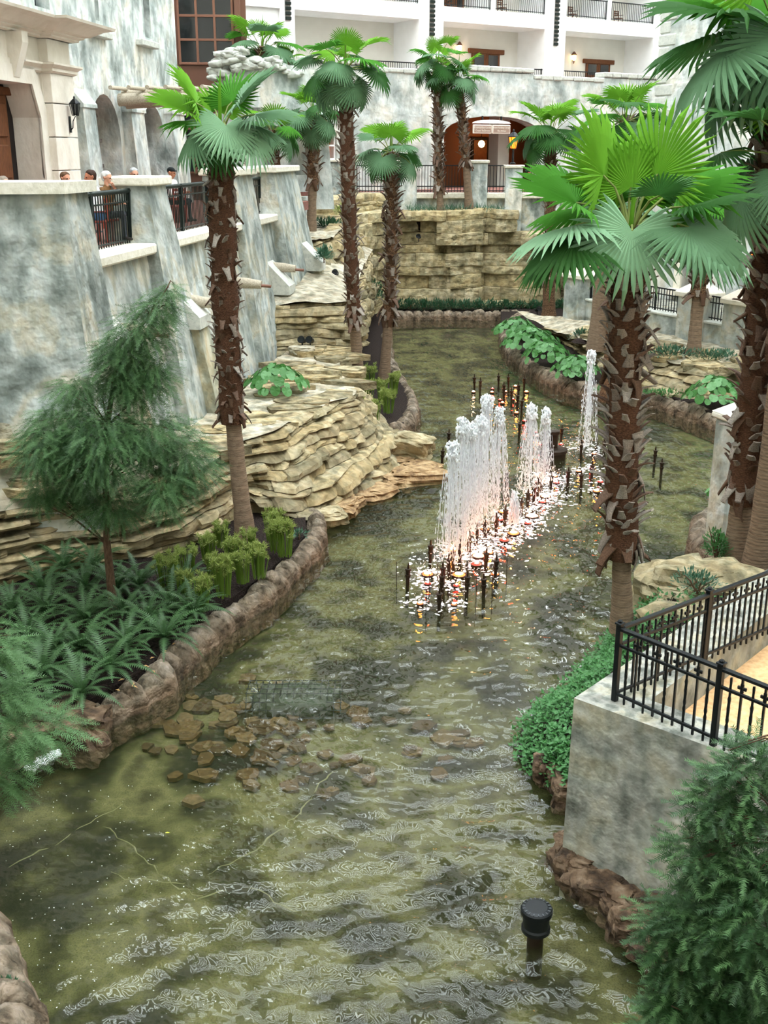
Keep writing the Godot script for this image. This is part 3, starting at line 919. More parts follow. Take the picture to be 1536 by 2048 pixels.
	for k in 2:
		var x0 := -2.2 + 2.02 * k
		put("door_leaf", spanm(Vector3(x0, 0, -0.2), Vector3(x0 + 2.0, 3.3, -0.1), 0.02), M.wood, d)
		for i in 2:
			for j in 3:
				put("door_panel", spanm(Vector3(x0 + 0.18 + i * 0.9, 0.2 + j * 1.03, -0.12), Vector3(x0 + 0.92 + i * 0.9, 1.05 + j * 1.03, -0.04), 0.05), M.wood, d)
	put("transom", spanm(Vector3(-2.3, 3.3, -0.2), Vector3(2.1, 3.5, -0.05), 0.02), M.wood, d)
	var lp := hit(F, 148, 262, 0.42)
	lantern("unlit black wall lantern on the sandstone pilaster", F * Vector3(lp.x, lp.y, 0.5), 0.85, "wall", false)
	get_child(get_child_count() - 1).rotation.y = F.basis.get_euler().y
	# pergola logs
	var pg := framed("pergola", "rough log pergola reaching out from the grey house wall", "pergola", HF)
	for q in [[255, 200, 0.13], [262, 188, 0.1], [270, 207, 0.12]]:
		var a := hit(HF, q[0], q[1], 0.6)
		st = mb()
		tube(st, [Vector3(a.x, a.y, 0.3), Vector3(a.x + 0.1, a.y + 0.05, 1.8), Vector3(a.x + 0.2, a.y - 0.03, 3.6)], [q[2] * 1.5, q[2] * 1.35, q[2] * 1.3], 10, 0.3)
		put("log", done(st), M.log, pg)
	var a := hit(HF, 262, 186, 1.0)
	for k in 6:
		st = mb()
		tube(st, [Vector3(a.x - 0.2, a.y + 0.16, 0.4 + k * 0.6), Vector3(a.x + 1.8, a.y + 0.18, 0.5 + k * 0.6)], [0.07, 0.06], 8, 0.3)
		put("cross_log", done(st), M.log, pg)
	var post := mb()
	tube(post, [Vector3(a.x, 5.8, 3.4), Vector3(a.x, a.y, 3.4)], [0.16, 0.14], 10, 0.3)
	put("log_post", done(post), M.log, pg)

func mould(p: Node3D, n: String, x0: float, x1: float, x2: float, y0: float, prof: Array, k: float) -> void:
	# a moulding along the front that breaks out round the pilaster and returns at its end
	var st := mb()
	flat(st)
	var path := [[x0, 0.0, 0], [x1, 0.0, -1], [x1, 0.3, -1], [x2, 0.3, 1], [x2, -0.8, 1]]
	var loops := []
	for q in path:
		var row := []
		for s in prof:
			row.append(Vector3(q[0] + s[0] * q[2] * k, y0 + s[1], q[1] + (s[0] * k if q[1] >= 0 else 0.0)))
		loops.append(row)
	for i in loops.size() - 1:
		for j in prof.size() - 1: quad(st, loops[i][j], loops[i][j + 1], loops[i + 1][j + 1], loops[i + 1][j])
		quad(st, loops[i][-1], loops[i][-1] + Vector3(0, 0, -1), loops[i + 1][-1] + Vector3(0, 0, -1), loops[i + 1][-1])
	put(n, done(st), M.sandstone, p)
	p.set_meta("kind", "structure")

func window_tower() -> void:
	# the tall brown window wall behind the grey house, the ruined stone wall and what stands under it
	var z := frame(Vector3(0, 0, -52), Vector3(1, 0, -0.1))
	var l := hit(z, 350, 100).x; var r := hit(z, 494, 100).x
	var w := area("window_tower", "tall brown framed window wall of dark panes", z)
	put("brown_wall", spanm(Vector3(l - 2.2, 5, -0.5), Vector3(r, 24, 0)), M.brown, w)
	var a := hit(z, 361, 127); var b := hit(z, 463, 0)
	var pw := (b.x - a.x) / 3
	var ph := (hit(z, 400, 32).y - hit(z, 400, 80).y)
	for i in 3:
		for j in 8:
			put("pane", spanm(Vector3(a.x + i * pw + 0.04, a.y + j * ph + 0.04, 0), Vector3(a.x + (i + 1) * pw - 0.04, a.y + (j + 1) * ph - 0.04, 0.03)), M.dark_glass, w)
	for i in 4: put("mullion", spanm(Vector3(a.x + i * pw - 0.05, a.y - 0.06, 0), Vector3(a.x + i * pw + 0.05, a.y + 8 * ph, 0.12), 0.01), M.frame_brown, w)
	for j in 9: put("glazing_bar", spanm(Vector3(a.x, a.y + j * ph - 0.05, 0), Vector3(b.x, a.y + j * ph + 0.05, 0.1), 0.01), M.frame_brown, w)
	put("frame_post", spanm(Vector3(b.x + 0.1, 5, 0), Vector3(b.x + 0.35, 24, 0.3), 0.02), M.brown, w)
	a = hit(z, 369, 345); b = hit(z, 412, 228)
	put("pane", spanm(Vector3(a.x, a.y, 0.0), Vector3(b.x, b.y, 0.04)), M.dark_glass, w)
	for i in 3: put("mullion", spanm(Vector3(lerpf(a.x, b.x, i / 2.0) - 0.05, a.y, 0), Vector3(lerpf(a.x, b.x, i / 2.0) + 0.05, b.y, 0.12)), M.frame_brown, w)
	for j in 5: put("glazing_bar", spanm(Vector3(a.x, lerpf(a.y, b.y, j / 4.0) - 0.04, 0), Vector3(b.x, lerpf(a.y, b.y, j / 4.0) + 0.04, 0.1)), M.frame_brown, w)
	# the ruined wall
	var u := area("wall_ruin", "broken rubble stone wall top with pale stucco below", frame(Vector3(0, 0, -49.5), Vector3(1, 0, -0.15)))
	var f := u.transform
	var pts := [[412, 350], [412, 232], [436, 225], [434, 108], [446, 100], [478, 96], [494, 118], [556, 120], [592, 137], [640, 140], [640, 350]]
	var poly := []
	for q in pts:
		var h := hit(f, q[0], q[1])
		poly.append(Vector2(h.x, maxf(h.y, 5.5)))
	put("stucco_wall", prismm(poly, -1.2, 0.0), M.stucco_pale, u)
	var st := mb()
	for k in 3:
		var c := hit(f, [505, 560, 640][k], 340)
		hull(st, [Vector3(c.x - 0.5, 5.5, 0.9), Vector3(c.x + 0.5, 5.5, 0.9), Vector3(c.x + 0.5, 5.5, 0), Vector3(c.x - 0.5, 5.5, 0)], [Vector3(c.x - 0.3, 9.0, 0.35), Vector3(c.x + 0.3, 9.0, 0.35), Vector3(c.x + 0.3, 9.4, 0), Vector3(c.x - 0.3, 9.4, 0)])
	put("stucco_pier", done(st), M.stucco_pale, u)
	var e := hit(f, 497, 335); var e2 := hit(f, 532, 215)
	put("niche", spanm(Vector3(e.x, 5.6, -0.01), Vector3(e2.x, e2.y, 0.02)), M.block, u)
	for i in 74:
		var q: Array
		if i < 36: q = [r_(430, 480), r_(100, 215)]
		else: q = [r_(440, 600), 0.0]
		if i >= 36: q[1] = (104.0 if q[0] < 486 else (122.0 if q[0] < 556 else 137.0)) + r_(-4, 14)
		var h := hit(f, q[0], q[1])
		put("rubble_stone", boulder(Vector3(r_(0.35, 0.8), r_(0.18, 0.32), r_(0.4, 0.7)), i), M.butt_cap, u, Transform3D(Basis.from_euler(Vector3(r_(-0.2, 0.2), r_(0, 6), r_(-0.2, 0.2))), Vector3(h.x, h.y, r_(-0.3, 0.1))))

func far_side() -> void:
	# terrace wall at the far end
	var w := area("wall_back", "grey stucco wall of the far terrace with piers and sills", BF)
	var fl := 5.85
	put("wall_face", spanm(Vector3(-6, -0.6, -1.0), Vector3(10.5, fl - 0.2, 0)), M.stucco, w)
	var piers := [[784, 834, 320], [938, 976, 320], [1012, 1046, 330], [1092, 1122, 345]]
	for q in piers:
		var a := hit(BF, q[0], q[2], 0.2); var b := hit(BF, q[1], q[2], 0.2)
		put("pier", spanm(Vector3(a.x, 3.0, -0.6), Vector3(b.x, a.y - 0.15, 0.25), 0.03), M.stucco_pale, w)
		put("pier_cap", spanm(Vector3(a.x - 0.08, a.y - 0.15, -0.7), Vector3(b.x + 0.08, a.y, 0.34), 0.03), M.cap, w)
	for q in [[712, 786], [832, 940], [974, 1014], [1044, 1094]]:
		var a := hit(BF, q[0], 380, 0.2); var b := hit(BF, q[1], 380, 0.2)
		put("sill", spanm(Vector3(a.x, fl - 0.28, -0.8), Vector3(b.x, fl - 0.02, 0.22), 0.03), M.cap, w)
	var labs := ["black iron railing left of the far stucco pier", "black iron railing before the arched room", "short black iron railing between two far piers under the lantern", "black iron railing hung with a green garland"]
	var k := 0
	for q in [[712, 786], [832, 940], [974, 1014], [1044, 1094]]:
		var a := hit(BF, q[0], 350); var b := hit(BF, q[1], 350)
		railing(labs[k], BF, a.x, b.x, fl, 7.15, -0.1, 0.15, [a.x + 0.05, b.x - 0.05], M.iron, {"joined": true, "bar": 0.03, "top": 0.04, "mids": [fl + 0.3]})
		k += 1
	setting(put("floor_far", spanm(Vector3(-9, fl - 0.3, -9), Vector3(24, fl, -0.8)), M.paver, self, BF), "red paved floor of the far terrace")
	# lower left stucco wall with the lit window
	var h0 := hit(BF, 630, 320, 0.4); var h1 := hit(BF, 712, 320, 0.4)
	setting(put("wall_planter", spanm(Vector3(h0.x, 2.5, -0.8), Vector3(h1.x, h0.y - 0.1, 0.3), 0.04), M.stucco, self, BF), "grey stucco wall under the small lit window")
	setting(put("trim_planter", spanm(Vector3(h0.x - 0.1, h0.y - 0.1, -0.9), Vector3(h1.x + 0.1, h0.y + 0.04, 0.4), 0.03), M.cap, self, BF))
	# stone wall with the arch
	var al := hit(SF, 886, 385); var ar := hit(SF, 1078, 385)
	var tp := hit(SF, 983, 232)
	var sp := hit(SF, 886, 268)
	var top0 := hit(SF, 925, 152).y
	var wl := hit(SF, 634, 318); var wh := hit(SF, 674, 264)
	setting(walled("wall_arch", [-9.5, 4.5, 27.0, top0], [[al.x, 4.5, ar.x, tp.y, tp.y - sp.y], [wl.x, wl.y, wh.x, wh.y]], -0.9, 0.0, M.stucco_pale, SF), "mottled pale stucco wall with a wide low arch")
	var cp := area("trim_coping", "rough stone coping along the top of the arched wall", SF)
	var x := -7.5
	while x < 20.0:
		var ln := r_(0.5, 0.95)
		var up := 0.32 if int(floor((x + 20) / 5.5)) % 2 == 0 else 0.0
		put("coping_stone", boxm(Vector3(ln - 0.03, r_(0.24, 0.32), r_(0.9, 1.05)), 0.06), M.butt_cap, cp, Transform3D(Basis(), Vector3(x + ln / 2, top0 + 0.12 + up, -0.4)))
		if up > 0: put("coping_block", boxm(Vector3(ln, 0.34, 0.8), 0.02), M.stucco_pale, cp, Transform3D(Basis(), Vector3(x + ln / 2, top0 + 0.1, -0.45)))
		x += ln
	# the room behind the arch
	var rm := area("room_arch", "warm lit lobby behind the arch", SF)
	put("back_wall", spanm(Vector3(al.x - 2, 4.5, -6.2), Vector3(ar.x + 6, tp.y + 1, -6)), M.room, rm)
	put("ceiling_slab", spanm(Vector3(al.x - 2, tp.y + 0.6, -6), Vector3(ar.x + 6, tp.y + 0.8, -0.9)), M.room, rm)
	put("side_wall", spanm(Vector3(al.x - 2.2, 4.5, -6), Vector3(al.x - 2, tp.y + 1, -0.9)), M.room, rm)
	put("side_wall", spanm(Vector3(ar.x + 6, 4.5, -6), Vector3(ar.x + 6.2, tp.y + 1, -0.9)), M.room, rm)
	var cl := hit(SF, 996, 300, -2.5); var cr := hit(SF, 1018, 300, -2.5)
	put("column", spanm(Vector3(cl.x, 4.5, -3.4), Vector3(cr.x, tp.y + 1, -2.5)), M.cream, rm)
	var d := hit(SF, 946, 280, -5.9); var d1 := hit(SF, 972, 280, -5.9)
	var dt := framed("lobby_door", "dark framed doorway glowing inside the arched room", "door", SF.translated_local(Vector3(0, 0, -5.9)))
	put("door_frame", spanm(Vector3(d.x - 0.15, 5.8, 0), Vector3(d1.x + 0.15, d.y + 0.15, 0.08)), M.dark, dt)
	put("door_leaf", spanm(Vector3(d.x, 5.8, 0.05), Vector3(d1.x, d.y, 0.12)), M.wood, dt)
	for q in [[963, 288, 0.22, "bright round lamp hanging before the lobby doorway"], [988, 286, 0.16, "smaller bright lamp right of the lobby doorway"]]:
		var c := hit(SF, q[0], q[1], -5.0)
		var t := framed("ceiling_lamp", q[3], "lamp", SF.translated_local(Vector3(c.x, c.y, -5.0)))
		var st := mb()
		lathe(st, [[0.02, -q[2]], [q[2] * 0.7, -q[2] * 0.7], [q[2], 0], [q[2] * 0.7, q[2] * 0.7], [0.03, q[2]]], 12)
		put("globe", done(st), M.bulb, t)
		st = mb()
		tube(st, [Vector3(0, q[2], 0), Vector3(0, tp.y + 0.6 - c.y, 0)], [0.02, 0.02], 6)
		put("stem", done(st), M.iron, t)
		lamp(t, Vector3(0, 0, q[2] + 0.12), "ffa060", 0.55, 0.15)
	for q in [[951, 312], [965, 311]]:
		var c := hit(SF, q[0], q[1], -4.2)
		var t := framed("poinsettia", "small red potted bloom %s the lobby doorway" % ["left in" if q[0] < 960 else "right in"], "potted plant", SF.translated_local(Vector3(c.x, 6.6, -4.2)))
		var st := mb()
		lathe(st, [[0.14, -0.75], [0.2, -0.3], [0.18, -0.3]], 10)
		put("pot", done(st), M.paver, t)
		st = mb()
		flat(st)
		for i in 40:
			var b := Vector3(r_(-0.22, 0.22), r_(-0.25, 0.3), r_(-0.22, 0.22))
			var e := Vector3(r_(-1, 1), r_(-0.3, 1), r_(-1, 1)).normalized() * 0.16
			var s := e.cross(Vector3.UP).normalized() * 0.06
			quad(st, b, b + e * 0.5 + s, b + e, b + e * 0.5 - s)
		put("bloom", done(st), plain("c23020", 0.6), t)
	# hanging sign
	var s0 := hit(SF, 946, 267, 0.3); var s1 := hit(SF, 1022, 250, 0.3)
	var sg := framed("hanging_sign", "arched hanging sign of two lettered boards under the arch", "sign", SF.translated_local(Vector3(0, 0, 0.25)))
	var mid := (s0.x + s1.x) / 2
	var hw := (s1.x - s0.x) / 2
	var lines := [["Convention Center", "Grand Ballroom"], ["Guest Parking Garage", "The Atrium"]]
	for i in 2:
		var c := mid + (i - 0.5) * hw * 1.0
		put("board", spanm(Vector3(c - hw * 0.48, s0.y, -0.05), Vector3(c + hw * 0.48, s1.y, 0.05), 0.02), M.sign, sg)
		put("panel", spanm(Vector3(c - hw * 0.44, s0.y + 0.06, 0.05), Vector3(c + hw * 0.44, s1.y - 0.06, 0.06)), M.sign_brown, sg)
		for j in 2:
			var tm := TextMesh.new()
			var sf := SystemFont.new()
			sf.font_names = PackedStringArray(["Droid Serif"])
			tm.font = sf
			tm.text = lines[i][j]
			tm.font_size = 16
			tm.pixel_size = 0.0085 if i == 0 else 0.0074
			tm.depth = 0.01
			put("lettering", tm, M.sign, sg, Transform3D(Basis(), Vector3(c, lerpf(s0.y, s1.y, 0.68 - 0.36 * j), 0.07)))
	var st := mb()
	var arc := []
	for i in 13: arc.append(Vector2(mid + hw * cos(PI * i / 12.0), s1.y + 0.06 + sin(PI * i / 12.0) * 0.2))
	prism(st, arc, Vector3(0, 0, -0.05), Vector3(0, 0, 0.05))
	put("sign_top", done(st), M.white, sg)
	for i in 2: put("hanger", spanm(Vector3(mid + (i - 0.5) * hw - 0.04, s1.y + 0.18, -0.03), Vector3(mid + (i - 0.5) * hw + 0.04, tp.y - 0.02, 0.03)), M.iron, sg)
	# small lit window left of the arch
	var wn := framed("lit_window", "small white framed window glowing orange behind the tall palm", "window", SF.translated_local(Vector3(0, 0, -0.3)))
	put("glow_pane", spanm(Vector3(wl.x, wl.y, -0.5), Vector3(wh.x, wh.y, -0.45)), glow("b0501e", 0.55), wn)
	for i in 3: put("mullion", spanm(Vector3(lerpf(wl.x, wh.x, i / 2.0) - 0.04, wl.y, 0), Vector3(lerpf(wl.x, wh.x, i / 2.0) + 0.04, wh.y, 0.08)), M.white, wn)
	for i in 3: put("glazing_bar", spanm(Vector3(wl.x, lerpf(wl.y, wh.y, i / 2.0) - 0.04, 0), Vector3(wh.x, lerpf(wl.y, wh.y, i / 2.0) + 0.04, 0.08)), M.white, wn)
	# garland on the last railing
	var ga := hit(BF, 1052, 340, 0.15); var gb := hit(BF, 1094, 362, 0.15)
	var g := framed("garland", "green garland with red bows drooping along the far railing", "garland", BF)
	var ts := []
	for i in 260:
		var t := rng.randf()
		var y := lerpf(ga.y, gb.y + 0.35, t) - sin(t * PI) * 0.35
		ts.append(Transform3D(Basis.from_euler(Vector3(r_(0, 6), r_(0, 6), 0)).scaled(Vector3.ONE * 0.16), Vector3(lerpf(ga.x, gb.x, t) + r_(-0.1, 0.1), y + r_(-0.1, 0.1), 0.15 + r_(-0.1, 0.1))))
	many("needles", leaf_mesh(0.35, 0), M.hedge, ts, g)
	for t in [0.15, 0.5, 0.85]:
		put("bow", boulder(Vector3(0.16, 0.14, 0.1), 3), plain("b03524", 0.6), g, Transform3D(Basis(), Vector3(lerpf(ga.x, gb.x, t), lerpf(ga.y, gb.y + 0.35, t) - sin(t * PI) * 0.35, 0.28)))

func hotel() -> void:
	# the white hotel front: bays of balconies
	var S := func(px: float, py: float) -> Vector3: return hit(WF, px, py)
	var cols := [S.call(560, 20).x, S.call(588, 20).x, S.call(838, 40).x, S.call(886, 42).x, S.call(1090, 62).x, S.call(1130, 68).x, S.call(1306, 86).x, S.call(1320, 86).x]
	var f2: float = S.call(886, 12).y        # floor of the upper balconies
	var fb: float = S.call(886, 42).y        # underside of that slab
	var f1: float = S.call(886, 168).y
	var storey := f2 - f1
	var dep := 2.6
	var w := area("wall_hotel", "white hotel front with recessed balconies", WF)
	var x0: float = cols[0] - 4.5
	put("back_wall", spanm(Vector3(x0, f1 - 3, -dep - 0.4), Vector3(cols[7], f1 + storey * 6, -dep)), M.cream, w)
	put("left_wall", spanm(Vector3(S.call(494, 20).x, f1 - 3, -0.6), Vector3(cols[0], f1 + storey * 6, -0.2)), M.white, w)
	for i in [0, 2, 4, 6]:
		put("column", spanm(Vector3(cols[i], f1 - 3, -dep), Vector3(cols[i + 1], f1 + storey * 6, 0.06)), M.white, w)
	for k in 6:
		var y := f2 + storey * k
		put("balcony_slab", spanm(Vector3(x0, y - (f2 - fb), -dep), Vector3(cols[7], y, 0)), M.white, w)
		if k > 0:
			for i in [1, 3, 5]: put("parapet", spanm(Vector3(cols[i], y, -0.2), Vector3(cols[i + 1], y + 1.0, -0.05)), M.white, w)
	put("balcony_slab", spanm(Vector3(x0, f1 - 1, -dep), Vector3(cols[7], f1, 0)), M.white, w)
	put("roof_edge", spanm(Vector3(x0 - 8, f1 + storey * 6, -dep), Vector3(cols[7] + 14, f1 + storey * 6 + 1.2, 0.4)), M.white, w)
	var nm := ["left", "middle", "right"]
	for b in 3:
		var a: float = cols[b * 2 + 1]
		var e: float = cols[b * 2 + 2]
		var m := (a + e) / 2 - 0.2
		put("divider", spanm(Vector3(m - 0.15, f2, -dep), Vector3(m + 0.15, f2 + storey - (f2 - fb), 0.0)), M.white, w)
		railing("dark balcony railing of the lower %s bay of the white hotel" % nm[b], WF, a, e, f1 + 0.05, f1 + 1.1, -0.12, 0.16, [a + 0.05, m, e - 0.05], M.iron, {"joined": true, "bar": 0.025, "top": 0.05})
		for h in 2:
			var p := a if h == 0 else m + 0.15
			var q := m - 0.15 if h == 0 else e
			railing("dark balcony railing of the upper %s bay, %s half" % [nm[b], ["left", "right"][h]], WF, p, q, f2 + 0.05, f2 + 1.15, -0.12, 0.16, [p + 0.05, q - 0.05], M.iron, {"joined": true, "bar": 0.025, "top": 0.05})
			hotel_door("brown balcony door on the upper %s balcony, %s half" % [nm[b], ["left", "right"][h]], Vector3(lerpf(p, q, 0.28 if b != 1 or h else 0.75), f2, -dep + 0.02), 1.5, 2.5)
			var c := Vector3(lerpf(p, q, 0.62 if b == 2 else 0.5), f2, -dep + 0.75)
			chair("brown wooden balcony chair, upper %s bay, %s half" % [nm[b], ["left", "right"][h]], WF * c, WF.basis.get_euler().y, M.wood, "balcony chairs")
		var dp: Array = [[470, 130], [970, 135], [1194, 150]][b]
		if b > 0:
			var dd := hit(WF, dp[0], dp[1], -dep)
			hotel_door("brown double balcony door with timber lintel, lower %s bay" % nm[b], Vector3(dd.x, f1, -dep + 0.02), 2.3, hit(WF, dp[0], 108 if b == 1 else 128, -dep).y - f1)
			var lp := hit(WF, [0, 919, 1148][b], [0, 97, 116][b], -dep + 0.15)
			var t := framed("wall_lamp", "lit wall lamp on the lower %s balcony" % nm[b], "lamp", WF.translated_local(lp))
			var st := mb()
			lathe(st, [[0.06, -0.16], [0.13, -0.1], [0.16, 0.14], [0.1, 0.2]], 8)
			put("glass", done(st), M.bulb, t)
			st = mb()
			lathe(st, [[0.19, 0.18], [0.08, 0.36], [0.0, 0.42]], 8)
			lathe(st, [[0.02, -0.36], [0.07, -0.18]], 8)
			box(st, Vector3(0, 0.05, -0.12), Vector3(0.1, 0.5, 0.06))
			put("bracket", done(st), M.brown, t)
			lamp(t, Vector3(0, 0, 0.3), "ffb070", 0.12, 0.1)
	for i in [0, 2, 4]:                      # dark ladder like strips down the columns
		var mx: float = (cols[i] + cols[i + 1]) / 2
		var bot: float = [S.call(561, 40).y, S.call(858, 72).y, S.call(1110, 92).y][i / 2]
		var l := framed("ribbed_strip", "dark ribbed vertical strip on the %s white column" % nm[i / 2], "vent", WF.translated_local(Vector3(mx, 0, 0.06)), "ribbed column strips")
		put("backing", spanm(Vector3(-0.17, bot, 0), Vector3(0.17, bot + 12, 0.03)), M.greywood, l)
		var ts := []
		for k in 48: ts.append(Transform3D(Basis(), Vector3(0, bot + 0.1 + k * 0.25, 0.08)))
		many("slats", boxm(Vector3(0.34, 0.15, 0.1), 0.01), M.green_iron, ts, l)
	# plain wing of the hotel behind the grey house
	setting(put("wall_wing", spanm(Vector3(x0 - 30, f1 - 8, -dep - 1.4), Vector3(x0 + 0.2, f1 + storey * 6, -dep - 0.6)), M.cream, self, WF), "white wing of the hotel rising behind the grey house")

func hotel_door(label: String, at: Vector3, w: float, h: float) -> void:
	var t := framed("balcony_door", label, "door", WF.translated_local(at), "balcony doors")
	for i in 2:
		put("door_leaf", spanm(Vector3(-w / 2 + i * w / 2, 0, 0), Vector3(i * w / 2 - 0.02, h, 0.08), 0.01), M.wood, t)
		for k in 2: put("pane", spanm(Vector3(-w / 2 + i * w / 2 + 0.18, 0.25 + k * h * 0.48, 0.07), Vector3(i * w / 2 - 0.2, 0.1 + (k + 1) * h * 0.46, 0.1)), M.dark_glass, t)
	put("lintel", spanm(Vector3(-w / 2 - 0.3, h, 0), Vector3(w / 2 + 0.3, h + 0.28, 0.16), 0.02), M.wood, t)

func chair(label: String, at: Vector3, turn: float, m: Material, group := "") -> void:
	var t := thing("chair", label, "chair", at, turn, group)
	put("seat", boxm(Vector3(0.46, 0.05, 0.44), 0.015), m, t, Transform3D(Basis(), Vector3(0, 0.45, 0)))
	for i in 4: put("leg", boxm(Vector3(0.04, 0.45, 0.04), 0.006), m, t, Transform3D(Basis(), Vector3(-0.2 if i & 1 else 0.2, 0.225, -0.19 if i & 2 else 0.19)))
	var st := mb()
	for x in [-0.2, 0.2]: box(st, Vector3(x, 0.7, -0.22), Vector3(0.04, 0.5, 0.04), 0.006)
	for y in [0.66, 0.78, 0.9]: box(st, Vector3(0, y, -0.22), Vector3(0.4, 0.07, 0.025), 0.006)
	put("backrest", done(st), m, t)
	for x in [-0.22, 0.22]: put("armrest", boxm(Vector3(0.05, 0.03, 0.42), 0.01), m, t, Transform3D(Basis(), Vector3(x, 0.66, 0)))

func right_side() -> void:
	var w := area("wall_right", "low grey stucco wall of the right walkway with capped piers", RF)
	var p2 := hit(RF, 1378, 600, 0.3).x; var p3 := hit(RF, 1470, 620, 0.3).x
	var st := mb()
	span(st, Vector3(-0.5, 0.0, -0.45), Vector3(p3 + 8, 1.95, 0.0))
	put("wall_face", done(st), M.stucco, w)
	put("coping", spanm(Vector3(-0.5, 1.95, -0.5), Vector3(p3 + 8, 2.04, 0.05), 0.02), M.butt_cap, w)
	for s in [0.0, p2, p3, p3 + 6.5]:
		put("pier", spanm(Vector3(s - 0.55, 0.0, -0.75), Vector3(s + 0.55, 2.85, 0.35), 0.03), M.stucco, w)
		put("pier_band", spanm(Vector3(s - 0.64, 2.82, -0.84), Vector3(s + 0.64, 3.0, 0.44), 0.03), M.cap, w)
		st = mb()
		hull(st, [Vector3(s - 0.62, 3.0, 0.42), Vector3(s + 0.62, 3.0, 0.42), Vector3(s + 0.62, 3.0, -0.82), Vector3(s - 0.62, 3.0, -0.82)], [Vector3(s - 0.2, 3.32, 0.0), Vector3(s + 0.2, 3.32, 0.0), Vector3(s + 0.2, 3.32, -0.4), Vector3(s - 0.2, 3.32, -0.4)])
		put("pyramid_cap", done(st), M.cap, w)
	var o := {"bar": 0.025, "top": 0.04, "post": 0.07, "mids": [2.68]}
	railing("black iron railing beside the first capped pier of the right walkway", RF, 0.5, p2 - 0.55, 2.06, 2.9, -0.2, 0.15, [0.6, 2.6, 4.6, p2 - 0.6], M.iron, o)
	railing("black iron railing between the last two capped piers of the right walkway", RF, p2 + 0.55, p3 - 0.55, 2.06, 2.9, -0.2, 0.14, [(p2 + p3) / 2 + 0.3], M.iron, o)
	setting(put("floor_walkway", spanm(Vector3(-0.5, 1.6, -4.3), Vector3(p3 + 8, 1.8, -0.4)), M.block, self, RF), "paved floor of the right walkway")
	lantern("lit orange lantern on the first capped pier of the right walkway", RF * Vector3(-0.1, 3.3, -0.2), 1.35)
	lantern("lit orange lantern on the last capped walkway pier, beside the leaning dark trunk", RF * Vector3(p3 + 0.3, 3.3, -0.2), 1.5)
	var c := hit(BF, 1026, 328, 0.0)
	lantern("lit orange lantern on the far terrace pier by the arch", BF * Vector3(c.x, c.y, -0.15), 1.55)
	# the right house
	var e0 := hit(QF, 1320, 100).x
	var a := hit(QF, 1362, 578); var b := hit(QF, 1398, 500)
	setting(walled("wall_house_right", [e0, 1.5, e0 + 26, 24.0], [[a.x, a.y, b.x, b.y]], -0.8, 0.0, M.stucco_pale, QF), "pale stucco house on the right behind the palms")
	setting(put("wall_house_right_end", spanm(Vector3(e0, 1.5, -9), Vector3(e0 + 0.8, 24, -0.8)), M.stucco_pale, self, QF))
	var qn := area("trim_quoins", "rough corner stones of the right house", QF)
	var y := 4.0
	var i := 0
	while y < 17.0:
		var ln := 0.9 if i % 2 else 0.55
		put("quoin", boxm(Vector3(ln * 1.2, 0.46, 0.24), 0.05), M.butt_cap, qn, Transform3D(Basis(), Vector3(e0 + ln * 0.45, y, -0.08)))
		y += 0.48
		i += 1
	var wn := framed("stone_window", "tall window in a pale stone surround behind the right palms", "window", QF)
	put("pane", spanm(Vector3(a.x, a.y, -0.5), Vector3(b.x, b.y, -0.45)), M.dark_glass, wn)
	put("shutter", spanm(Vector3(a.x, a.y, -0.44), Vector3(lerpf(a.x, b.x, 0.7), b.y, -0.38)), M.greywood, wn)
	for q in [[a.x - 0.4, a.x], [b.x, b.x + 0.4]]: put("jamb", spanm(Vector3(q[0], a.y - 0.1, -0.3), Vector3(q[1], b.y + 0.1, 0.12), 0.02), M.cap, wn)
	put("head", spanm(Vector3(a.x - 0.5, b.y, -0.3), Vector3(b.x + 0.5, b.y + 0.45, 0.18), 0.03), M.cap, wn)
	put("sill", spanm(Vector3(a.x - 0.6, a.y - 0.3, -0.3), Vector3(b.x + 0.6, a.y, 0.3), 0.03), M.cap, wn)
	# the wall closing the gap between cliff and house
	var gp := area("wall_gap", "grey stucco and block wall in the gap between cliff and right house", frame(Vector3(0, 0, -56.5), Vector3(1, 0, 0.12)))
	put("wall_face", spanm(Vector3(9.3, 0, -0.6), Vector3(22, 6.6, 0)), M.stucco, gp)
	put("painted_dark_opening", spanm(Vector3(9.2, 2.0, 0.0), Vector3(10.4, 5.6, 0.06)), M.dark, gp)  # flat dark sheet on the wall, painted for the shaded passage
	# the pier standing in the near planter
	c = D(1475, 860, 20.6)
	var np := area("wall_pier", "weathered stucco pier behind the leaning dark palm trunk", frame(Vector3(c.x, 0, c.z), Vector3(1, 0, -0.35)))
	put("pier", spanm(Vector3(-0.28, -0.3, -0.35), Vector3(0.35, 2.92, 0.25), 0.04), M.stucco, np)
	put("pier_band", spanm(Vector3(-0.34, 2.92, -0.41), Vector3(0.41, 3.04, 0.31), 0.03), M.cap, np)
	st = mb()
	hull(st, [Vector3(-0.33, 3.04, 0.3), Vector3(0.4, 3.04, 0.3), Vector3(0.4, 3.04, -0.4), Vector3(-0.33, 3.04, -0.4)], [Vector3(-0.03, 3.24, 0.0), Vector3(0.1, 3.24, 0.0), Vector3(0.1, 3.24, -0.12), Vector3(-0.03, 3.24, -0.12)])
	put("pyramid_cap", done(st), M.cap, np)

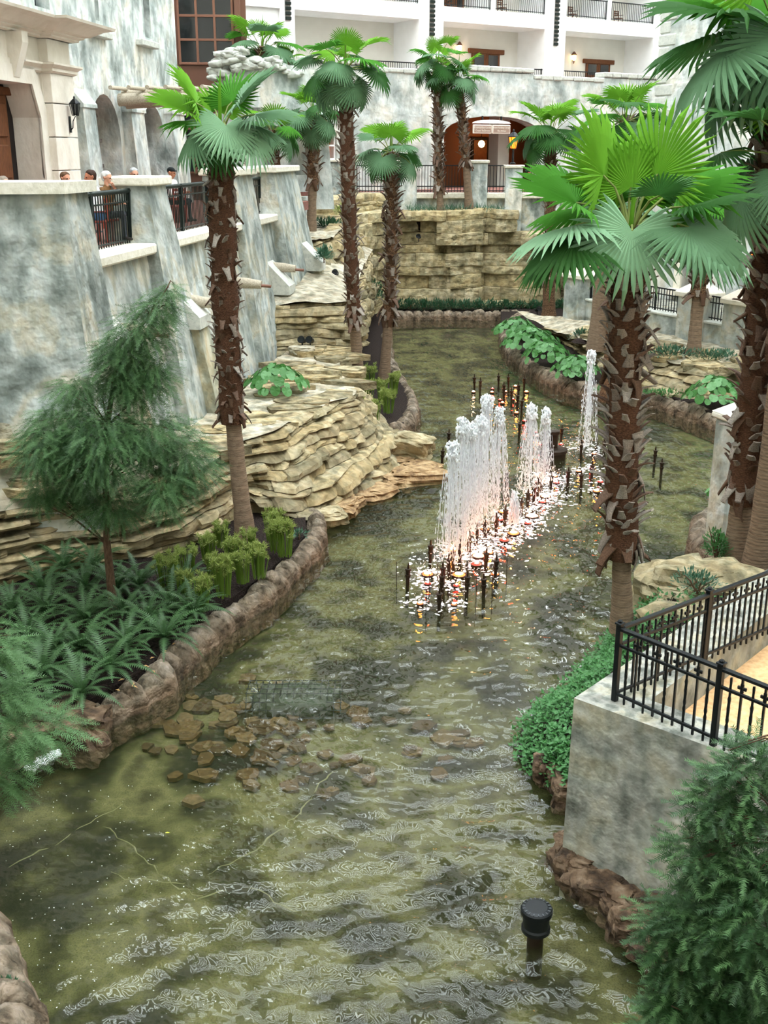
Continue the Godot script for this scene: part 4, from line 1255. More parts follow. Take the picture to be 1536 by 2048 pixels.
func near_block() -> void:
	# concrete parapet in the right foreground
	var c := G(1148, 1396, 2.15)
	var e := G(1459, 1508, 2.15)
	var u := (e - c).normalized()
	var v := Vector3(u.z, 0, -u.x)
	var P := func(a: float, b: float, y: float) -> Vector3: return Vector3(c.x, y, c.z) + u * a + v * b
	var w := area("wall_block", "bare concrete parapet block at the water's edge in the right foreground")
	var st := mb()
	var tk := 0.5
	hull(st, [P.call(-0.03, -0.03, -0.6), P.call(7, -0.03, -0.6), P.call(7, tk, -0.6), P.call(-0.03, tk, -0.6)], [P.call(0, 0, 2.15), P.call(7, 0, 2.15), P.call(7, tk, 2.15), P.call(0, tk, 2.15)])
	put("front_wall", done(st), M.block, w)
	st = mb()
	hull(st, [P.call(-0.02, tk - 0.02, -0.6), P.call(tk + 0.15, tk - 0.02, -0.6), P.call(tk + 0.15, 9, -0.6), P.call(-0.02, 9, -0.6)], [P.call(0.0, tk, 2.15), P.call(tk + 0.15, tk, 2.15), P.call(tk + 0.15, 9, 2.15), P.call(0.0, 9, 2.15)])
	put("back_wall", done(st), M.block, w)
	var pf := frame(P.call(0, 0, 0), u)
	pf.basis.z = -v
	var pat := area("floor_patio", "tan paved patio inside the parapet", frame(P.call(0, 0, 0), u))
	put("paving", spanm(Vector3(tk, -0.5, -9), Vector3(8, 1.66, -tk)), M.tan, pat)
	put("white_paver", spanm(Vector3(2.0, 1.66, -1.75), Vector3(2.75, 1.675, -1.15)), M.cap, pat)
	var f0 := G(1229, 1401, 2.15)
	var f1 := G(1426, 1491, 2.15)
	var gap := f0.distance_to(f1)
	var FF := frame(Vector3(f0.x, 0, f0.z), f1 - f0)
	var o := {"fancy": true, "bar": 0.021, "top": 0.032, "post": 0.062, "cap": true, "mids": [2.15 + 0.66], "group": ""}
	railing("black fence run along the front of the concrete parapet, with cross finials", FF, 0.0, gap * 3.0, 2.16, 3.0, 0, gap / 10.0, [0.0, gap, gap * 2, gap * 3], M.iron, o)
	var b1 := G(1405, 1325, 2.15)
	var FB := frame(Vector3(f0.x, 0, f0.z), b1 - f0)
	var g2 := f0.distance_to(b1)
	railing("black fence run going back along the concrete parapet behind the corner post", FB, 0.05, g2 * 3.0, 2.16, 3.0, 0, g2 / 14.0, [g2, g2 * 2, g2 * 3], M.iron, o)
	# rough rock foot of the block
	var rk := area("rock_foot", "rough brown rock foot where the concrete block meets the water")
	for i in 26:
		if i >= 15:
			var g := G(lerpf(1115, 1330, (i - 15) / 10.0) + r_(-8, 8), lerpf(1728, 1960, (i - 15) / 10.0) + r_(-8, 8), 0.0)
			put("rock", boulder(Vector3(r_(0.2, 0.4), r_(0.2, 0.4), r_(0.2, 0.4)), i + 90, 0.0, true), M.rust_rock, rk, Transform3D(Basis.from_euler(Vector3(0, r_(0, 6), 0)), g + Vector3(r_(-0.05, 0.1), r_(0.0, 0.18), 0)))
			continue
		var q := G([1120, 1145, 1180, 1215, 1250, 1290, 1325, 1110, 1160, 1240, 1300, 1135, 1200, 1275, 1350][i], [1735, 1775, 1800, 1830, 1860, 1900, 1950, 1720, 1800, 1880, 1935, 1750, 1790, 1850, 1990][i], 0.0)
		put("rock", boulder(Vector3(r_(0.32, 0.5), r_(0.3, 0.5), r_(0.32, 0.5)), i + 40, 0.0, true), M.rust_rock, rk, Transform3D(Basis.from_euler(Vector3(0, r_(0, 6), 0)), q + Vector3(0.18, r_(-0.02, 0.1), -0.05)))
	for i in 5:
		var q := G([1105, 1120, 1132, 1090, 1128][i], [1545, 1560, 1575, 1540, 1590][i], 0.1)
		put("rock", boulder(Vector3(0.35, 0.4, 0.35), i + 70, 0.0, true), M.rust_rock, rk, Transform3D(Basis(), q))
	# capped intake pipe standing in the water
	var a := G(1070, 1885, 0.0)
	var t := thing("intake_cap", "black slotted cap on a short pipe standing in the foreground water", "pipe", a)
	st = mb()
	lathe(st, [[0.085, -0.45], [0.085, 0.12], [0.11, 0.12], [0.11, 0.16]], 20)
	put("pipe", done(st), M.bronze, t)
	st = mb()
	lathe(st, [[0.12, 0.14], [0.15, 0.16], [0.15, 0.2], [0.135, 0.22], [0.14, 0.36], [0.165, 0.37], [0.165, 0.42], [0.15, 0.435], [0.11, 0.445]], 24)
	put("cap", done(st), M.iron, t)
	for i in 18:
		var an := TAU * i / 18
		put("slot", boxm(Vector3(0.012, 0.012, 0.03), 0.002), plain("4a4f52", 0.5), t, Transform3D(Basis(Vector3.UP, an), Vector3(sin(an) * 0.135, 0.44, cos(an) * 0.135)))

# ---------------------------------------------------------------- plants
func leaf_mesh(w: float, fold := 0.15, tip := 1.0, n := 1) -> ArrayMesh:      # a pointed leaf of length one along z
	var st := mb()
	flat(st)
	for k in n:
		var B := Basis(Vector3.FORWARD, TAU * k / n) * Basis(Vector3.RIGHT, -0.5) if n > 1 else Basis()
		var a := Vector3.ZERO
		var l := B * Vector3(-w / 2, fold, 0.45)
		var r := B * Vector3(w / 2, fold, 0.45)
		var t := B * Vector3(0, -0.12, tip)
		var m := B * Vector3(0, 0.03, 0.5)
		tri(st, a, l, m); tri(st, a, m, r); tri(st, l, t, m); tri(st, m, t, r)
	return done(st)
func fan(s: int, n: int, spread: float, droop: float, cup: float) -> ArrayMesh:
	# a pleated palmate blade of radius one, its hub at the origin, opening along z
	var r := RandomNumberGenerator.new()
	r.seed = s
	var st := mb()
	flat(st)
	var da := 2.0 * spread / n
	var P := func(a: float, q: float, up: float, dr: float) -> Vector3:
		var z := cos(a) * q
		return Vector3(sin(a) * q, up * q - droop * q * q - dr - maxf(-z, 0) * 0.1 + cup * absf(sin(a)) * q + 0.04 * sin(a * 3.0 + s) * q, z)
	for i in n:
		var a := -spread + (i + 0.5) * da
		var L := 1.0 - 0.22 * pow(absf(a) / spread, 2.0) + r.randf_range(-0.05, 0.05)
		var dr := r.randf_range(0.0, 0.10) + (r.randf_range(0.05, 0.25) if r.randf() < 0.12 else 0.0)
		var h := da / 2
		var hub := Vector3.ZERO
		var rad := [0.3, 0.56, 0.8]
		var wd := [1.0, 0.97, 0.62]
		var up := [0.035, 0.05, 0.035]
		var rows := []
		for k in 3:
			var q: float = rad[k] * L if k == 2 else rad[k]
			var x := dr * 0.25 if k == 2 else 0.0
			rows.append([P.call(a - h * wd[k], q, -0.012, x), P.call(a, q, up[k], x), P.call(a + h * wd[k], q, -0.012, x)])
		tri(st, hub, rows[0][0], rows[0][1]); tri(st, hub, rows[0][1], rows[0][2])
		for k in 2:
			quad(st, rows[k][0], rows[k + 1][0], rows[k + 1][1], rows[k][1])
			quad(st, rows[k][1], rows[k + 1][1], rows[k + 1][2], rows[k][2])
		var tip: Vector3 = P.call(a + r.randf_range(-0.02, 0.02), L, 0.0, dr)
		tri(st, rows[2][0], tip, rows[2][1]); tri(st, rows[2][1], tip, rows[2][2])
	return done(st)
var FAN := []
var STEM: ArrayMesh
var BOOT := []
func palm_parts() -> void:
	for i in 8: FAN.append(fan(i + 3, 36, deg_to_rad([138, 145, 125, 150, 132, 140, 120, 146][i]), [0.10, 0.18, 0.05, 0.28, 0.22, 0.35, 0.12, 0.3][i], [0.12, 0.02, 0.22, -0.12, 0.05, -0.18, 0.3, -0.05][i]))
	var st := mb()
	tube(st, [Vector3.ZERO, Vector3(0, 0.05, 0.35), Vector3(0, 0.06, 0.7), Vector3(0, 0.0, 1.0)], [0.022, 0.016, 0.013, 0.011], 6)
	STEM = done(st)
	for i in 4:
		st = mb()
		var rs := []
		var L: float = [0.2, 0.26, 0.16, 0.22][i]
		var bend: float = [0.25, 0.5, 0.08, 0.8][i]
		for k in 5:
			var t := k / 4.0
			var c := Vector3(0, L * (t - 0.25 * bend * t * t), L * (0.35 * t + 0.5 * bend * t * t))
			var hw := 0.07 * (1.0 - 0.58 * t) + (0.012 if k == 4 else 0.0)
			var th := 0.016 * (1.0 - 0.5 * t)
			rs.append(PackedVector3Array([c + Vector3(-hw, 0, -th - hw * 0.25), c + Vector3(0, 0, -th), c + Vector3(hw, 0, -th - hw * 0.25), c + Vector3(hw * 0.96, 0, th - hw * 0.25), c + Vector3(0, 0, th), c + Vector3(-hw * 0.96, 0, th - hw * 0.25), c + Vector3(-hw, 0, -th - hw * 0.25)]))
		skin(st, rs)
		BOOT.append(done(st))
func palm(label: String, base: Vector3, top: Vector3, r0: float, bf: float, R: float, o := {}) -> Node3D:
	# base and top of the trunk, radius at the ground, where the old leaf bases begin (share of the height), radius of a frond
	var t := thing("fan_palm", label, "palm tree", base, 0, o.get("group", ""))
	var up := top - base
	var H := up.length()
	var side := Vector3(r_(-1, 1), 0, r_(-1, 1)) * 0.018 * H
	var A := func(f: float) -> Vector3: return up * f + side * sin(f * PI)
	var near: bool = o.get("near", false)
	var k: float = o.get("k", 1.0)               # thickness of the upper trunk
	var pts := []
	var rad := []
	for i in 9:
		var f := bf * i / 8.0
		pts.append(A.call(f - (0.02 if i == 0 else 0.0)))
		rad.append(r0 * (1.0 + 0.45 * exp(-f * H * 1.6)) * (1.0 + 0.04 * sin(i * 2.3)) )
	var st := mb()
	tube(st, pts, rad, 14, 0.06)
	put("trunk", done(st), o.get("low", M.trunk_smooth), t)
	pts = []
	rad = []
	for i in 17:
		var f := lerpf(bf - 0.01, 0.985, i / 16.0)
		pts.append(A.call(f))
		rad.append(r0 * k * (1.0 + 0.07 * sin(i * 1.9) + r_(-0.05, 0.05)) * (1.0 if i < 15 else 0.8))
	st = mb()
	tube(st, pts, rad, 12, 0.25)
	put("upper_trunk", done(st), M.trunk_dark if near else M.trunk, t)
	var step: float = o.get("step", 0.05)
	var nb := int(H * (1.0 - bf) / step)
	var lists := [[], [], [], []]
	for i in nb:
		var f := bf + (1.0 - bf) * (i + r_(0, 1)) / nb * 0.97
		var a := i * 2.39996 + r_(-0.5, 0.5)
		var out := Vector3(cos(a), 0, sin(a))
		var droopy: bool = rng.randf() < o.get("shag", 0.12) or f < bf + 0.06
		var B := Basis(out.cross(Vector3.UP) * -1.0, Vector3.UP, out)
		B = B * Basis(Vector3.RIGHT, (r_(1.7, 2.7) if droopy else r_(0.0, 0.5))) * Basis(Vector3.UP, r_(-0.35, 0.35))
		var s: float = r_(0.8, 1.25) * o.get("boot", 1.0) * (1.2 if droopy else 1.0)
		var T := Transform3D(B.scaled_local(Vector3(s, s, s)), A.call(f) + out * r0 * k * 0.92)
		lists[i % 4].append(T)
	var dark: float = o.get("dark", 0.35)
	for v in 4:
		if near:
			for T in lists[v]: put("leaf_base", BOOT[v], M.boot[rng.randi() % 2 * 2] if rng.randf() > dark else M.boot[1 + rng.randi() % 2 * 2], t, T)
		elif lists[v].size():
			many("leaf_bases", BOOT[v], M.boot[v], lists[v], t)
	# the crown
	var c: Vector3 = A.call(1.0)
	var specs: Array = o.get("fronds", [])
	if specs.is_empty():
		var n: int = o.get("n", 20)
		var a0 := r_(0, 6)
		for i in n:
			var f := (i + 0.5) / n
			var el := lerpf(78, o.get("low_el", -42), pow(f, 0.85)) + r_(-7, 7)
			specs.append([rad_to_deg(a0 + i * 2.39996), el, r_(0.8, 1.15) * R * 0.9 * (0.7 if f < 0.15 else 1.0), R * r_(0.72, 0.95) * (0.75 if f < 0.1 else 1.0), r_(8, 26) + 30 * f, r_(-16, 16)])
	var young := mb()
	tube(young, [c - Vector3(0, 0.1, 0), c + Vector3(0.02, R * 0.7, 0.03), c + Vector3(0.05, R * 1.15, 0.02)], [0.035, 0.03, 0.004], 6)
	put("spear_leaf", done(young), M.leaf[0], t)
	for i in specs.size():
		var q: Array = specs[i]
		var az := deg_to_rad(q[0])
		var el := deg_to_rad(q[1])
		var d := Vector3(cos(az) * cos(el), sin(el), sin(az) * cos(el))
		var x := Vector3.UP.cross(d).normalized()
		if absf(d.y) > 0.98: x = Vector3(-sin(az), 0, cos(az))
		var B := Basis(x, d.cross(x), d)
		var pt := Transform3D(B, c + Vector3(0, -0.12 + 0.1 * sin(el), 0) + Vector3(cos(az), 0, sin(az)) * r0 * 0.6)
		var hub := pt.translated_local(Vector3(0, 0, q[2]))
		hub.basis = hub.basis * Basis(Vector3.FORWARD, deg_to_rad(q[5])) * Basis(Vector3.RIGHT, deg_to_rad(q[4]))
		var v: int = q[6] if q.size() > 6 else [0, 2, 6, 1][rng.randi() % 4] if q[1] > 25 else [3, 4, 5, 7, 1][rng.randi() % 5]
		var m: Material = M.leaf[q[7]] if q.size() > 7 else M.leaf[0 if q[1] > 40 else (1 if q[1] > 8 and rng.randf() < 0.5 else (2 if rng.randf() < 0.5 else 3))]
		var T := hub
		T.basis = T.basis.scaled_local(Vector3.ONE * q[3])
		var fr := put("frond", FAN[v], m, t, T)
		pt.basis = pt.basis.scaled_local(Vector3(o.get("stem", 1.0), o.get("stem", 1.0), q[2]))
		put("stalk", STEM, M.fan_stem, fr, T.affine_inverse() * pt)
	return t

func spray(n: int, needle: float, w: float, s: int, sag: float) -> ArrayMesh:     # a feathery twig of length one along z
	var r := RandomNumberGenerator.new()
	r.seed = s
	var st := mb()
	flat(st)
	for i in n:
		var f := (i + 0.3) / n
		var c := Vector3(0, -sag * f * f, f)
		for sd in [-1.0, 1.0]:
			var d := Vector3(sd * r.randf_range(0.7, 1.0), r.randf_range(-0.25, 0.35), r.randf_range(0.35, 0.9)).normalized() * needle * (1.0 - 0.45 * f)
			var p := d.cross(Vector3(0, 1, 0.2)).normalized() * w
			tri(st, c - p, c + d, c + p)
			if w > 0.02: tri(st, c - p * 0.4, c + p * 0.4 + d * 0.5, c + d)
	tri(st, Vector3(-0.008, 0, 0), Vector3(0, -sag, 1), Vector3(0.008, 0, 0))
	return done(st)
func feathery(o: Node3D, blobs: Array, trunk_pts: Array, n: int, size: float, mesh: ArrayMesh, mats: Array, branches: int, down := 0.5) -> void:
	# foliage in ellipsoids [centre, radii] joined to the trunk by branches
	var tot := 0.0
	for b in blobs: tot += pow(b[1].x * b[1].y * b[1].z, 0.72)
	var lists := [[], []]
	for b in blobs:
		var k := int(n * pow(b[1].x * b[1].y * b[1].z, 0.72) / tot)
		for i in k:
			var u := Vector3(rng.randfn(), rng.randfn(), rng.randfn()).normalized()
			var q := pow(rng.randf(), 0.42) * (1.0 + 0.35 * nz.get_noise_3d(u.x * 90 + b[0].x * 50, u.y * 90, u.z * 90))
			var p: Vector3 = b[0] + u * b[1] * q
			var d := (Vector3(u.x, u.y * 0.35 - down, u.z) + Vector3(r_(-0.5, 0.5), r_(-0.35, 0.35), r_(-0.5, 0.5))).normalized()
			var x := d.cross(Vector3.UP).normalized()
			var B := Basis(x, d.cross(x) * -1.0, d) * Basis(Vector3.FORWARD, r_(-0.7, 0.7))
			if B.determinant() < 0: B.x = -B.x
			var s := size * r_(0.65, 1.25)
			lists[0 if rng.randf() < 0.6 else 1].append(Transform3D(B.scaled_local(Vector3(s, s, s)), p))
	for v in 2: many("foliage", mesh, mats[v], lists[v], o)
	for i in branches:
		var b: Array = blobs[rng.randi() % blobs.size()]
		var u := Vector3(rng.randfn(), rng.randfn() * 0.5, rng.randfn()).normalized()
		var e: Vector3 = b[0] + u * b[1] * 0.85
		var s: Vector3 = trunk_pts[0]
		for p in trunk_pts:
			if p.y < e.y + 0.1 and absf(p.y - e.y) < absf(s.y - e.y): s = p
		var st := mb()
		tube(st, [s, s.lerp(e, 0.5) + Vector3(0, 0.08, 0), e], [0.018 * size * 3, 0.012 * size * 3, 0.004], 5)
		put("branch", done(st), M.bark, o)

func planting() -> void:
	# the feathery conifer in the left bed
	var b := G(226, 1208, 0.42)
	var d := -b.z
	var t := thing("feathery_tree", "slender blue green feathery tree leaning to the right among the ferns", "tree", b)
	var P := func(x: float, y: float, e := 0.0) -> Vector3: return D(x, y, d + e) - b
	var tp := [Vector3(0, -0.1, 0), P.call(214, 1090), P.call(211, 960), P.call(215, 850), P.call(228, 760), P.call(262, 680), P.call(300, 630), P.call(335, 575)]
	var st := mb()
	tube(st, tp, [0.085, 0.062, 0.05, 0.045, 0.035, 0.028, 0.02, 0.01], 9, 0.2)
	put("trunk", done(st), M.bark, t)
	var tw := spray(15, 0.22, 0.012, 5, 0.12)
	var bl := [[P.call(130, 860), Vector3(0.72, 0.5, 0.6)], [P.call(90, 900, -0.4), Vector3(0.5, 0.4, 0.5)], [P.call(205, 900, -0.4), Vector3(0.7, 0.75, 0.6)], [P.call(300, 870), Vector3(0.75, 0.45, 0.6)], [P.call(375, 925), Vector3(0.5, 0.42, 0.5)], [P.call(330, 975, -0.3), Vector3(0.45, 0.4, 0.5)], [P.call(225, 1010, -0.2), Vector3(0.55, 0.35, 0.4)], [P.call(150, 965, 0.3), Vector3(0.5, 0.4, 0.5)], [P.call(160, 775), Vector3(0.45, 0.22, 0.4)],
		[P.call(265, 770), Vector3(0.5, 0.34, 0.4)], [P.call(240, 690), Vector3(0.3, 0.3, 0.3)], [P.call(245, 730), Vector3(0.45, 0.5, 0.4)], [P.call(305, 745), Vector3(0.38, 0.3, 0.35)], [P.call(285, 660), Vector3(0.45, 0.36, 0.38)], [P.call(320, 620), Vector3(0.3, 0.32, 0.28)], [P.call(338, 582), Vector3(0.17, 0.2, 0.17)], [P.call(85, 985), Vector3(0.35, 0.22, 0.3)]]
	feathery(t, bl, tp, 10500, 0.29, tw, [M.needle, M.needle_dark], 46, 0.45)
	# the corner conifers
	b = Vector3(-4.5, 0.3, -11.2)
	d = 11.0
	t = thing("feathery_shrub", "blue green feathery branches at the left edge, over the culvert", "shrub", b)
	P = func(x: float, y: float, e := 0.0) -> Vector3: return D(x, y, d + e) - b
	tp = [Vector3(-0.5, 0, 0), Vector3(-0.5, 0.6, 0), Vector3(-0.45, 1.2, 0), Vector3(-0.4, 2.2, 0)]
	st = mb()
	tube(st, tp, [0.06, 0.05, 0.04, 0.02], 8, 0.2)
	put("trunk", done(st), M.bark, t)
	feathery(t, [[P.call(-20, 1290), Vector3(0.3, 0.3, 0.3)], [P.call(5, 1450), Vector3(0.5, 0.42, 0.4)], [P.call(75, 1455), Vector3(0.36, 0.2, 0.3)], [P.call(-20, 1540), Vector3(0.4, 0.3, 0.4)], [P.call(-10, 1390), Vector3(0.3, 0.25, 0.3)]], tp, 760, 0.34, spray(17, 0.25, 0.012, 8, 0.15), [M.needle, M.needle], 16, 0.3)
	b = Vector3(2.95, 0.0, -6.9)
	d = 6.9
	t = thing("yew_shrub", "dense dark green needled shrub filling the lower right corner", "shrub", b)
	P = func(x: float, y: float, e := 0.0) -> Vector3: return D(x, y, d + e) - b
	tp = [Vector3(0, 0, 0), Vector3(-0.05, 1.0, 0), Vector3(0.0, 2.0, 0), Vector3(0.05, 3.0, 0), Vector3(0.0, 3.8, 0)]
	st = mb()
	tube(st, tp, [0.09, 0.075, 0.06, 0.045, 0.02], 8, 0.2)
	put("trunk", done(st), M.bark, t)
	var bl2 := [[P.call(1510, 1530), Vector3(0.24, 0.2, 0.25)], [P.call(1475, 1580, 0.1), Vector3(0.26, 0.24, 0.3)], [P.call(1420, 1610), Vector3(0.18, 0.12, 0.2)], [P.call(1465, 1720), Vector3(0.3, 0.35, 0.35)], [P.call(1390, 1700), Vector3(0.2, 0.16, 0.2)], [P.call(1420, 1830), Vector3(0.4, 0.3, 0.4)], [P.call(1330, 1840, 0.1), Vector3(0.22, 0.11, 0.25)], [P.call(1360, 1900), Vector3(0.28, 0.2, 0.3)], [P.call(1430, 1970), Vector3(0.38, 0.36, 0.4)], [P.call(1345, 2000, -0.1), Vector3(0.17, 0.25, 0.25)], [P.call(1510, 1850, -0.3), Vector3(0.35, 0.6, 0.35)], [P.call(1320, 2065), Vector3(0.18, 0.16, 0.3)], [P.call(1500, 2040, -0.2), Vector3(0.4, 0.4, 0.4)]]
	feathery(t, bl2, tp, 4200, 0.16, spray(12, 0.34, 0.03, 12, 0.1), [M.needle_dark, M.needle], 60, 0.1)
	# ferns
	st = mb()
	flat(st)
	var pr := Vector3.ZERO
	for i in 24:
		var f := (i + 1) / 24.0
		var c := Vector3(0, 0.66 * f - 0.62 * f * f, 0.9 * f)
		var w := 0.10 * sin(PI * (0.12 + 0.84 * f))
		for s in [-1.0, 1.0]:
			tri(st, pr, c, pr.lerp(c, 0.5) + Vector3(s * w, -0.012, 0.03))
			tri(st, pr, c, pr + Vector3(0, 0.006, 0))
		pr = c
	var fm := done(st)
	var fp := [[95, 1210], [86, 1166], [129, 1123], [189, 1119], [172, 1166], [279, 1158], [370, 1153], [387, 1215], [344, 1200], [297, 1230], [172, 1226], [56, 1261], [163, 1285], [254, 1280], [219, 1325], [90, 1338], [163, 1375], [26, 1209], [13, 1321], [330, 1262], [40, 1385], [110, 1290], [250, 1215], [235, 1165]]
	fp.sort_custom(func(p, q): return p[1] < q[1])
	for i in fp.size():
		var g := G(fp[i][0], fp[i][1] + 22, 0.42)
		var k := thing("fern", "dark green fern in the left bed, %s from the rock ledge towards the kerb" % nth(i + 1), "fern", g, r_(0, 6), "ferns in the left bed")
		for j in 26:
			var f := j / 25.0
			var s := r_(0.62, 0.92)
			put("frond", fm, M.fern, k, Transform3D((Basis(Vector3.UP, j * 2.4 + r_(-0.3, 0.3)) * Basis(Vector3.RIGHT, lerpf(-0.75, 0.35, f) + r_(-0.12, 0.12))).scaled_local(Vector3(s, s, s)), Vector3(0, 0.08, 0)))
	# dwarf papyrus
	var pp := [[443, 1024], [417, 1058], [374, 1085], [335, 1110], [370, 1130], [430, 1100], [449, 1122], [486, 1095], [468, 1067], [518, 1085], [554, 1033], [572, 1042], [546, 1012], [404, 1150], [500, 1040]]
	var pq := [[740, 740], [733, 775], [700, 775], [747, 815], [777, 790], [720, 815], [787, 752], [707, 797], [765, 765]]
	for i in pp.size() + pq.size():
		var l := i < pp.size()
		var q: Array = pp[i] if l else pq[i - pp.size()]
		var g := G(q[0], q[1] + (70 if l else 36), 0.42)
		papyrus("dwarf papyrus clump, %s %s" % [nth((i if l else i - pp.size()) + 1), "round the left palm from the rock" if l else "round the middle palms from the rock"], g, "papyrus round the left palm" if l else "papyrus round the middle palms", r_(0.8, 1.15) * (0.95 if l else 1.05))
	# big round leaved plants
	hosta("clump of big round leaves on the rock against the terrace wall", G(552, 785, 1.85), 0.85, 0.7, 84, 0.125)
	hosta("long bed of round leaves nearest the far kerb on the right bank", G(1032, 672, 0.6), 1.0, 0.7, 95, 0.13)
	hosta("round leaved plants in the middle of the right bank bed", G(1062, 700, 0.6), 1.15, 0.8, 120, 0.13)
	hosta("round leaved plants just left of the single tall water jet", G(1092, 722, 0.6), 0.9, 0.7, 80, 0.125)
	hosta("round leaved clump right behind the single tall water jet", G(1150, 752, 0.55), 0.85, 0.65, 80, 0.12)
	hosta("round leaved clump by the right palms under the pale rock ledge", G(1428, 805, 0.55), 0.95, 0.75, 84, 0.13)
	hosta("a few round leaves poking out beside the near stucco pier", G(1440, 1010, 0.4), 0.35, 0.55, 8, 0.15)
	# hedge before the cliff
	var lf := leaf_mesh(0.34, 0.05)
	for i in 13:
		var x := 0.6 + i * 0.68
		bush("low dark shrub of the hedge under the cliff, %s from the left" % nth(i + 1), Vector3(x, 0.35, -55.0 - r_(0, 0.25)), Vector3(0.42, 0.42, 0.38), 300, 0.17, lf, M.hedge, "hedge under the cliff")
	bush("dark low shrub at the far left foot of the cliff", D(745, 600, 50.5), Vector3(0.7, 0.7, 0.6), 420, 0.2, lf, M.hedge, "")
	bush("dark shrub under the stucco planter wall by the far palm trunk", D(655, 455, 49), Vector3(0.7, 0.35, 0.6), 360, 0.2, lf, M.hedge, "")
	bush("grey green shrub beside the last sloping buttress", D(648, 520, 40), Vector3(0.28, 0.45, 0.4), 300, 0.16, lf, M.grass, "")
	bush("brownish rounded shrub against the planter wall behind the tall palm", D(683, 430, 50), Vector3(0.4, 0.45, 0.4), 260, 0.14, lf, M.papyrus_head, "")
	bush("small shrub at the foot of the pale leaning trunk on the right bank", G(1165, 678, 0.9), Vector3(0.5, 0.35, 0.4), 260, 0.15, lf, M.grass, "")
	bush("low dark planting round the slim right palm", G(1340, 712, 1.25), Vector3(1.0, 0.25, 0.6), 420, 0.15, lf, M.grass, "")
	bush("low dark planting right of the slim right palm", G(1430, 720, 1.25), Vector3(0.9, 0.28, 0.6), 420, 0.15, lf, M.grass, "")
	bush("little sprig growing at the edge of the left kerb bed", G(598, 1072, 0.4), Vector3(0.14, 0.1, 0.14), 60, 0.1, lf, M.grass, "")
	bush("dark leaved tuft on the kerb in the lower left corner", G(12, 1985, 0.35), Vector3(0.1, 0.1, 0.12), 80, 0.09, lf, M.hedge, "")
	bush("small green plants along the kerb right of the big palm", G(1330, 790, 0.45), Vector3(1.3, 0.12, 0.4), 420, 0.12, lf, M.ivy, "")
	bush("small green plants on the kerb left of the big palm", G(1215, 782, 0.45), Vector3(0.5, 0.14, 0.35), 240, 0.12, lf, M.ivy, "")
	bush("green creeper climbing the foot of the near stucco pier", G(1432, 1110, 0.75), Vector3(0.22, 0.5, 0.25), 420, 0.1, lf, M.ivy, "")
	bush("green creeper at the foot of the leaning dark trunk", G(1462, 1135, 0.5), Vector3(0.35, 0.25, 0.3), 300, 0.1, lf, M.ivy, "")
	bush("twiggy shrub on the boulder behind the fence", G(1395, 1175, 1.2), Vector3(0.4, 0.2, 0.4), 220, 0.1, lf, M.grass, "")
	# grass on the cliff top
	var ts := []
	for i in 420: ts.append(Transform3D((Basis(Vector3.UP, r_(0, 6)) * Basis(Vector3.RIGHT, r_(-1.4, -0.4))).scaled_local(Vector3.ONE * r_(0.3, 0.55)), Vector3(r_(1.2, 5.9), 4.95 + r_(-0.05, 0.1), -56.9 + r_(-0.5, 0.5))))
	var gt := many("cliff_grass", leaf_mesh(0.08, 0.02), M.grass, ts, self)
	tag(gt, "dark grassy planting along the top of the cliff under the two palms", "grass")
func nth(n: int) -> String:
	var a := ["", "first", "second", "third", "fourth", "fifth", "sixth", "seventh", "eighth", "ninth", "tenth", "eleventh", "twelfth", "thirteenth", "fourteenth", "fifteenth", "sixteenth", "seventeenth", "eighteenth", "nineteenth"]
	if n < 20: return a[n]
	var t: String = ["", "", "twent", "thirt", "fort", "fift", "sixt"][n / 10]
	return t + "ieth" if n % 10 == 0 else t + "y-" + a[n % 10]
func papyrus(label: String, at: Vector3, group: String, k: float) -> void:
	var t := thing("papyrus", label, "papyrus", at, r_(0, 6), group)
	var sm := mb()
	var hs := []
	flat(sm)
	for i in 34:
		var a := r_(0, TAU)
		var q := sqrt(rng.randf()) * 0.13 * k
		var f := Vector3(cos(a) * q, 0, sin(a) * q)
		var e := f * 1.5 + Vector3(r_(-0.03, 0.03), r_(0.42, 0.66) * k, r_(-0.03, 0.03))
		var s := Vector3(0.009, 0, 0).rotated(Vector3.UP, r_(0, 6))
		quad(sm, f - s, f + s, e + s, e - s)
		var s2 := Vector3(-s.z, 0, s.x)
		quad(sm, f - s2, f + s2, e + s2, e - s2)
		for j in 4:
			var d := Vector3(r_(-1, 1), r_(-0.15, 1), r_(-1, 1)).normalized()
			var x := d.cross(Vector3(0.1, 1, 0.2)).normalized()
			hs.append(Transform3D(Basis(x, d.cross(x), d).scaled_local(Vector3.ONE * r_(0.07, 0.13) * k), e + Vector3(0, r_(-0.02, 0.02), 0)))
	stuff(put("stalks", done(sm), M.papyrus, t))
	many("flower_heads", leaf_mesh(0.16, 0.02, 1.0, 5), M.papyrus_head, hs, t)
var ROUND: ArrayMesh
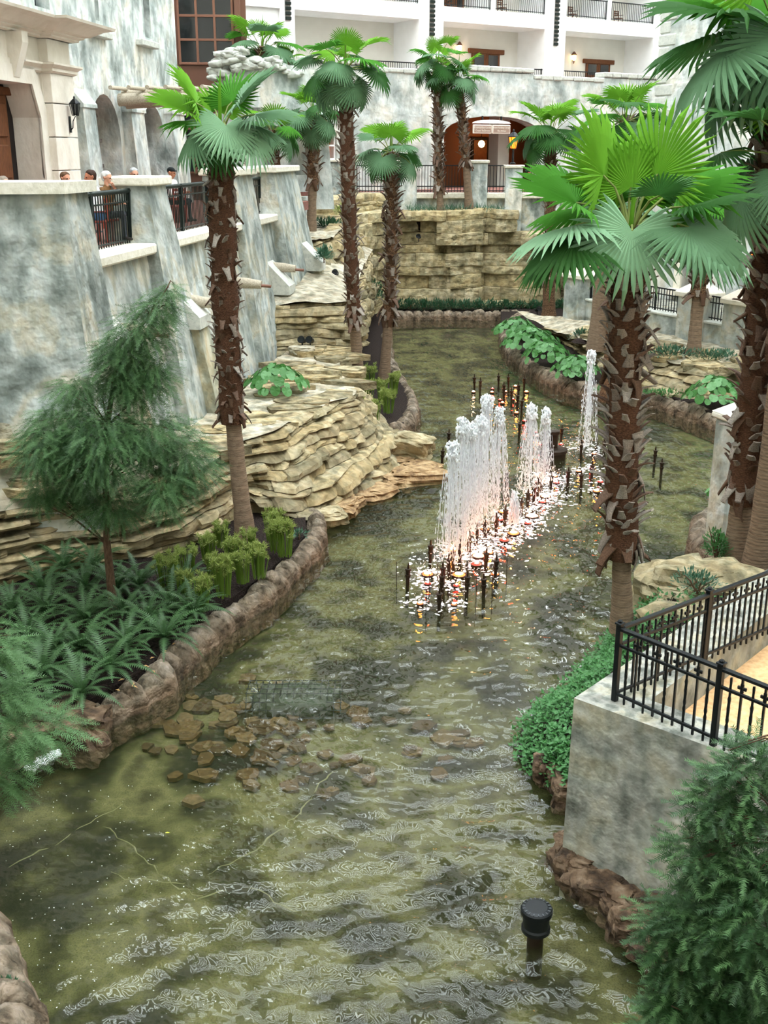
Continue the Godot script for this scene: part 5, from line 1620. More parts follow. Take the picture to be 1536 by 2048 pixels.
func hosta(label: String, at: Vector3, r: float, h: float, n: int, s: float) -> void:
	if ROUND == null:
		var st := mb()
		flat(st)
		var c := Vector3(0, -0.06, 0)
		var ps := []
		for i in 13:
			var a := TAU * i / 12.0
			var q := 1.0 - 0.35 * pow(maxf(0, cos(a)), 8.0)
			ps.append(Vector3(sin(a) * q, 0.10 * absf(sin(a)) - 0.12 * (1.0 - cos(a)) * 0.5 + 0.04 * sin(a * 5), -cos(a) * q * 1.1))
		for i in 12: tri(st, c, ps[i], ps[i + 1])
		tri(st, Vector3(-0.04, 0, -0.6), Vector3(0, -1.4, -0.9), Vector3(0.04, 0, -0.6))
		ROUND = done(st)
	var t := thing("round_leaf_plant", label, "plant", at)
	for i in n:
		var f := (i + 0.5) / n
		var a := i * 2.39996 + r_(-0.3, 0.3)
		var q := sqrt(f)
		var out := Vector3(cos(a), 0, sin(a))
		var p := out * q * r + Vector3(0, h * (1.0 - 0.75 * q * q) + r_(-0.08, 0.08), 0)
		var B := Basis(Vector3.UP, PI / 2 - a) * Basis(Vector3.RIGHT, 0.25 + 0.75 * q + r_(-0.2, 0.2)) * Basis(Vector3.FORWARD, r_(-0.3, 0.3))
		var k := s * r_(0.75, 1.2)
		put("leaf", ROUND, M.hosta if rng.randf() < 0.6 else M.hosta_pale, t, Transform3D(B.scaled_local(Vector3(k, k, k)), p))
func bush(label: String, at: Vector3, r: Vector3, n: int, s: float, mesh: ArrayMesh, m: Material, group: String) -> void:
	var t := thing("shrub", label, "shrub", at, 0, group)
	var st := mb()
	for i in 5:
		var e := Vector3(r_(-0.7, 0.7) * r.x, r.y * r_(0.7, 1.2), r_(-0.7, 0.7) * r.z)
		tube(st, [Vector3(0, -0.1, 0), e * 0.5, e], [0.02, 0.015, 0.006], 5)
	put("stems", done(st), M.bark, t)
	var ts := []
	for i in n:
		var u := Vector3(rng.randfn(), rng.randfn(), rng.randfn()).normalized()
		u.y = absf(u.y) * 1.0 - 0.15
		var q := pow(rng.randf(), 0.4) * (1.0 + 0.4 * nz.get_noise_3d(u.x * 90 + at.x * 40, u.y * 90, u.z * 90))
		var d := (u + Vector3(r_(-0.6, 0.6), r_(-0.2, 0.7), r_(-0.6, 0.6))).normalized()
		var x := d.cross(Vector3(0.05, 1, 0.1)).normalized()
		ts.append(Transform3D(Basis(x, d.cross(x), d).scaled_local(Vector3.ONE * s * r_(0.7, 1.3)), Vector3(u.x * r.x, u.y * r.y + r.y * 0.25, u.z * r.z) * q))
	many("foliage", mesh, m, ts, t)

func palms() -> void:
	palm_parts()
	var B := func(x: float, y: float, h: float) -> Vector3: return G(x, y, h)
	var b: Vector3
	# [label, base px, base height, top px, r0, boots from, frond radius, options]
	var tr := func(p: Vector3, x: float, y: float) -> Vector3: return D(x, y, -p.z)
	b = G(1243, 1250, 0.7)
	palm("big palm in the right foreground, its broad green fans in front of everything", b, tr.call(b, 1262, 445), 0.135, 0.2, 0.98, {"near": true, "k": 1.75, "step": 0.02, "boot": 1.05, "dark": 0.3, "low": M.trunk_smooth, "stem": 1.3, "fronds": [
		[205, 62, 0.75, 1.0, -18, 8, 0, 0], [-35, 60, 0.78, 1.02, -22, -14, 2, 0], [182, 26, 0.78, 0.98, 2, 20, 6, 1], [176, 6, 0.72, 1.02, 14, -8, 7, 4], [160, -6, 0.8, 0.95, 16, 6, 3, 3], [100, 4, 0.5, 0.95, 62, 8, 1, 4], [38, 6, 0.78, 1.05, 34, -18, 4, 2],
		[8, 24, 0.75, 1.0, 10, -12, 6, 3], [-18, 36, 0.8, 1.05, 4, -10, 1, 1], [14, 0, 0.85, 1.0, 22, 10, 5, 2], [200, -8, 0.8, 0.95, 22, 0, 5, 3], [255, 48, 0.8, 0.95, 0, 6, 2, 0], [290, 30, 0.8, 0.95, 10, 0, 0, 1], [320, 12, 0.8, 0.95, 12, 0, 4, 3], [235, 18, 0.8, 0.95, 16, 0, 3, 1], [60, 44, 0.62, 0.55, 8, 10, 6, 3], [270, 80, 0.5, 0.7, -6, 0, 2, 0]]})
	b = G(490, 1068, 0.42)
	palm("tall left palm rising from the papyrus bed before the terrace wall", b, tr.call(b, 440, 246), 0.155, 0.30, 0.78, {"near": true, "k": 1.55, "step": 0.0185, "boot": 0.7, "dark": 0.6, "shag": 0.3, "fronds": [
		[176, 50, 0.5, 0.8, -14, 6, 0, 0], [165, 28, 0.55, 0.78, 4, 20, 6, 0], [20, 46, 0.55, 0.85, 2, -24, 6, 2], [0, 22, 0.6, 0.85, 12, -10, 4, 2], [70, 8, 0.4, 0.75, 55, 10, 1, 4], [30, -4, 0.5, 0.75, 40, -10, 3, 4], [140, -8, 0.45, 0.7, 40, 6, 5, 2], [250, 40, 0.5, 0.75, 0, 0, 0, 0], [300, 55, 0.5, 0.75, 0, 0, 2, 1], [215, 15, 0.5, 0.75, 14, 0, 1, 1], [330, 10, 0.5, 0.75, 18, 0, 3, 2], [90, -22, 0.4, 0.65, 50, 0, 7, 3]]})
	b = G(720, 795, 0.42)
	palm("tallest middle palm with a full dark crown, left of the other middle palm", b, tr.call(b, 690, 130), 0.165, 0.24, 0.88, {"near": true, "k": 1.25, "step": 0.028, "boot": 0.95, "n": 18, "low_el": -50, "dark": 0.3})
	b = G(768, 752, 0.42)
	palm("shorter middle palm standing at the water side of the tallest one", b, tr.call(b, 781, 296), 0.155, 0.26, 0.78, {"k": 1.2, "step": 0.024, "boot": 1.15, "n": 14, "low_el": -48})
	b = D(553, 345, 45)
	palm("small palm behind the terrace parapet under the ruined wall", b, tr.call(b, 546, 258), 0.13, 0.1, 0.85, {"k": 1.2, "step": 0.06, "boot": 1.4, "n": 12, "low_el": -35})
	b = G(622, 460, 4.7)
	palm("palm partly hidden behind the crown of the tallest middle palm", b, tr.call(b, 626, 222), 0.17, 0.4, 0.95, {"k": 1.35, "step": 0.03, "boot": 1.2, "n": 14, "low_el": -45})
	b = D(524, 118, 50)
	palm("stubby palm growing on top of the ruined stone wall", b, tr.call(b, 525, 92), 0.2, 0.1, 1.05, {"k": 1.2, "step": 0.07, "boot": 1.6, "n": 15, "low_el": -40})
	b = D(572, 132, 50)
	palm("tiny palm tuft on the lower ledge of the ruined wall", b, tr.call(b, 572, 124), 0.1, 0.1, 0.5, {"step": 0.1, "n": 9, "low_el": 0})
	b = D(881, 420, 56.9)
	palm("slim far palm on the cliff, left of its twin before the arch", b, tr.call(b, 877, 122), 0.14, 0.14, 0.95, {"k": 1.3, "step": 0.028, "boot": 1.3, "n": 14, "low_el": -45, "dark": 0.2})
	b = D(938, 415, 57.0)
	palm("slim far palm on the cliff, right of its twin before the arch", b, tr.call(b, 916, 158), 0.17, 0.33, 0.98, {"k": 1.15, "step": 0.028, "boot": 1.2, "n": 12, "low_el": -30})
	b = G(1097, 637, 0.6)
	palm("palm at the right end of the cliff, its crown above the garland railing", b, tr.call(b, 1101, 262), 0.25, 0.2, 1.2, {"k": 0.95, "step": 0.035, "boot": 1.1, "n": 15, "low_el": -35, "low": M.trunk})
	b = G(1193, 692, 1.0)
	palm("pale trunked palm leaning right behind the big palm, crown above it", b, tr.call(b, 1252, 235), 0.27, 0.62, 1.1, {"k": 0.9, "step": 0.04, "boot": 1.2, "n": 14, "low_el": -20})
	b = G(1214, 795, 0.55)
	palm("reddish trunked palm close behind the big palm on the right bank", b, tr.call(b, 1236, 420), 0.17, 0.48, 0.9, {"k": 1.1, "step": 0.03, "boot": 1.3, "n": 14, "low_el": -30, "low": M.trunk})
	b = G(1386, 712, 1.2)
	palm("slim palm before the stone framed window on the right", b, tr.call(b, 1410, 420), 0.2, 0.42, 1.05, {"k": 1.25, "step": 0.03, "boot": 1.2, "n": 16, "low_el": -35})
	b = G(1470, 1132, 0.5)
	palm("leaning dark trunked palm at the right edge, its crown hanging into the top corner", b, tr.call(b, 1562, 60), 0.2, 0.14, 1.35, {"near": true, "k": 1.3, "step": 0.03, "boot": 1.2, "dark": 0.45, "shag": 0.3, "low": M.trunk_smooth, "fronds": [
		[172, 20, 0.9, 1.35, 14, 10, 0, 3], [160, -10, 0.9, 1.35, 30, -6, 3, 2], [190, -28, 0.8, 1.3, 38, 10, 5, 2], [130, -14, 0.7, 1.25, 50, 10, 7, 4], [210, 4, 0.9, 1.3, 20, 0, 4, 3], [100, -5, 0.7, 1.25, 55, 0, 1, 2], [230, 30, 0.9, 1.3, 6, 0, 1, 1], [60, 20, 0.8, 1.2, 20, 0, 0, 1], [20, 10, 0.8, 1.2, 20, 0, 3, 3], [300, 30, 0.8, 1.2, 10, 0, 2, 1], [150, 48, 0.8, 1.2, 0, 0, 0, 0], [330, -10, 0.8, 1.2, 25, 0, 5, 3], [175, -48, 0.6, 1.1, 40, 0, 5, 3]]})
	b = G(1512, 1155, 0.5)
	palm("pale thick trunked palm cut off by the right edge of the picture", b, tr.call(b, 1590, 300), 0.23, 0.55, 1.1, {"near": true, "k": 1.3, "step": 0.06, "boot": 1.4, "n": 12, "low": M.trunk_smooth})

# ---------------------------------------------------------------- the banks
func cliff_bulge(p: Vector3) -> float:
	var v := 0.0
	if p.y > 3.3 and p.x > 0.6: v += 0.4
	if p.y > 3.3 and p.y < 4.2 and p.x > 0.4 and p.x < 2.6: v -= 0.55
	if p.x > 4.9 and p.x < 5.4: v -= 0.35
	if p.x > 2.6 and p.x < 3.0 and p.y < 3.3: v -= 0.25
	return v + nz.get_noise_2d(p.x * 25, p.y * 18) * 0.5
func banks() -> void:
	# left bank
	var bank := area("rock_bank", "bedded buff sandstone ledges of the left bank below the terrace wall")
	var foot := xhd([[-9.5, 0.3, 16.6], [-7.4, 0.3, 17.9], [-6.3, 0.3, 19.0], [-5.0, 0.3, 19.75], [-4.2, 0.3, 20.3], [-3.6, 0.3, 21.2], [-3.1, 0.3, 22.6], [-2.6, 0.25, 22.7], [-1.95, 0.15, 22.1], [-1.35, 0.0, 22.5], [-0.75, 0.0, 23.9], [-0.15, 0.0, 25.6], [0.4, 0.0, 27.6], [0.3, 0.2, 29.6], [0.0, 0.3, 31.4], [-0.5, 0.3, 33.4], [-1.1, 0.3, 35.6], [-1.2, 0.3, 38], [-1.1, 0.3, 42], [-0.9, 0.3, 46], [-0.7, 0.3, 52]])
	var top := xhd([[-9.5, 1.7, 17.4], [-7.4, 1.6, 18.6], [-6.2, 1.55, 19.5], [-5.0, 1.5, 20.0], [-4.25, 1.55, 20.6], [-3.75, 1.65, 21.4], [-3.4, 1.75, 22.5], [-2.95, 1.75, 23.5], [-2.5, 1.75, 24.2], [-2.15, 1.78, 25.0], [-1.75, 1.78, 26.1], [-1.3, 1.78, 27.3], [-0.75, 1.75, 28.4], [-0.85, 1.75, 29.6], [-1.2, 1.75, 31.2], [-1.35, 1.8, 33.4], [-1.35, 1.8, 35.6], [-1.3, 1.8, 38], [-1.2, 1.8, 42], [-1.0, 1.8, 46], [-0.8, 1.8, 52]])
	strata(bank, foot, top, 11, Vector2(0.6, 2.2), M.rock, 0.13)
	var inner := xhd([[-11, 3.4, 18.6], [-9, 3.2, 19.2], [-7.0, 3.1, 19.6], [-5.8, 2.7, 20.0], [-5.2, 2.0, 21.4], [-4.9, 1.75, 24.0], [-4.3, 1.7, 26.5], [-3.9, 1.75, 29.0], [-3.4, 1.8, 32], [-3.0, 1.85, 35.0], [-2.6, 2.0, 38], [-2.2, 2.0, 42], [-2, 2, 46], [-2, 2, 52]])
	put("ledge_top", ribbon(top.map(func(p): return p + Vector3(0, 0.01, 0)), inner, 110, 12, 0.10, 45), M.ledge, bank)
	# thin flakes of stone lying on the plateau
	for i in 70:
		var k := rng.randi() % 12
		var p: Vector3 = top[2 + k].lerp(inner[2 + mini(k, 9)], r_(0.05, 0.8))
		var st := mb()
		var poly := []
		var n := 6
		for a in n: poly.append(Vector2.from_angle(TAU * (a + r_(-0.2, 0.2)) / n) * Vector2(r_(0.5, 0.9), r_(0.3, 0.5)) * r_(0.6, 1.2))
		slabxz(st, poly, -0.1, r_(0.05, 0.11))
		put("stone_flake", done(st), M.rock[rng.randi() % 5], bank, Transform3D(Basis(Vector3.UP, r_(-0.5, 0.5)), p + Vector3(0, -0.02, 0)))
	# second, higher ledge farther on
	foot = xhd([[-3.8, 1.6, 34.2], [-2.6, 1.6, 34.4], [-1.7, 1.6, 34.5], [-1.0, 1.5, 35.3], [-0.75, 1.3, 37.0], [-0.75, 1.2, 40], [-0.7, 1.0, 44], [-0.5, 0.8, 49], [-0.3, 0.6, 53]])
	top = xhd([[-3.8, 3.15, 35.2], [-2.6, 3.2, 35.5], [-1.8, 3.2, 35.6], [-1.2, 3.15, 36.2], [-1.0, 3.1, 37.4], [-0.95, 3.1, 40], [-0.9, 3.3, 44], [-0.7, 3.4, 49], [-0.5, 3.4, 53]])
	strata(bank, foot, top, 8, Vector2(0.9, 2.4), M.rock, 0.13)
	inner = xhd([[-3.8, 3.4, 36], [-3.4, 3.4, 37.0], [-3.2, 3.5, 38], [-3.0, 3.6, 39], [-2.8, 3.7, 40], [-2.6, 3.8, 42], [-2.4, 3.9, 45], [-2.2, 4, 49], [-2, 4, 53]])
	put("ledge_top", ribbon(top, inner, 60, 8, 0.12, 40), M.ledge, bank)
	foot = xhd([[-3.6, 3.3, 40.5], [-2.6, 3.4, 41.5], [-1.9, 3.4, 43], [-1.3, 3.3, 45.5], [-1.0, 3.2, 48], [-0.7, 3.2, 51]])
	top = xhd([[-3.6, 4.2, 41.2], [-2.8, 4.5, 42.4], [-2.2, 4.6, 44], [-1.7, 4.7, 46.5], [-1.5, 4.9, 49], [-1.2, 5.0, 52]])
	strata(bank, foot, top, 5, Vector2(0.8, 1.8), M.rock, 0.2)
	inner = xhd([[-4.5, 4.6, 42], [-4.0, 4.7, 45], [-4.0, 4.7, 48], [-4, 4.8, 52], [-3.5, 4.9, 55]])
	put("ledge_top", ribbon(top, inner, 40, 6, 0.15, 40), M.ledge, bank)
	# boulders and stepping rocks at the spur
	var bs := [[825, 893, 0.35, 1.25, 0.75, 0.9], [785, 885, 0.3, 0.7, 0.65, 0.7], [840, 950, 0.06, 1.5, 0.4, 0.9], [790, 960, 0.0, 1.1, 0.3, 0.9], [740, 985, 0.02, 1.2, 0.35, 1.0], [690, 1012, 0.05, 1.3, 0.4, 0.9], [790, 915, 0.02, 1.7, 0.3, 0.9], [660, 1035, 0.1, 0.8, 0.4, 0.7], [720, 955, 0.15, 1.0, 0.4, 0.8], [845, 935, 0.02, 1.2, 0.25, 0.8]]
	for i in bs.size():
		var q: Array = bs[i]
		put("boulder", boulder(Vector3(q[3], q[4], q[5]), i * 3, 0.16 if i != 1 else 0.0, true), M.tan_rock if i in [2, 3, 4, 5, 6, 9] else (M.rock[3] if i == 1 else M.rock[0]), bank, Transform3D(Basis(Vector3.UP, i * 0.35 - 0.4), G(q[0], q[1], q[2])))
	for q in [[18, 840, 2.9, 1.5, 1.1], [45, 872, 2.6, 0.9, 0.6], [605, 705, 1.9, 0.8, 0.4]]:
		put("boulder", boulder(Vector3(q[3], q[4], q[3]), int(q[0]), 0.0, true), M.ledge if q[0] > 100 else M.butt_cap, bank, Transform3D(Basis(), G(q[0], q[1], q[2])))
	# planted beds with kerbs
	var bed := area("soil_left", "dark soil of the left planting beds")
	var st := mb()
	slabxz(st, [Vector2(-9.5, -16), Vector2(-5.0, -12.9), Vector2(-4.5, -13.7), Vector2(-3.6, -15.3), Vector2(-3.1, -17.0), Vector2(-2.4, -18.7), Vector2(-1.95, -20.0), Vector2(-1.6, -21.4), Vector2(-1.7, -22.6), Vector2(-2.6, -24), Vector2(-4.5, -21), Vector2(-9.5, -19)], -0.5, 0.32)
	put("soil", done(st), M.soil, bed)
	st = mb()
	slabxz(st, [Vector2(0.2, -30.0), Vector2(0.65, -31.5), Vector2(0.75, -34), Vector2(0.7, -36), Vector2(0.35, -38.8), Vector2(0.25, -44), Vector2(0.3, -52), Vector2(0.3, -54.4), Vector2(8.5, -54.4), Vector2(9.5, -52), Vector2(9.5, -57.5), Vector2(-1.5, -57.5), Vector2(-1.6, -40), Vector2(-1.2, -33)], -0.5, 0.32)
	put("soil", done(st), M.soil, bed)
	var kb := area("kerb_left", "rounded brown kerb stones round the left planting beds")
	kerb(kb, [G(642, 1040), G(652, 1068), G(646, 1100), G(605, 1150), G(545, 1205), G(435, 1285), G(335, 1385), G(240, 1448), G(165, 1490)], 0.46, 0.38, Vector2(0.3, 0.62))
	kerb(kb, [G(783, 646), G(783, 700), G(800, 758), G(828, 798), G(836, 830), G(826, 858), G(795, 880)], 0.46, 0.42, Vector2(0.4, 0.6))
	kerb(kb, [Vector3(6.6, 0, -53.9), Vector3(5.0, 0, -53.8), Vector3(3.0, 0, -54.0), Vector3(1.2, 0, -53.8), Vector3(0.4, 0, -53.2)], 0.6, 0.46, Vector2(0.4, 0.7))
	put("kerb_end", boulder(Vector3(0.75, 0.8, 0.7), 4, 0.0, true), M.rust_rock, kb, Transform3D(Basis(), G(178, 1478, 0.05) + Vector3(-0.1, 0, -0.1)))
	kerb(kb, [G(-60, 1770), G(0, 1835), G(45, 1920), G(75, 2000), G(95, 2080), G(60, 2300), G(-60, 2600)], 0.7, 0.5, Vector2(0.35, 0.6))
	# the culvert mouth under the feathery shrub
	var cv := G(110, 1500, 0.0)
	var cf := frame(Vector3(cv.x, 0, cv.z), G(165, 1480) - G(60, 1535))
	var cu := area("culvert", "overflow slot with painted shade and a rusty lip in the left bank", cf)
	put("lintel", spanm(Vector3(-1.2, 0.3, -0.6), Vector3(0.75, 0.42, 0.05), 0.03), M.rust_rock, cu)
	put("slot", spanm(Vector3(-1.2, -0.3, -0.6), Vector3(0.7, 0.3, -0.25)), M.dark, cu)  # solid dark block; the shade inside the slot is put into its colour
	put("rusty_lip", spanm(Vector3(-1.2, 0.02, -0.25), Vector3(0.7, 0.1, 0.06), 0.015), M.rust_rock, cu)
	put("bank_fill", spanm(Vector3(-3.5, -0.4, -4.0), Vector3(0.7, 0.3, -0.6)), M.soil, cu)
	put("bank_stone", boulder(Vector3(1.2, 0.7, 0.9), 5), M.rust_rock, cu, Transform3D(Basis(), Vector3(-1.6, 0.1, -0.1)))
	var ft := []
	for i in 90: ft.append(Transform3D(Basis.from_euler(Vector3(r_(0, 6), r_(0, 6), 0)).scaled(Vector3.ONE * r_(0.02, 0.05)), cf * Vector3(r_(-0.55, -0.02) if i < 70 else r_(0.3, 0.6), r_(-0.01, 0.05), 0.12 + r_(-0.05, 0.06))))
	var fm := many("overflow_foam", drop_mesh(), M.foam, ft, self)
	tag(fm, "white foam lying along the culvert lip at the left bank", "foam")
	# fallen leaves on the soil
	for i in 9:
		var p := G([268, 262, 300, 310, 250, 330, 285, 345, 240][i], [1365, 1372, 1318, 1345, 1358, 1300, 1332, 1290, 1382][i], 0.42)
		var q := put("fallen_leaf", leaf_mesh(0.4, 0.1), plain("b08a5c", 0.8), self, Transform3D(Basis(Vector3.UP, i * 1.3).scaled(Vector3.ONE * 0.11), p))
		tag(q, "dry tan fallen leaf on the dark soil, %s of nine along the kerb" % nth(i + 1), "leaf", "fallen leaves on the left bed")
	# the cliff
	var cl := area("rock_cliff", "tall bedded sandstone cliff at the far end of the canal")
	var cfoot := xhd([[-1.6, 0.2, 50.5], [-0.9, 0.2, 52.5], [-0.2, 0.2, 54.6], [0.8, 0.2, 56.0], [2.2, 0.2, 56.2], [3.6, 0.2, 55.9], [5.0, 0.2, 56.2], [6.0, 0.2, 56.6], [7.2, 0.2, 55.9], [8.4, 0.2, 56.0], [9.6, 0.2, 57.2]])
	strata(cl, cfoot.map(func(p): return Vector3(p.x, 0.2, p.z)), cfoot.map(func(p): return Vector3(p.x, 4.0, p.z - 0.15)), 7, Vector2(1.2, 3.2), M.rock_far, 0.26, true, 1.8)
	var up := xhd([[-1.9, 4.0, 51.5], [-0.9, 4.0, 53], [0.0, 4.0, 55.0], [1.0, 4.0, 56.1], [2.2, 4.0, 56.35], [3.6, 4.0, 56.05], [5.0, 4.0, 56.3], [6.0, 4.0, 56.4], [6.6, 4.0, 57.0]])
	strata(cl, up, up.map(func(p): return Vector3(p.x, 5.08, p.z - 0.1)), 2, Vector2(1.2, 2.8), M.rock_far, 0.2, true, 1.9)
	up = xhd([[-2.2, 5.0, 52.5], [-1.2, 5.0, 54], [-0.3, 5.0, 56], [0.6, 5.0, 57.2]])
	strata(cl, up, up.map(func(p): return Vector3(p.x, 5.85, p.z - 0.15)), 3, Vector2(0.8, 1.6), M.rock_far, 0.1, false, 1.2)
	put("cliff_top", spanm(Vector3(0.3, 4.0, -58.0), Vector3(6.4, 4.95, -56.9), 0.1), M.soil, cl)
	put("cliff_core", spanm(Vector3(-1.5, 0.0, -58.0), Vector3(9.5, 3.9, -57.0)), M.rock[1], cl)
	# right bank
	var rb := area("bank_right", "right bank of soil, flat stones and low sandstone ledges")
	st = mb()
	slabxz(st, [G(1002, 664), G(1012, 690), G(1025, 715), G(1075, 752), G(1160, 788), G(1250, 800), G(1335, 818), G(1440, 860), G(1600, 930), G(1700, 700), G(1500, 600), G(1000, 600)], -0.5, 0.42)
	put("soil", done(st), M.soil, rb)
	var kr := area("kerb_right", "rounded brown kerb stones along the right bank")
	kerb(kr, [G(1500, 905), G(1440, 868), G(1335, 826), G(1250, 806), G(1155, 796), G(1070, 758), G(1018, 722), G(1004, 694), G(1000, 668), G(1030, 645), G(1075, 632)], 0.58, 0.46, Vector2(0.38, 0.62))
	var rfoot := [G(1500, 800, 0.4), G(1440, 795, 0.4), G(1380, 800, 0.4), G(1300, 782, 0.4), G(1240, 760, 0.4), G(1190, 725, 0.4), G(1130, 690, 0.4), G(1085, 662, 0.4)]
	var rtop := [G(1520, 735, 1.15), G(1460, 738, 1.2), G(1400, 738, 1.2), G(1330, 720, 1.2), G(1260, 700, 1.15), G(1200, 690, 1.05), G(1140, 672, 0.95), G(1090, 655, 0.9)]
	rfoot.reverse()
	rtop.reverse()
	strata(rb, rfoot, rtop, 4, Vector2(1.0, 2.6), M.rock, 0.14)
	rtop.reverse()
	var rin := [RF * Vector3(13, 1.35, 0.1), RF * Vector3(11, 1.35, 0.1), RF * Vector3(8, 1.3, 0.1), RF * Vector3(5.5, 1.25, 0.1), RF * Vector3(3, 1.2, 0.1), RF * Vector3(1, 1.15, 0.2), RF * Vector3(-1, 1.1, 0.3), RF * Vector3(-4, 1.0, 0.4)]
	put("ledge_top", ribbon(rtop, rin, 60, 10, 0.10, 40), M.ledge, rb)
	for i in 22:
		var k := rng.randi() % 6
		var p: Vector3 = rtop[k].lerp(rin[k], r_(0.05, 0.6))
		var s := mb()
		var poly := []
		for a in 6: poly.append(Vector2.from_angle(TAU * (a + r_(-0.2, 0.2)) / 6) * Vector2(r_(0.6, 1.1), r_(0.4, 0.7)))
		slabxz(s, poly, -0.1, r_(0.06, 0.12))
		put("flat_stone", done(s), M.rock[rng.randi() % 5], rb, Transform3D(Basis(Vector3.UP, r_(0, 3)), p))
	st = mb()
	for q in [[1385, 712, 1.0, 0.8], [1168, 684, 0.5, 0.5], [1430, 725, 1.1, 0.7]]:
		var p := G(q[0], q[1], 1.12 if q[0] > 1300 else 0.88)
		lathe(st, [[q[2], 0], [q[2] * 0.7, 0.1], [0.05, 0.16]], 12, p)
	put("soil", done(st), M.soil, rb)
	# the near planter behind the fence
	st = mb()
	slabxz(st, [G(1490, 1035), G(1440, 1055), G(1420, 1085), G(1425, 1115), G(1450, 1140), G(1430, 1165), G(1600, 1200), G(1700, 1050)], -0.5, 0.38)
	put("soil", done(st), M.soil, rb)
	kerb(kr, [G(1440, 1150), G(1408, 1132), G(1378, 1098), G(1384, 1062), G(1425, 1036), G(1480, 1022)], 0.55, 0.42, Vector2(0.3, 0.5))
	for q in [[1350, 1205, 0.7, 1.5, 1.5], [1385, 1185, 0.9, 1.3, 1.0], [1330, 1235, 0.6, 0.8, 1.3], [1360, 1290, 0.6, 1.4, 1.5], [1430, 1200, 0.8, 1.6, 1.2]]:
		put("boulder", boulder(Vector3(q[3], q[4], q[3]), int(q[0]), 0.12, true), M.rock[0], rb, Transform3D(Basis(Vector3.UP, q[0] * 0.1), G(q[0], q[1], q[2] - 0.3)))
	# the ivy bank
	var edge := [G(1320, 1165), G(1262, 1228), G(1215, 1280), G(1135, 1365), G(1055, 1432), G(1032, 1480), G(1062, 1540), G(1140, 1592)]
	var crest := [G(1350, 1195, 0.9), G(1320, 1240, 0.95), G(1290, 1300, 1.0), G(1230, 1370, 0.9), G(1180, 1420, 0.75), G(1160, 1460, 0.6), G(1150, 1510, 0.45), G(1145, 1580, 0.2)]
	for i in edge.size(): edge[i].y = -0.1
	var mound := area("ivy_mound", "low earth mound under the ivy beside the concrete block")
	put("earth", ribbon(edge, crest, 50, 10, 0.15, 60), M.soil, mound)
	var back := []
	for p in crest: back.append(p + Vector3(1.6, 0.0, 0.0))
	put("earth", ribbon(crest, back, 50, 4, 0.05, 60), M.soil, mound)
	var pe := sample(smooth(edge, 0.2), 60)
	var pc := sample(smooth(crest, 0.2), 60)
	var ts := []
	for i in 9000:
		var k := rng.randi() % 60
		var u := rng.randf()
		var p: Vector3 = pe[k].lerp(pc[k], u)
		p += Vector3(r_(-0.12, 0.12), 0, r_(-0.12, 0.12))
		p.y += r_(0.0, 0.14) + 0.12 * sin(u * PI) + nz.get_noise_2d(p.x * 90, p.z * 90) * 0.12
		if u > 0.9: p.x += r_(0, 0.8)
		if u < 0.05: p.y = maxf(p.y, 0.01)
		var d := Vector3(r_(-1, 1), r_(-0.5, 0.7), r_(-1, 1)).normalized()
		var x := d.cross(Vector3(0.05, 1, 0.1)).normalized()
		ts.append(Transform3D(Basis(x, d.cross(x), d).scaled_local(Vector3.ONE * r_(0.05, 0.1)), p))
	var iv := many("ivy", leaf_mesh(0.7, 0.12), M.ivy, ts, self)
	tag(iv, "dense green ivy creeping over the bank left of the concrete block", "ivy")

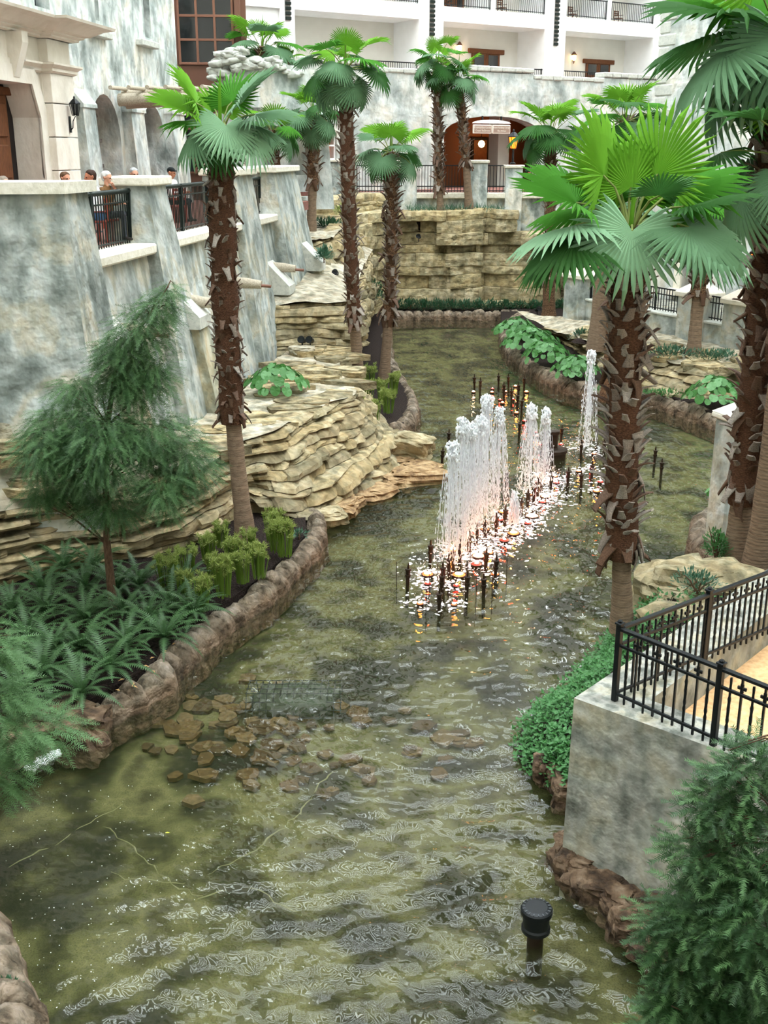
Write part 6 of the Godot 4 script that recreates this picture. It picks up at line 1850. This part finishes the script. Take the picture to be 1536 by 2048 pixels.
# ---------------------------------------------------------------- the fountain
func drop_mesh() -> ArrayMesh:
	var st := mb()
	lathe(st, [[0.02, -1.0], [0.7, -0.6], [1.0, 0.0], [0.6, 0.75], [0.02, 1.1]], 6)
	return done(st)
func jet(label: String, bx: float, by: float, tx: float, ty: float, k := 1.0) -> void:
	var b := G(bx, by, 0.3)
	var top := D(tx, ty, -b.z)
	var t := thing("water_jet", label, "water jet", b, 0, "fountain jets")
	var H := top.y - b.y
	var c := top - b
	var sw := nz.get_noise_2d(bx * 9, by * 9)
	var dm := drop_mesh()
	var st := mb()
	var pts := []
	var rad := []
	for i in 24:
		var f := i / 23.0
		pts.append(c * f + Vector3(nz.get_noise_2d(f * 120, bx), 0, nz.get_noise_2d(f * 120, by + 50)) * 0.05 * f)
		rad.append((0.012 + 0.03 * f * f + 0.012 * absf(nz.get_noise_2d(f * 300, bx + 9))) * k)
	tube(st, pts, rad, 7)
	put("rising_stream", done(st), M.jet, t)
	var head := []
	for i in int(150 * k):
		var a := r_(0, TAU)
		var q := sqrt(rng.randf()) * 0.13 * k
		var s := r_(0.008, 0.026)
		head.append(Transform3D(Basis.from_euler(Vector3(r_(-0.5, 0.5), 0, r_(-0.5, 0.5))).scaled_local(Vector3(s, s * r_(1, 2.2), s)), c + Vector3(cos(a) * q, -q * q * 5.0 + r_(-0.28, 0.06), sin(a) * q)))
	many("frothy_head", dm, M.foam, head, t)
	st = mb()
	var drops := []
	for i in int(44 * k):
		var a := r_(0, TAU)
		var v := r_(0.05, 0.34) * k
		var f0 := r_(0.0, 0.35)
		var f1 := minf(1.0, f0 + r_(0.25, 0.8))
		pts = []
		rad = []
		for j in 8:
			var f := lerpf(f0, f1, j / 7.0)
			pts.append(c + Vector3(cos(a) * v * sqrt(f) + sw * 0.1 * f, -H * f * (1.0 if f < 1 else 1.0), sin(a) * v * sqrt(f)) + Vector3(r_(-1, 1), 0, r_(-1, 1)) * 0.006)
			rad.append(r_(0.003, 0.010) * (1.0 - 0.5 * f))
		tube(st, pts, rad, 4)
		for j in 18:
			var f := pow(rng.randf(), 0.7)
			var s := r_(0.004, 0.011)
			drops.append(Transform3D(Basis().scaled(Vector3(s, s * r_(1.5, 6), s)), c + Vector3(cos(a) * v * sqrt(f) + r_(-0.03, 0.03), -H * f, sin(a) * v * sqrt(f) + r_(-0.03, 0.03))))
	stuff(put("falling_strands", done(st), M.jet, t))
	many("falling_drops", dm, M.foam, drops, t)
func fountain() -> void:
	# nozzles: where each meets the water in the picture
	var nzs := [[860, 1126], [906, 1137], [919, 1124], [898, 1155], [886, 1170], [883, 1186], [878, 1221], [933, 1190], [967, 1192], [971, 1139], [990, 1157], [937, 1104], [952, 1090], [970, 1077], [992, 1065], [1009, 1053], [1025, 1045], [1042, 1032], [1055, 1014], [1067, 1005], [1075, 993], [1082, 983], [1101, 979], [1013, 973], [884, 926], [897, 889], [1135, 970], [1162, 975], [1183, 957], [1220, 980], [1162, 907], [1208, 907], [1193, 877], [1038, 872], [1122, 880], [1309, 925], [1322, 950], [949, 777], [960, 783], [997, 770], [1017, 773], [1037, 792], [1048, 777], [1023, 802], [1043, 822], [1008, 792], [1034, 813], [815, 1172]]
	nzs.sort_custom(func(a, b): return a[1] > b[1])
	var st := mb()
	lathe(st, [[0.03, -0.45], [0.032, 0.02], [0.034, 0.16], [0.046, 0.19], [0.05, 0.21], [0.05, 0.235], [0.03, 0.24]], 10)
	var pm := done(st)
	st = mb()
	lathe(st, [[0.036, 0.23], [0.04, 0.28], [0.052, 0.33], [0.058, 0.335], [0.058, 0.355], [0.03, 0.36]], 10)
	var cm := done(st)
	st = mb()
	lathe(st, [[0.02, 0.35], [0.018, 0.42], [0.01, 0.47]], 8)
	var tm := done(st)
	for i in nzs.size():
		var p := G(nzs[i][0], nzs[i][1])
		var n := thing("fountain_nozzle", "bronze fountain nozzle standing in the water, %s from the near end" % nth(i + 1), "nozzle", p, 0, "fountain nozzles")
		n.rotation = Vector3(r_(-0.04, 0.04), r_(0, 6), r_(-0.04, 0.04))
		var s := r_(0.92, 1.1)
		n.scale = Vector3(1.1, s, 1.1)
		put("pipe", pm, M.bronze, n)
		put("collar", cm, M.bronze, n)
		put("tip", tm, M.bronze, n)
	var rods := [[875, 1160], [1013, 1160], [952, 1198], [984, 1188], [852, 1222], [793, 1165], [858, 1190], [940, 1128]]
	for i in rods.size():
		st = mb()
		tube(st, [Vector3(0, -0.45, 0), Vector3(0, 0.42, 0)], [0.009, 0.007], 6)
		var r := put("sensor_rod", done(st), M.bronze, self, Transform3D(Basis(), G(rods[i][0], rods[i][1])))
		tag(r, "thin upright rod among the front nozzles, %s of eight" % nth(i + 1), "rod", "thin rods at the front of the fountain")
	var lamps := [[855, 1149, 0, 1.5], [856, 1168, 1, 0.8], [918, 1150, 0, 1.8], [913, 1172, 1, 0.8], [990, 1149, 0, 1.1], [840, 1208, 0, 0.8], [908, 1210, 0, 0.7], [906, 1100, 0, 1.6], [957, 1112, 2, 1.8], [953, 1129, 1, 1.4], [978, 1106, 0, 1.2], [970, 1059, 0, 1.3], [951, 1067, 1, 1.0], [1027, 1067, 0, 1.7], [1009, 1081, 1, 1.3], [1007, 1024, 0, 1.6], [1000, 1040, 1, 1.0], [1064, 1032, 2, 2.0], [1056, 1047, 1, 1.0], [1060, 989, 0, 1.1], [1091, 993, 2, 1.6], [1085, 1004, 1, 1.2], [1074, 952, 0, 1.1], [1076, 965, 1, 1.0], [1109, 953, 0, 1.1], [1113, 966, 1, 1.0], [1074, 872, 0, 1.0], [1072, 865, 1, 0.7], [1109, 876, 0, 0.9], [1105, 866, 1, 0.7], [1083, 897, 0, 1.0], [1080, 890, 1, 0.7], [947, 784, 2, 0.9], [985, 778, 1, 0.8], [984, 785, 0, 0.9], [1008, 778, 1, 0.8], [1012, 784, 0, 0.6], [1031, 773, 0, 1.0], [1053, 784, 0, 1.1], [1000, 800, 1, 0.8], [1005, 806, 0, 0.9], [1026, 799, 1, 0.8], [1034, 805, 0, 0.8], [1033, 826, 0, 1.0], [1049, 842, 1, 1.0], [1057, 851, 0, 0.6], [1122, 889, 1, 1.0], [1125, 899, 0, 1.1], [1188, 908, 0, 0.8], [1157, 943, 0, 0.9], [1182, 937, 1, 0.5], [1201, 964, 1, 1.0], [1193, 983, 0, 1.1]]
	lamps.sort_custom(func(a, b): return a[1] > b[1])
	for i in lamps.size():
		var q: Array = lamps[i]
		var p := G(q[0], q[1], 0.03)
		var red: bool = q[2] == 1
		var t := thing("fountain_lamp", "%s fountain lamp glowing at the water surface, %s from the near end" % [["amber", "red", "white"][q[2]], nth(i + 1)], "lamp", p, 0, "fountain lamps")
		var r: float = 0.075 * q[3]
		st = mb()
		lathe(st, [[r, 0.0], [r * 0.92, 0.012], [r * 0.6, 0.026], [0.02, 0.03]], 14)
		put("lens", done(st), [M.lens_halo_amber, M.lens_halo_red, M.lens_halo_white][q[2]], t)  # coloured lens glow also stands in for the bloom halo
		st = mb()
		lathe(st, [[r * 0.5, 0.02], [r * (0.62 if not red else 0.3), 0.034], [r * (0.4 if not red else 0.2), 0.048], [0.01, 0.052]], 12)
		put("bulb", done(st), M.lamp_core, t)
		st = mb()
		lathe(st, [[r * 0.8, -0.3], [r * 1.05, -0.06], [r * 1.12, -0.01], [r * 1.12, 0.012], [r * 1.0, 0.012]], 14)
		put("housing", done(st), M.bronze, t)
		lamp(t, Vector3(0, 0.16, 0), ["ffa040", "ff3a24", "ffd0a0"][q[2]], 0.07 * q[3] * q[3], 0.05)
	jet("leftmost low fountain jet nearest the stepping rocks", 899, 1120, 905, 886)
	jet("fountain jet at the left end of the front cluster, above the leftmost low one", 915, 1098, 925, 838)
	jet("fountain jet in the front cluster, lower one between two taller", 935, 1078, 944, 850, 0.9)
	jet("full fountain jet in the middle of the front cluster", 955, 1056, 962, 834, 1.1)
	jet("tallest fountain jet of the front cluster", 974, 1034, 975, 792, 1.1)
	jet("fountain jet at the right end of the front cluster", 996, 1014, 1000, 818)
	jet("left one of the twin fountain jets behind the front cluster", 1058, 985, 1064, 810)
	jet("right one of the twin fountain jets behind the front cluster", 1085, 968, 1093, 820, 0.85)
	jet("single tall fountain jet before the round leaved bed", 1170, 893, 1183, 703, 0.9)
	jet("short stubby fountain jet between the two clusters", 1028, 1046, 1029, 985, 0.6)
	var ts := []
	var line := [[870, 1150], [905, 1115], [930, 1105], [950, 1100], [975, 1095], [990, 1075], [1010, 1062], [1030, 1055], [1045, 1040], [1062, 1020], [1080, 1005], [1098, 985], [1108, 960], [1170, 893]]
	for i in 5000:
		var at_lamp := rng.randf() < 0.45
		var q: Array = lamps[rng.randi() % 32] if at_lamp else line[rng.randi() % line.size()]
		var p := G(q[0], q[1], 0.0) + Vector3(rng.randfn(), 0, rng.randfn() * 1.3) * (0.15 if at_lamp else 0.3)
		var s := r_(0.005, 0.014) * (1.15 if at_lamp else 1.0)
		var up := pow(rng.randf(), 4.0) * 0.35
		if rng.randf() < 0.6: ts.append(Transform3D(Basis(Vector3.UP, r_(0, 6)).scaled_local(Vector3(s * r_(2, 5), s * 0.5, s * r_(1.2, 3))), p + Vector3(0, wave(p.x, -p.z) + 0.005, 0)))
		else: ts.append(Transform3D(Basis().scaled(Vector3(s, s * 1.4, s) * 0.7), p + Vector3(0, up, 0)))
	var f := many("splash_foam", drop_mesh(), M.foam, ts, self)
	tag(f, "white splashing foam and drops at the feet of the fountain jets", "foam")
	# round housing behind the twin jets, mesh mound in the pool
	var t := thing("pump_drum", "low round bronze drum behind the twin fountain jets", "drum", G(1105, 912))
	st = mb()
	lathe(st, [[0.34, -0.45], [0.36, 0.1], [0.4, 0.12], [0.4, 0.2], [0.36, 0.22], [0.3, 0.24], [0.1, 0.25]], 20)
	put("drum", done(st), M.bronze, t)
	st = mb()
	lathe(st, [[0.12, 0.24], [0.14, 0.6], [0.17, 0.62], [0.17, 0.7], [0.05, 0.72]], 14)
	put("riser", done(st), M.bronze, t)
	t = thing("wire_cage", "green wire mesh cage lying under the water on the pool stones", "cage", G(590, 1410, -0.36))
	st = mb()
	for i in 15:
		var x := lerpf(-0.72, 0.72, i / 14.0)
		tube(st, [Vector3(x, 0.0, -0.45), Vector3(x, 0.28, -0.28), Vector3(x, 0.3, 0.2), Vector3(x, 0.0, 0.42)], [0.008, 0.008, 0.008, 0.008], 4)
	put("hoops", done(st), M.green_iron, t)
	st = mb()
	for q in [[0.0, -0.45], [0.14, -0.37], [0.28, -0.28], [0.3, -0.12], [0.3, 0.04], [0.3, 0.2], [0.2, 0.29], [0.1, 0.36], [0.0, 0.42]]:
		tube(st, [Vector3(-0.74, q[0], q[1]), Vector3(0.74, q[0], q[1])], [0.008, 0.008], 4)
	put("cross_wires", done(st), M.green_iron, t)
	put("filter_pad", boulder(Vector3(1.3, 0.34, 0.7), 12), plain("3a4434", 0.9), t, Transform3D(Basis(), Vector3(0, 0.08, 0)))

func floods() -> void:
	var sp := [[610, 697, 1.95, "black twin floodlight on the rock at the foot of the second buttress", 2], [676, 560, 3.3, "black floodlight on the higher rock ledge behind the tallest middle palm", 1], [453, 842, 1.75, "black floodlight against the wall just left of the tall left palm", 1], [672, 495, 3.9, "small black floodlight on the upper rocks near the far palm", 1], [1078, 630, 0.9, "small pale floodlight at the foot of the cliff palm", 1], [841, 484, 3.55, "black floodlight tucked into the cliff hollow", 1]]
	for q in sp:
		var p := G(q[0], q[1], q[2]) if q[0] < 800 or q[0] > 1000 else D(q[0], q[1], 56.0)
		if q[0] < 500: p = G(q[0], q[1], q[2])
		var t := thing("floodlight", q[3], "floodlight", p, r_(-0.6, 0.6), "garden floodlights")
		for k in q[4]:
			var o := Vector3(k * 0.22 - 0.1, 0.0, -k * 0.12)
			var st := mb()
			tube(st, [o, o + Vector3(0, 0.16, 0)], [0.025, 0.02], 8)
			put("stake", done(st), M.iron, t)
			st = mb()
			tube(st, [o + Vector3(0, 0.2, -0.12), o + Vector3(0, 0.22, -0.1), o + Vector3(0.02, 0.27, 0.06), o + Vector3(0.03, 0.3, 0.12)], [0.06, 0.085, 0.1, 0.12], 12)
			put("head", done(st), M.iron, t)
			st = mb()
			tube(st, [o + Vector3(0.03, 0.3, 0.115), o + Vector3(0.031, 0.302, 0.125)], [0.1, 0.1], 12)
			put("lens", done(st), M.dark_glass, t)

# ---------------------------------------------------------------- people
func net(bones: Array, cell: float, sm: float) -> ArrayMesh:
	# one continuous skin round tapered bones [a, b, ra, rb, colour]: distances joined smoothly, meshed as surface nets
	var lo := Vector3(1e9, 1e9, 1e9)
	var hi := -lo
	for b in bones:
		var r := Vector3.ONE * (maxf(b[2], b[3]) + cell * 2 + sm)
		lo = lo.min(b[0] - r).min(b[1] - r)
		hi = hi.max(b[0] + r).max(b[1] + r)
	var n := Vector3i(((hi - lo) / cell).ceil()) + Vector3i.ONE
	var F := PackedFloat32Array()
	F.resize(n.x * n.y * n.z)
	F.fill(1.0)
	var C := PackedInt32Array()
	C.resize(F.size())
	var best := PackedFloat32Array()
	best.resize(F.size())
	best.fill(9.0)
	for bi in bones.size():
		var b: Array = bones[bi]
		var a: Vector3 = b[0]
		var ab: Vector3 = b[1] - a
		var l2 := maxf(ab.length_squared(), 1e-8)
		var pad := Vector3.ONE * (maxf(b[2], b[3]) + sm * 1.5 + cell * 1.5)
		var i0 := Vector3i(((a.min(b[1]) - pad - lo) / cell).floor()).clamp(Vector3i.ZERO, n - Vector3i.ONE)
		var i1 := Vector3i(((a.max(b[1]) + pad - lo) / cell).ceil()).clamp(Vector3i.ZERO, n - Vector3i.ONE)
		for z in range(i0.z, i1.z + 1):
			for y in range(i0.y, i1.y + 1):
				for x in range(i0.x, i1.x + 1):
					var p := lo + Vector3(x, y, z) * cell
					var t := clampf((p - a).dot(ab) / l2, 0, 1)
					var d := p.distance_to(a + ab * t) - lerpf(b[2], b[3], t)
					var k := (z * n.y + y) * n.x + x
					if d < best[k]:
						best[k] = d
						C[k] = bi
					var e := F[k]
					var h := clampf(0.5 + 0.5 * (e - d) / sm, 0, 1)
					F[k] = lerpf(e, d, h) - sm * h * (1.0 - h)
	var id := {}
	var vs := PackedVector3Array()
	var cs := PackedColorArray()
	var sx := 1
	var sy := n.x
	var sz := n.x * n.y
	for z in n.z - 1:
		for y in n.y - 1:
			for x in n.x - 1:
				var k := z * sz + y * sy + x
				var s := 0
				for q in [0, sx, sy, sx + sy, sz, sz + sx, sz + sy, sz + sx + sy]:
					if F[k + q] < 0: s += 1
				if s == 0 or s == 8: continue
				var acc := Vector3.ZERO
				var c := 0
				for e in 12:
					var ax := e / 4
					var u := e % 4
					var o := Vector3i.ZERO
					if ax == 0: o = Vector3i(0, u & 1, u >> 1)
					elif ax == 1: o = Vector3i(u & 1, 0, u >> 1)
					else: o = Vector3i(u & 1, u >> 1, 0)
					var k0 := k + o.x * sx + o.y * sy + o.z * sz
					var k1: int = k0 + [sx, sy, sz][ax]
					if (F[k0] < 0) == (F[k1] < 0): continue
					var t := F[k0] / (F[k0] - F[k1])
					var p := Vector3(o)
					p[ax] += t
					acc += p
					c += 1
				id[k] = vs.size()
				vs.append(lo + (Vector3(x, y, z) + acc / c) * cell)
				cs.append(Color(bones[C[k]][4]).srgb_to_linear())
	var ix := PackedInt32Array()
	for k in id:
		var x: int = k % n.x
		var y: int = (k / n.x) % n.y
		var z: int = k / sz
		for ax in 3:
			var k1: int = k + [sx, sy, sz][ax]
			if (F[k] < 0) == (F[k1] < 0): continue
			var da: int = [sy, sz, sx][ax]
			var db: int = [sz, sx, sy][ax]
			if [y, z, x][ax] == 0 or [z, x, y][ax] == 0: continue
			var q := [k, k - da, k - da - db, k - db]
			if not (id.has(q[1]) and id.has(q[2]) and id.has(q[3])): continue
			var o := [id[q[0]], id[q[1]], id[q[2]], id[q[3]]]
			if F[k] < 0: o.reverse()
			ix.append_array([o[0], o[1], o[2], o[0], o[2], o[3]])
	var st := mb()
	soft(st)
	for i in ix:
		st.set_color(cs[i])
		st.add_vertex(vs[i])
	return done(st)
func person(label: String, head: Vector3, turn: float, skin_c: String, hair_c: String, top_c: String, leg_c: String, o := {}) -> void:
	# a seated figure; head is the middle of the head; it faces +z before it is turned
	var fl := 5.9
	var k := (head.y - fl) / 1.2
	var t := thing("person", label, "person", Vector3(head.x, fl, head.z), turn)
	t.scale = Vector3.ONE * clampf(k, 0.9, 1.15)
	var V := func(x: float, y: float, z: float) -> Vector3: return Vector3(x, y, z)
	var lean: float = o.get("lean", 0.0)
	var hb := Vector3(0, 1.2, lean)
	var nk := Vector3(0, 1.04, lean * 0.85 - 0.02)
	var hip := Vector3(0, 0.5, -0.08)
	var ch := Vector3(0, 0.84, lean * 0.5 - 0.05)
	var bones := [[hip, ch, 0.15, 0.155, top_c], [ch + Vector3(-0.06, 0.02, 0), ch + Vector3(0.06, 0.02, 0), 0.14, 0.14, top_c], [ch, nk + Vector3(0, -0.04, 0), 0.12, 0.07, top_c], [nk + Vector3(0, -0.05, 0), hb, 0.055, 0.055, skin_c], [hip + Vector3(-0.08, -0.02, 0), hip + Vector3(0.08, -0.02, 0), 0.13, 0.13, leg_c]]
	var hands := []
	for s in [-1.0, 1.0]:
		var sh := nk + Vector3(s * 0.185, -0.07, 0)
		var el: Vector3 = sh + Vector3(s * 0.07, -0.26, 0.1)
		var wr: Vector3 = el + Vector3(-s * 0.10, 0.02, 0.25)
		if o.get("chin", 0.0) == s:
			el = sh + Vector3(s * 0.02, -0.2, 0.2)
			wr = hb + Vector3(s * 0.05, -0.17, 0.11)
		bones += [[nk + Vector3(s * 0.04, -0.06, 0), sh, 0.06, 0.06, top_c], [sh, el, 0.056, 0.045, top_c], [el, el.lerp(wr, 0.75), 0.043, 0.034, top_c], [el.lerp(wr, 0.75), wr, 0.03, 0.026, skin_c]]
		var kn := hip + Vector3(s * 0.13, 0.02, 0.46)
		var an := kn + Vector3(s * 0.01, -0.43, 0.02)
		bones += [[hip + Vector3(s * 0.09, 0, 0), kn, 0.085, 0.06, leg_c], [kn, an, 0.058, 0.04, leg_c], [an + Vector3(0, -0.03, -0.03), an + Vector3(0, -0.045, 0.15), 0.04, 0.032, "2a2320"]]
		hands.append([wr, (wr - el).normalized(), s])
	var m := plain("ffffff", 0.8)
	m.vertex_color_use_as_albedo = true
	put("body", net(bones, 0.026, 0.045), m, t)
	var hp := []
	for h in hands:
		var d: Vector3 = h[1]
		var x := d.cross(Vector3.UP).normalized()
		var pl: Vector3 = h[0] + d * 0.07
		hp += [[h[0], pl, 0.026, 0.032, skin_c], [h[0] + x * 0.02, pl + x * 0.025, 0.018, 0.016, skin_c], [h[0] - x * 0.02, pl - x * 0.025, 0.018, 0.016, skin_c]]
		for f in 4:
			var b: Vector3 = pl + x * (f - 1.5) * 0.021
			var L: float = [0.06, 0.075, 0.07, 0.055][f]
			var j := b + d * L * 0.5
			hp += [[b, j, 0.0095, 0.009, skin_c], [j, j + (d * 0.6 - Vector3(0, 0.8, 0)).normalized() * L * 0.5, 0.009, 0.0075, skin_c]]
		var tb: Vector3 = h[0] + d * 0.02 - x * h[2] * 0.025
		hp += [[tb, tb + (d - x * h[2] * 0.8).normalized() * 0.045, 0.011, 0.01, skin_c], [tb + (d - x * h[2] * 0.8).normalized() * 0.045, tb + (d - x * h[2] * 0.3).normalized() * 0.075, 0.01, 0.008, skin_c]]
	put("hand", net(hp, 0.0065, 0.008), m, t)
	# the head: skull, jaw, brow, nose, ears, lips; eyes as darker dots
	var H := func(x: float, y: float, z: float) -> Vector3: return hb + Vector3(x, y, z)
	var hd := [[H.call(0, 0.035, -0.02), H.call(0, 0.03, 0.015), 0.082, 0.078, skin_c], [H.call(0, -0.04, 0.035), H.call(0, -0.075, 0.055), 0.058, 0.036, skin_c], [H.call(-0.03, 0.012, 0.07), H.call(0.03, 0.012, 0.07), 0.022, 0.022, skin_c], [H.call(0, 0.0, 0.088), H.call(0, -0.03, 0.108), 0.011, 0.015, skin_c], [H.call(-0.018, -0.056, 0.084), H.call(0.018, -0.056, 0.084), 0.009, 0.009, "9a5a4a"],
		[H.call(-0.083, 0.0, 0.0), H.call(-0.088, 0.025, -0.01), 0.014, 0.016, skin_c], [H.call(0.083, 0.0, 0.0), H.call(0.088, 0.025, -0.01), 0.014, 0.016, skin_c], [H.call(-0.033, -0.004, 0.082), H.call(-0.028, -0.004, 0.083), 0.009, 0.009, "241812"], [H.call(0.028, -0.004, 0.083), H.call(0.033, -0.004, 0.082), 0.009, 0.009, "241812"], [H.call(0, -0.16, -0.015), H.call(0, -0.05, -0.01), 0.055, 0.055, skin_c]]
	put("head", net(hd, 0.009, 0.014), m, t)
	if o.get("cap", false):
		var cp := [[H.call(0, 0.06, -0.03), H.call(0, 0.06, 0.015), 0.085, 0.082, hair_c], [H.call(-0.03, 0.055, 0.1), H.call(0.03, 0.055, 0.1), 0.012, 0.012, hair_c], [H.call(-0.035, 0.045, 0.14), H.call(0.035, 0.045, 0.14), 0.008, 0.008, hair_c], [H.call(-0.03, 0.05, 0.12), H.call(0.03, 0.05, 0.12), 0.012, 0.012, hair_c]]
		put("cap", net(cp, 0.009, 0.02), m, t)
	else:
		var hr := [[H.call(0, 0.055, -0.04), H.call(0, 0.065, 0.0), 0.084, 0.076, hair_c], [H.call(0, -0.02, -0.06), H.call(0, 0.03, -0.055), 0.06, 0.07, hair_c], [H.call(-0.068, 0.035, -0.01), H.call(-0.05, 0.075, 0.03), 0.026, 0.03, hair_c], [H.call(0.068, 0.035, -0.01), H.call(0.05, 0.075, 0.03), 0.026, 0.03, hair_c]]
		put("hair", net(hr, 0.009, 0.02), m, t)
	if o.get("collar", false):
		put("collar", net([[nk + Vector3(-0.06, -0.03, 0.03), nk + Vector3(0.0, -0.06, 0.07), 0.016, 0.014, top_c], [nk + Vector3(0.06, -0.03, 0.03), nk + Vector3(0.0, -0.06, 0.07), 0.016, 0.014, top_c], [nk + Vector3(-0.06, -0.025, -0.04), nk + Vector3(0.06, -0.025, -0.04), 0.016, 0.016, top_c]], 0.01, 0.015), m, t)
func terrace_life() -> void:
	var ps := [["seated person at the left edge of which only the grey hair shows above the parapet", 8, 366, 24.5, 1.0, "c89a80", "8a7f72", "6a5a4a", "2c3040", {}],
		["seated person with brown hair low behind the parapet, left of the dark haired man", 131, 357, 26.0, 0.9, "c98f74", "5c4330", "33302e", "2c3040", {}],
		["dark haired man in a white shirt seated at the left end of the first railing", 180, 354, 25.0, -0.9, "b9795c", "35261c", "eef0ee", "41618c", {"collar": true}],
		["white haired man in a brown jacket resting his chin on his hand", 214, 356, 25.6, 1.25, "d0987e", "c9c6c4", "6e4f2e", "33373c", {"chin": 1.0, "collar": true}],
		["grey haired person peeping over the stucco pier", 268, 346, 28.5, 0.6, "c99a82", "a5a7a6", "b0a89c", "3a3a40", {}],
		["man in a white shirt and black cap behind the second railing", 343, 346, 32.5, 1.3, "b07a5e", "15171b", "f2f3f1", "2c2f36", {"cap": true, "collar": true}]]
	for i in ps.size():
		var q: Array = ps[i]
		var h := D(q[1], q[2], q[3])
		person(q[0], h, q[4], q[5], q[6], q[7], q[8], q[9])
		chair("cafe chair under the %s" % ["leftmost seated person", "person with brown hair", "dark haired man", "white haired man", "grey haired person", "man in the black cap"][i], Vector3(h.x, 5.9, h.z) - Vector3(sin(q[4]), 0, cos(q[4])) * 0.02, q[4], M.red_chair, "red cafe chairs on the terrace")
	for i in 5:
		var p: Vector3 = LF * Vector3([3.3, 7.6, 9.3, 10.9, 8.6][i], 5.9, [-1.3, -1.2, -1.5, -1.3, -2.4][i])
		chair("empty red cafe chair behind the terrace railing, %s from the near end" % nth(i + 1), p, i * 1.3, M.red_chair, "red cafe chairs on the terrace")
	for i in 4:
		var p: Vector3 = LF * Vector3([4.2, 7.0, 9.8, 5.6][i], 5.9, [-2.4, -2.2, -2.6, -3.6][i])
		var t := thing("cafe_table", "small round cafe table on the terrace, %s from the near end" % nth(i + 1), "table", p, 0, "cafe tables on the terrace")
		var st := mb()
		lathe(st, [[0.4, 0.71], [0.42, 0.72], [0.42, 0.745], [0.4, 0.75]], 20)
		put("tabletop", done(st), M.black_cast, t)
		st = mb()
		lathe(st, [[0.24, 0.0], [0.22, 0.03], [0.04, 0.06], [0.035, 0.7]], 12)
		put("pedestal", done(st), M.black_cast, t)

func roof() -> void:
	# unseen atrium roof: its steel, and opaque panels added to block part of the sky
	var r := area("ceiling_steel_added_panels", "white steel of the glazed atrium roof with opaque sky blocking panels added")
	var ts := []
	for i in 16: put("added_roof_panel", boxm(Vector3(90, 0.8, 4.2)), M.white, r, Transform3D(Basis(), Vector3(0, 46, 22 - i * 7.0)))  # opaque panels added to make bright and dark bands in the reflections
	for i in 13: put("roof_purlin", boxm(Vector3(0.35, 0.6, 120)), M.white, r, Transform3D(Basis(), Vector3(-36 + i * 6.0, 46.4, -28)))
	setting(put("wall_behind", spanm(Vector3(-40, -1, 9), Vector3(46, 46, 10)), M.cream), "plain hotel wall closing the atrium behind the viewer")
	setting(put("wall_east", spanm(Vector3(45, -1, -94), Vector3(46, 46, 9)), M.cream), "plain hotel wall closing the atrium on the right")
	setting(put("wall_west", spanm(Vector3(-41, -1, -94), Vector3(-40, 46, 9)), M.cream), "plain hotel wall closing the atrium on the left")
	setting(put("wall_far", spanm(Vector3(-40, -1, -95), Vector3(46, 46, -94)), M.cream), "plain hotel wall closing the far end of the atrium")
	for i in 15: put("glazing_bar", boxm(Vector3(90, 0.2, 0.15)), M.iron, r, Transform3D(Basis(), Vector3(0, 46.2, 18.5 - i * 7.0)))

# ---------------------------------------------------------------- the scene
func _ready() -> void:
	rng.seed = 20240
	nz.seed = 4
	nz.noise_type = FastNoiseLite.TYPE_SIMPLEX_SMOOTH
	nz.frequency = 0.01
	nz.fractal_octaves = 3
	var cam := Camera3D.new()
	cam.name = "camera"
	add_child(cam)
	cam.position = EYE
	cam.rotation_degrees = Vector3(-PITCH, 0, 0)
	cam.fov = rad_to_deg(2.0 * atan(1024.0 / FOCAL))
	cam.far = 400.0
	cam.current = true
	var we := WorldEnvironment.new()
	we.name = "world"
	var e := Environment.new()
	e.background_mode = Environment.BG_SKY
	var sky := Sky.new()
	var sm := ProceduralSkyMaterial.new()
	sm.sky_top_color = Color("e2eaf1")
	sm.sky_horizon_color = Color("d9dddd")
	sm.sky_curve = 0.25
	sm.ground_bottom_color = Color("4a4640")
	sm.ground_horizon_color = Color("77756f")
	sm.sky_energy_multiplier = 3.3
	sky.sky_material = sm
	e.sky = sky
	e.tonemap_mode = Environment.TONE_MAPPER_LINEAR
	e.tonemap_exposure = 1.18
	e.sdfgi_enabled = true
	e.ssao_enabled = true
	e.ssil_enabled = true
	we.environment = e
	add_child(we)
	var sun := DirectionalLight3D.new()
	sun.name = "skylight_glow"
	sun.light_color = Color("fbfaf6")
	sun.light_energy = 0.8
	sun.light_angular_distance = 40.0
	sun.shadow_enabled = true
	sun.sky_mode = DirectionalLight3D.SKY_MODE_LIGHT_ONLY
	add_child(sun)
	sun.rotation_degrees = Vector3(-68, -25, 0)
	materials()
	frames()
	left_terrace()
	house_left()
	window_tower()
	far_side()
	hotel()
	right_side()
	near_block()
	roof()
	banks()
	water()
	pool_bits()
	palms()
	planting()
	terrace_life()
	fountain()
	floods()
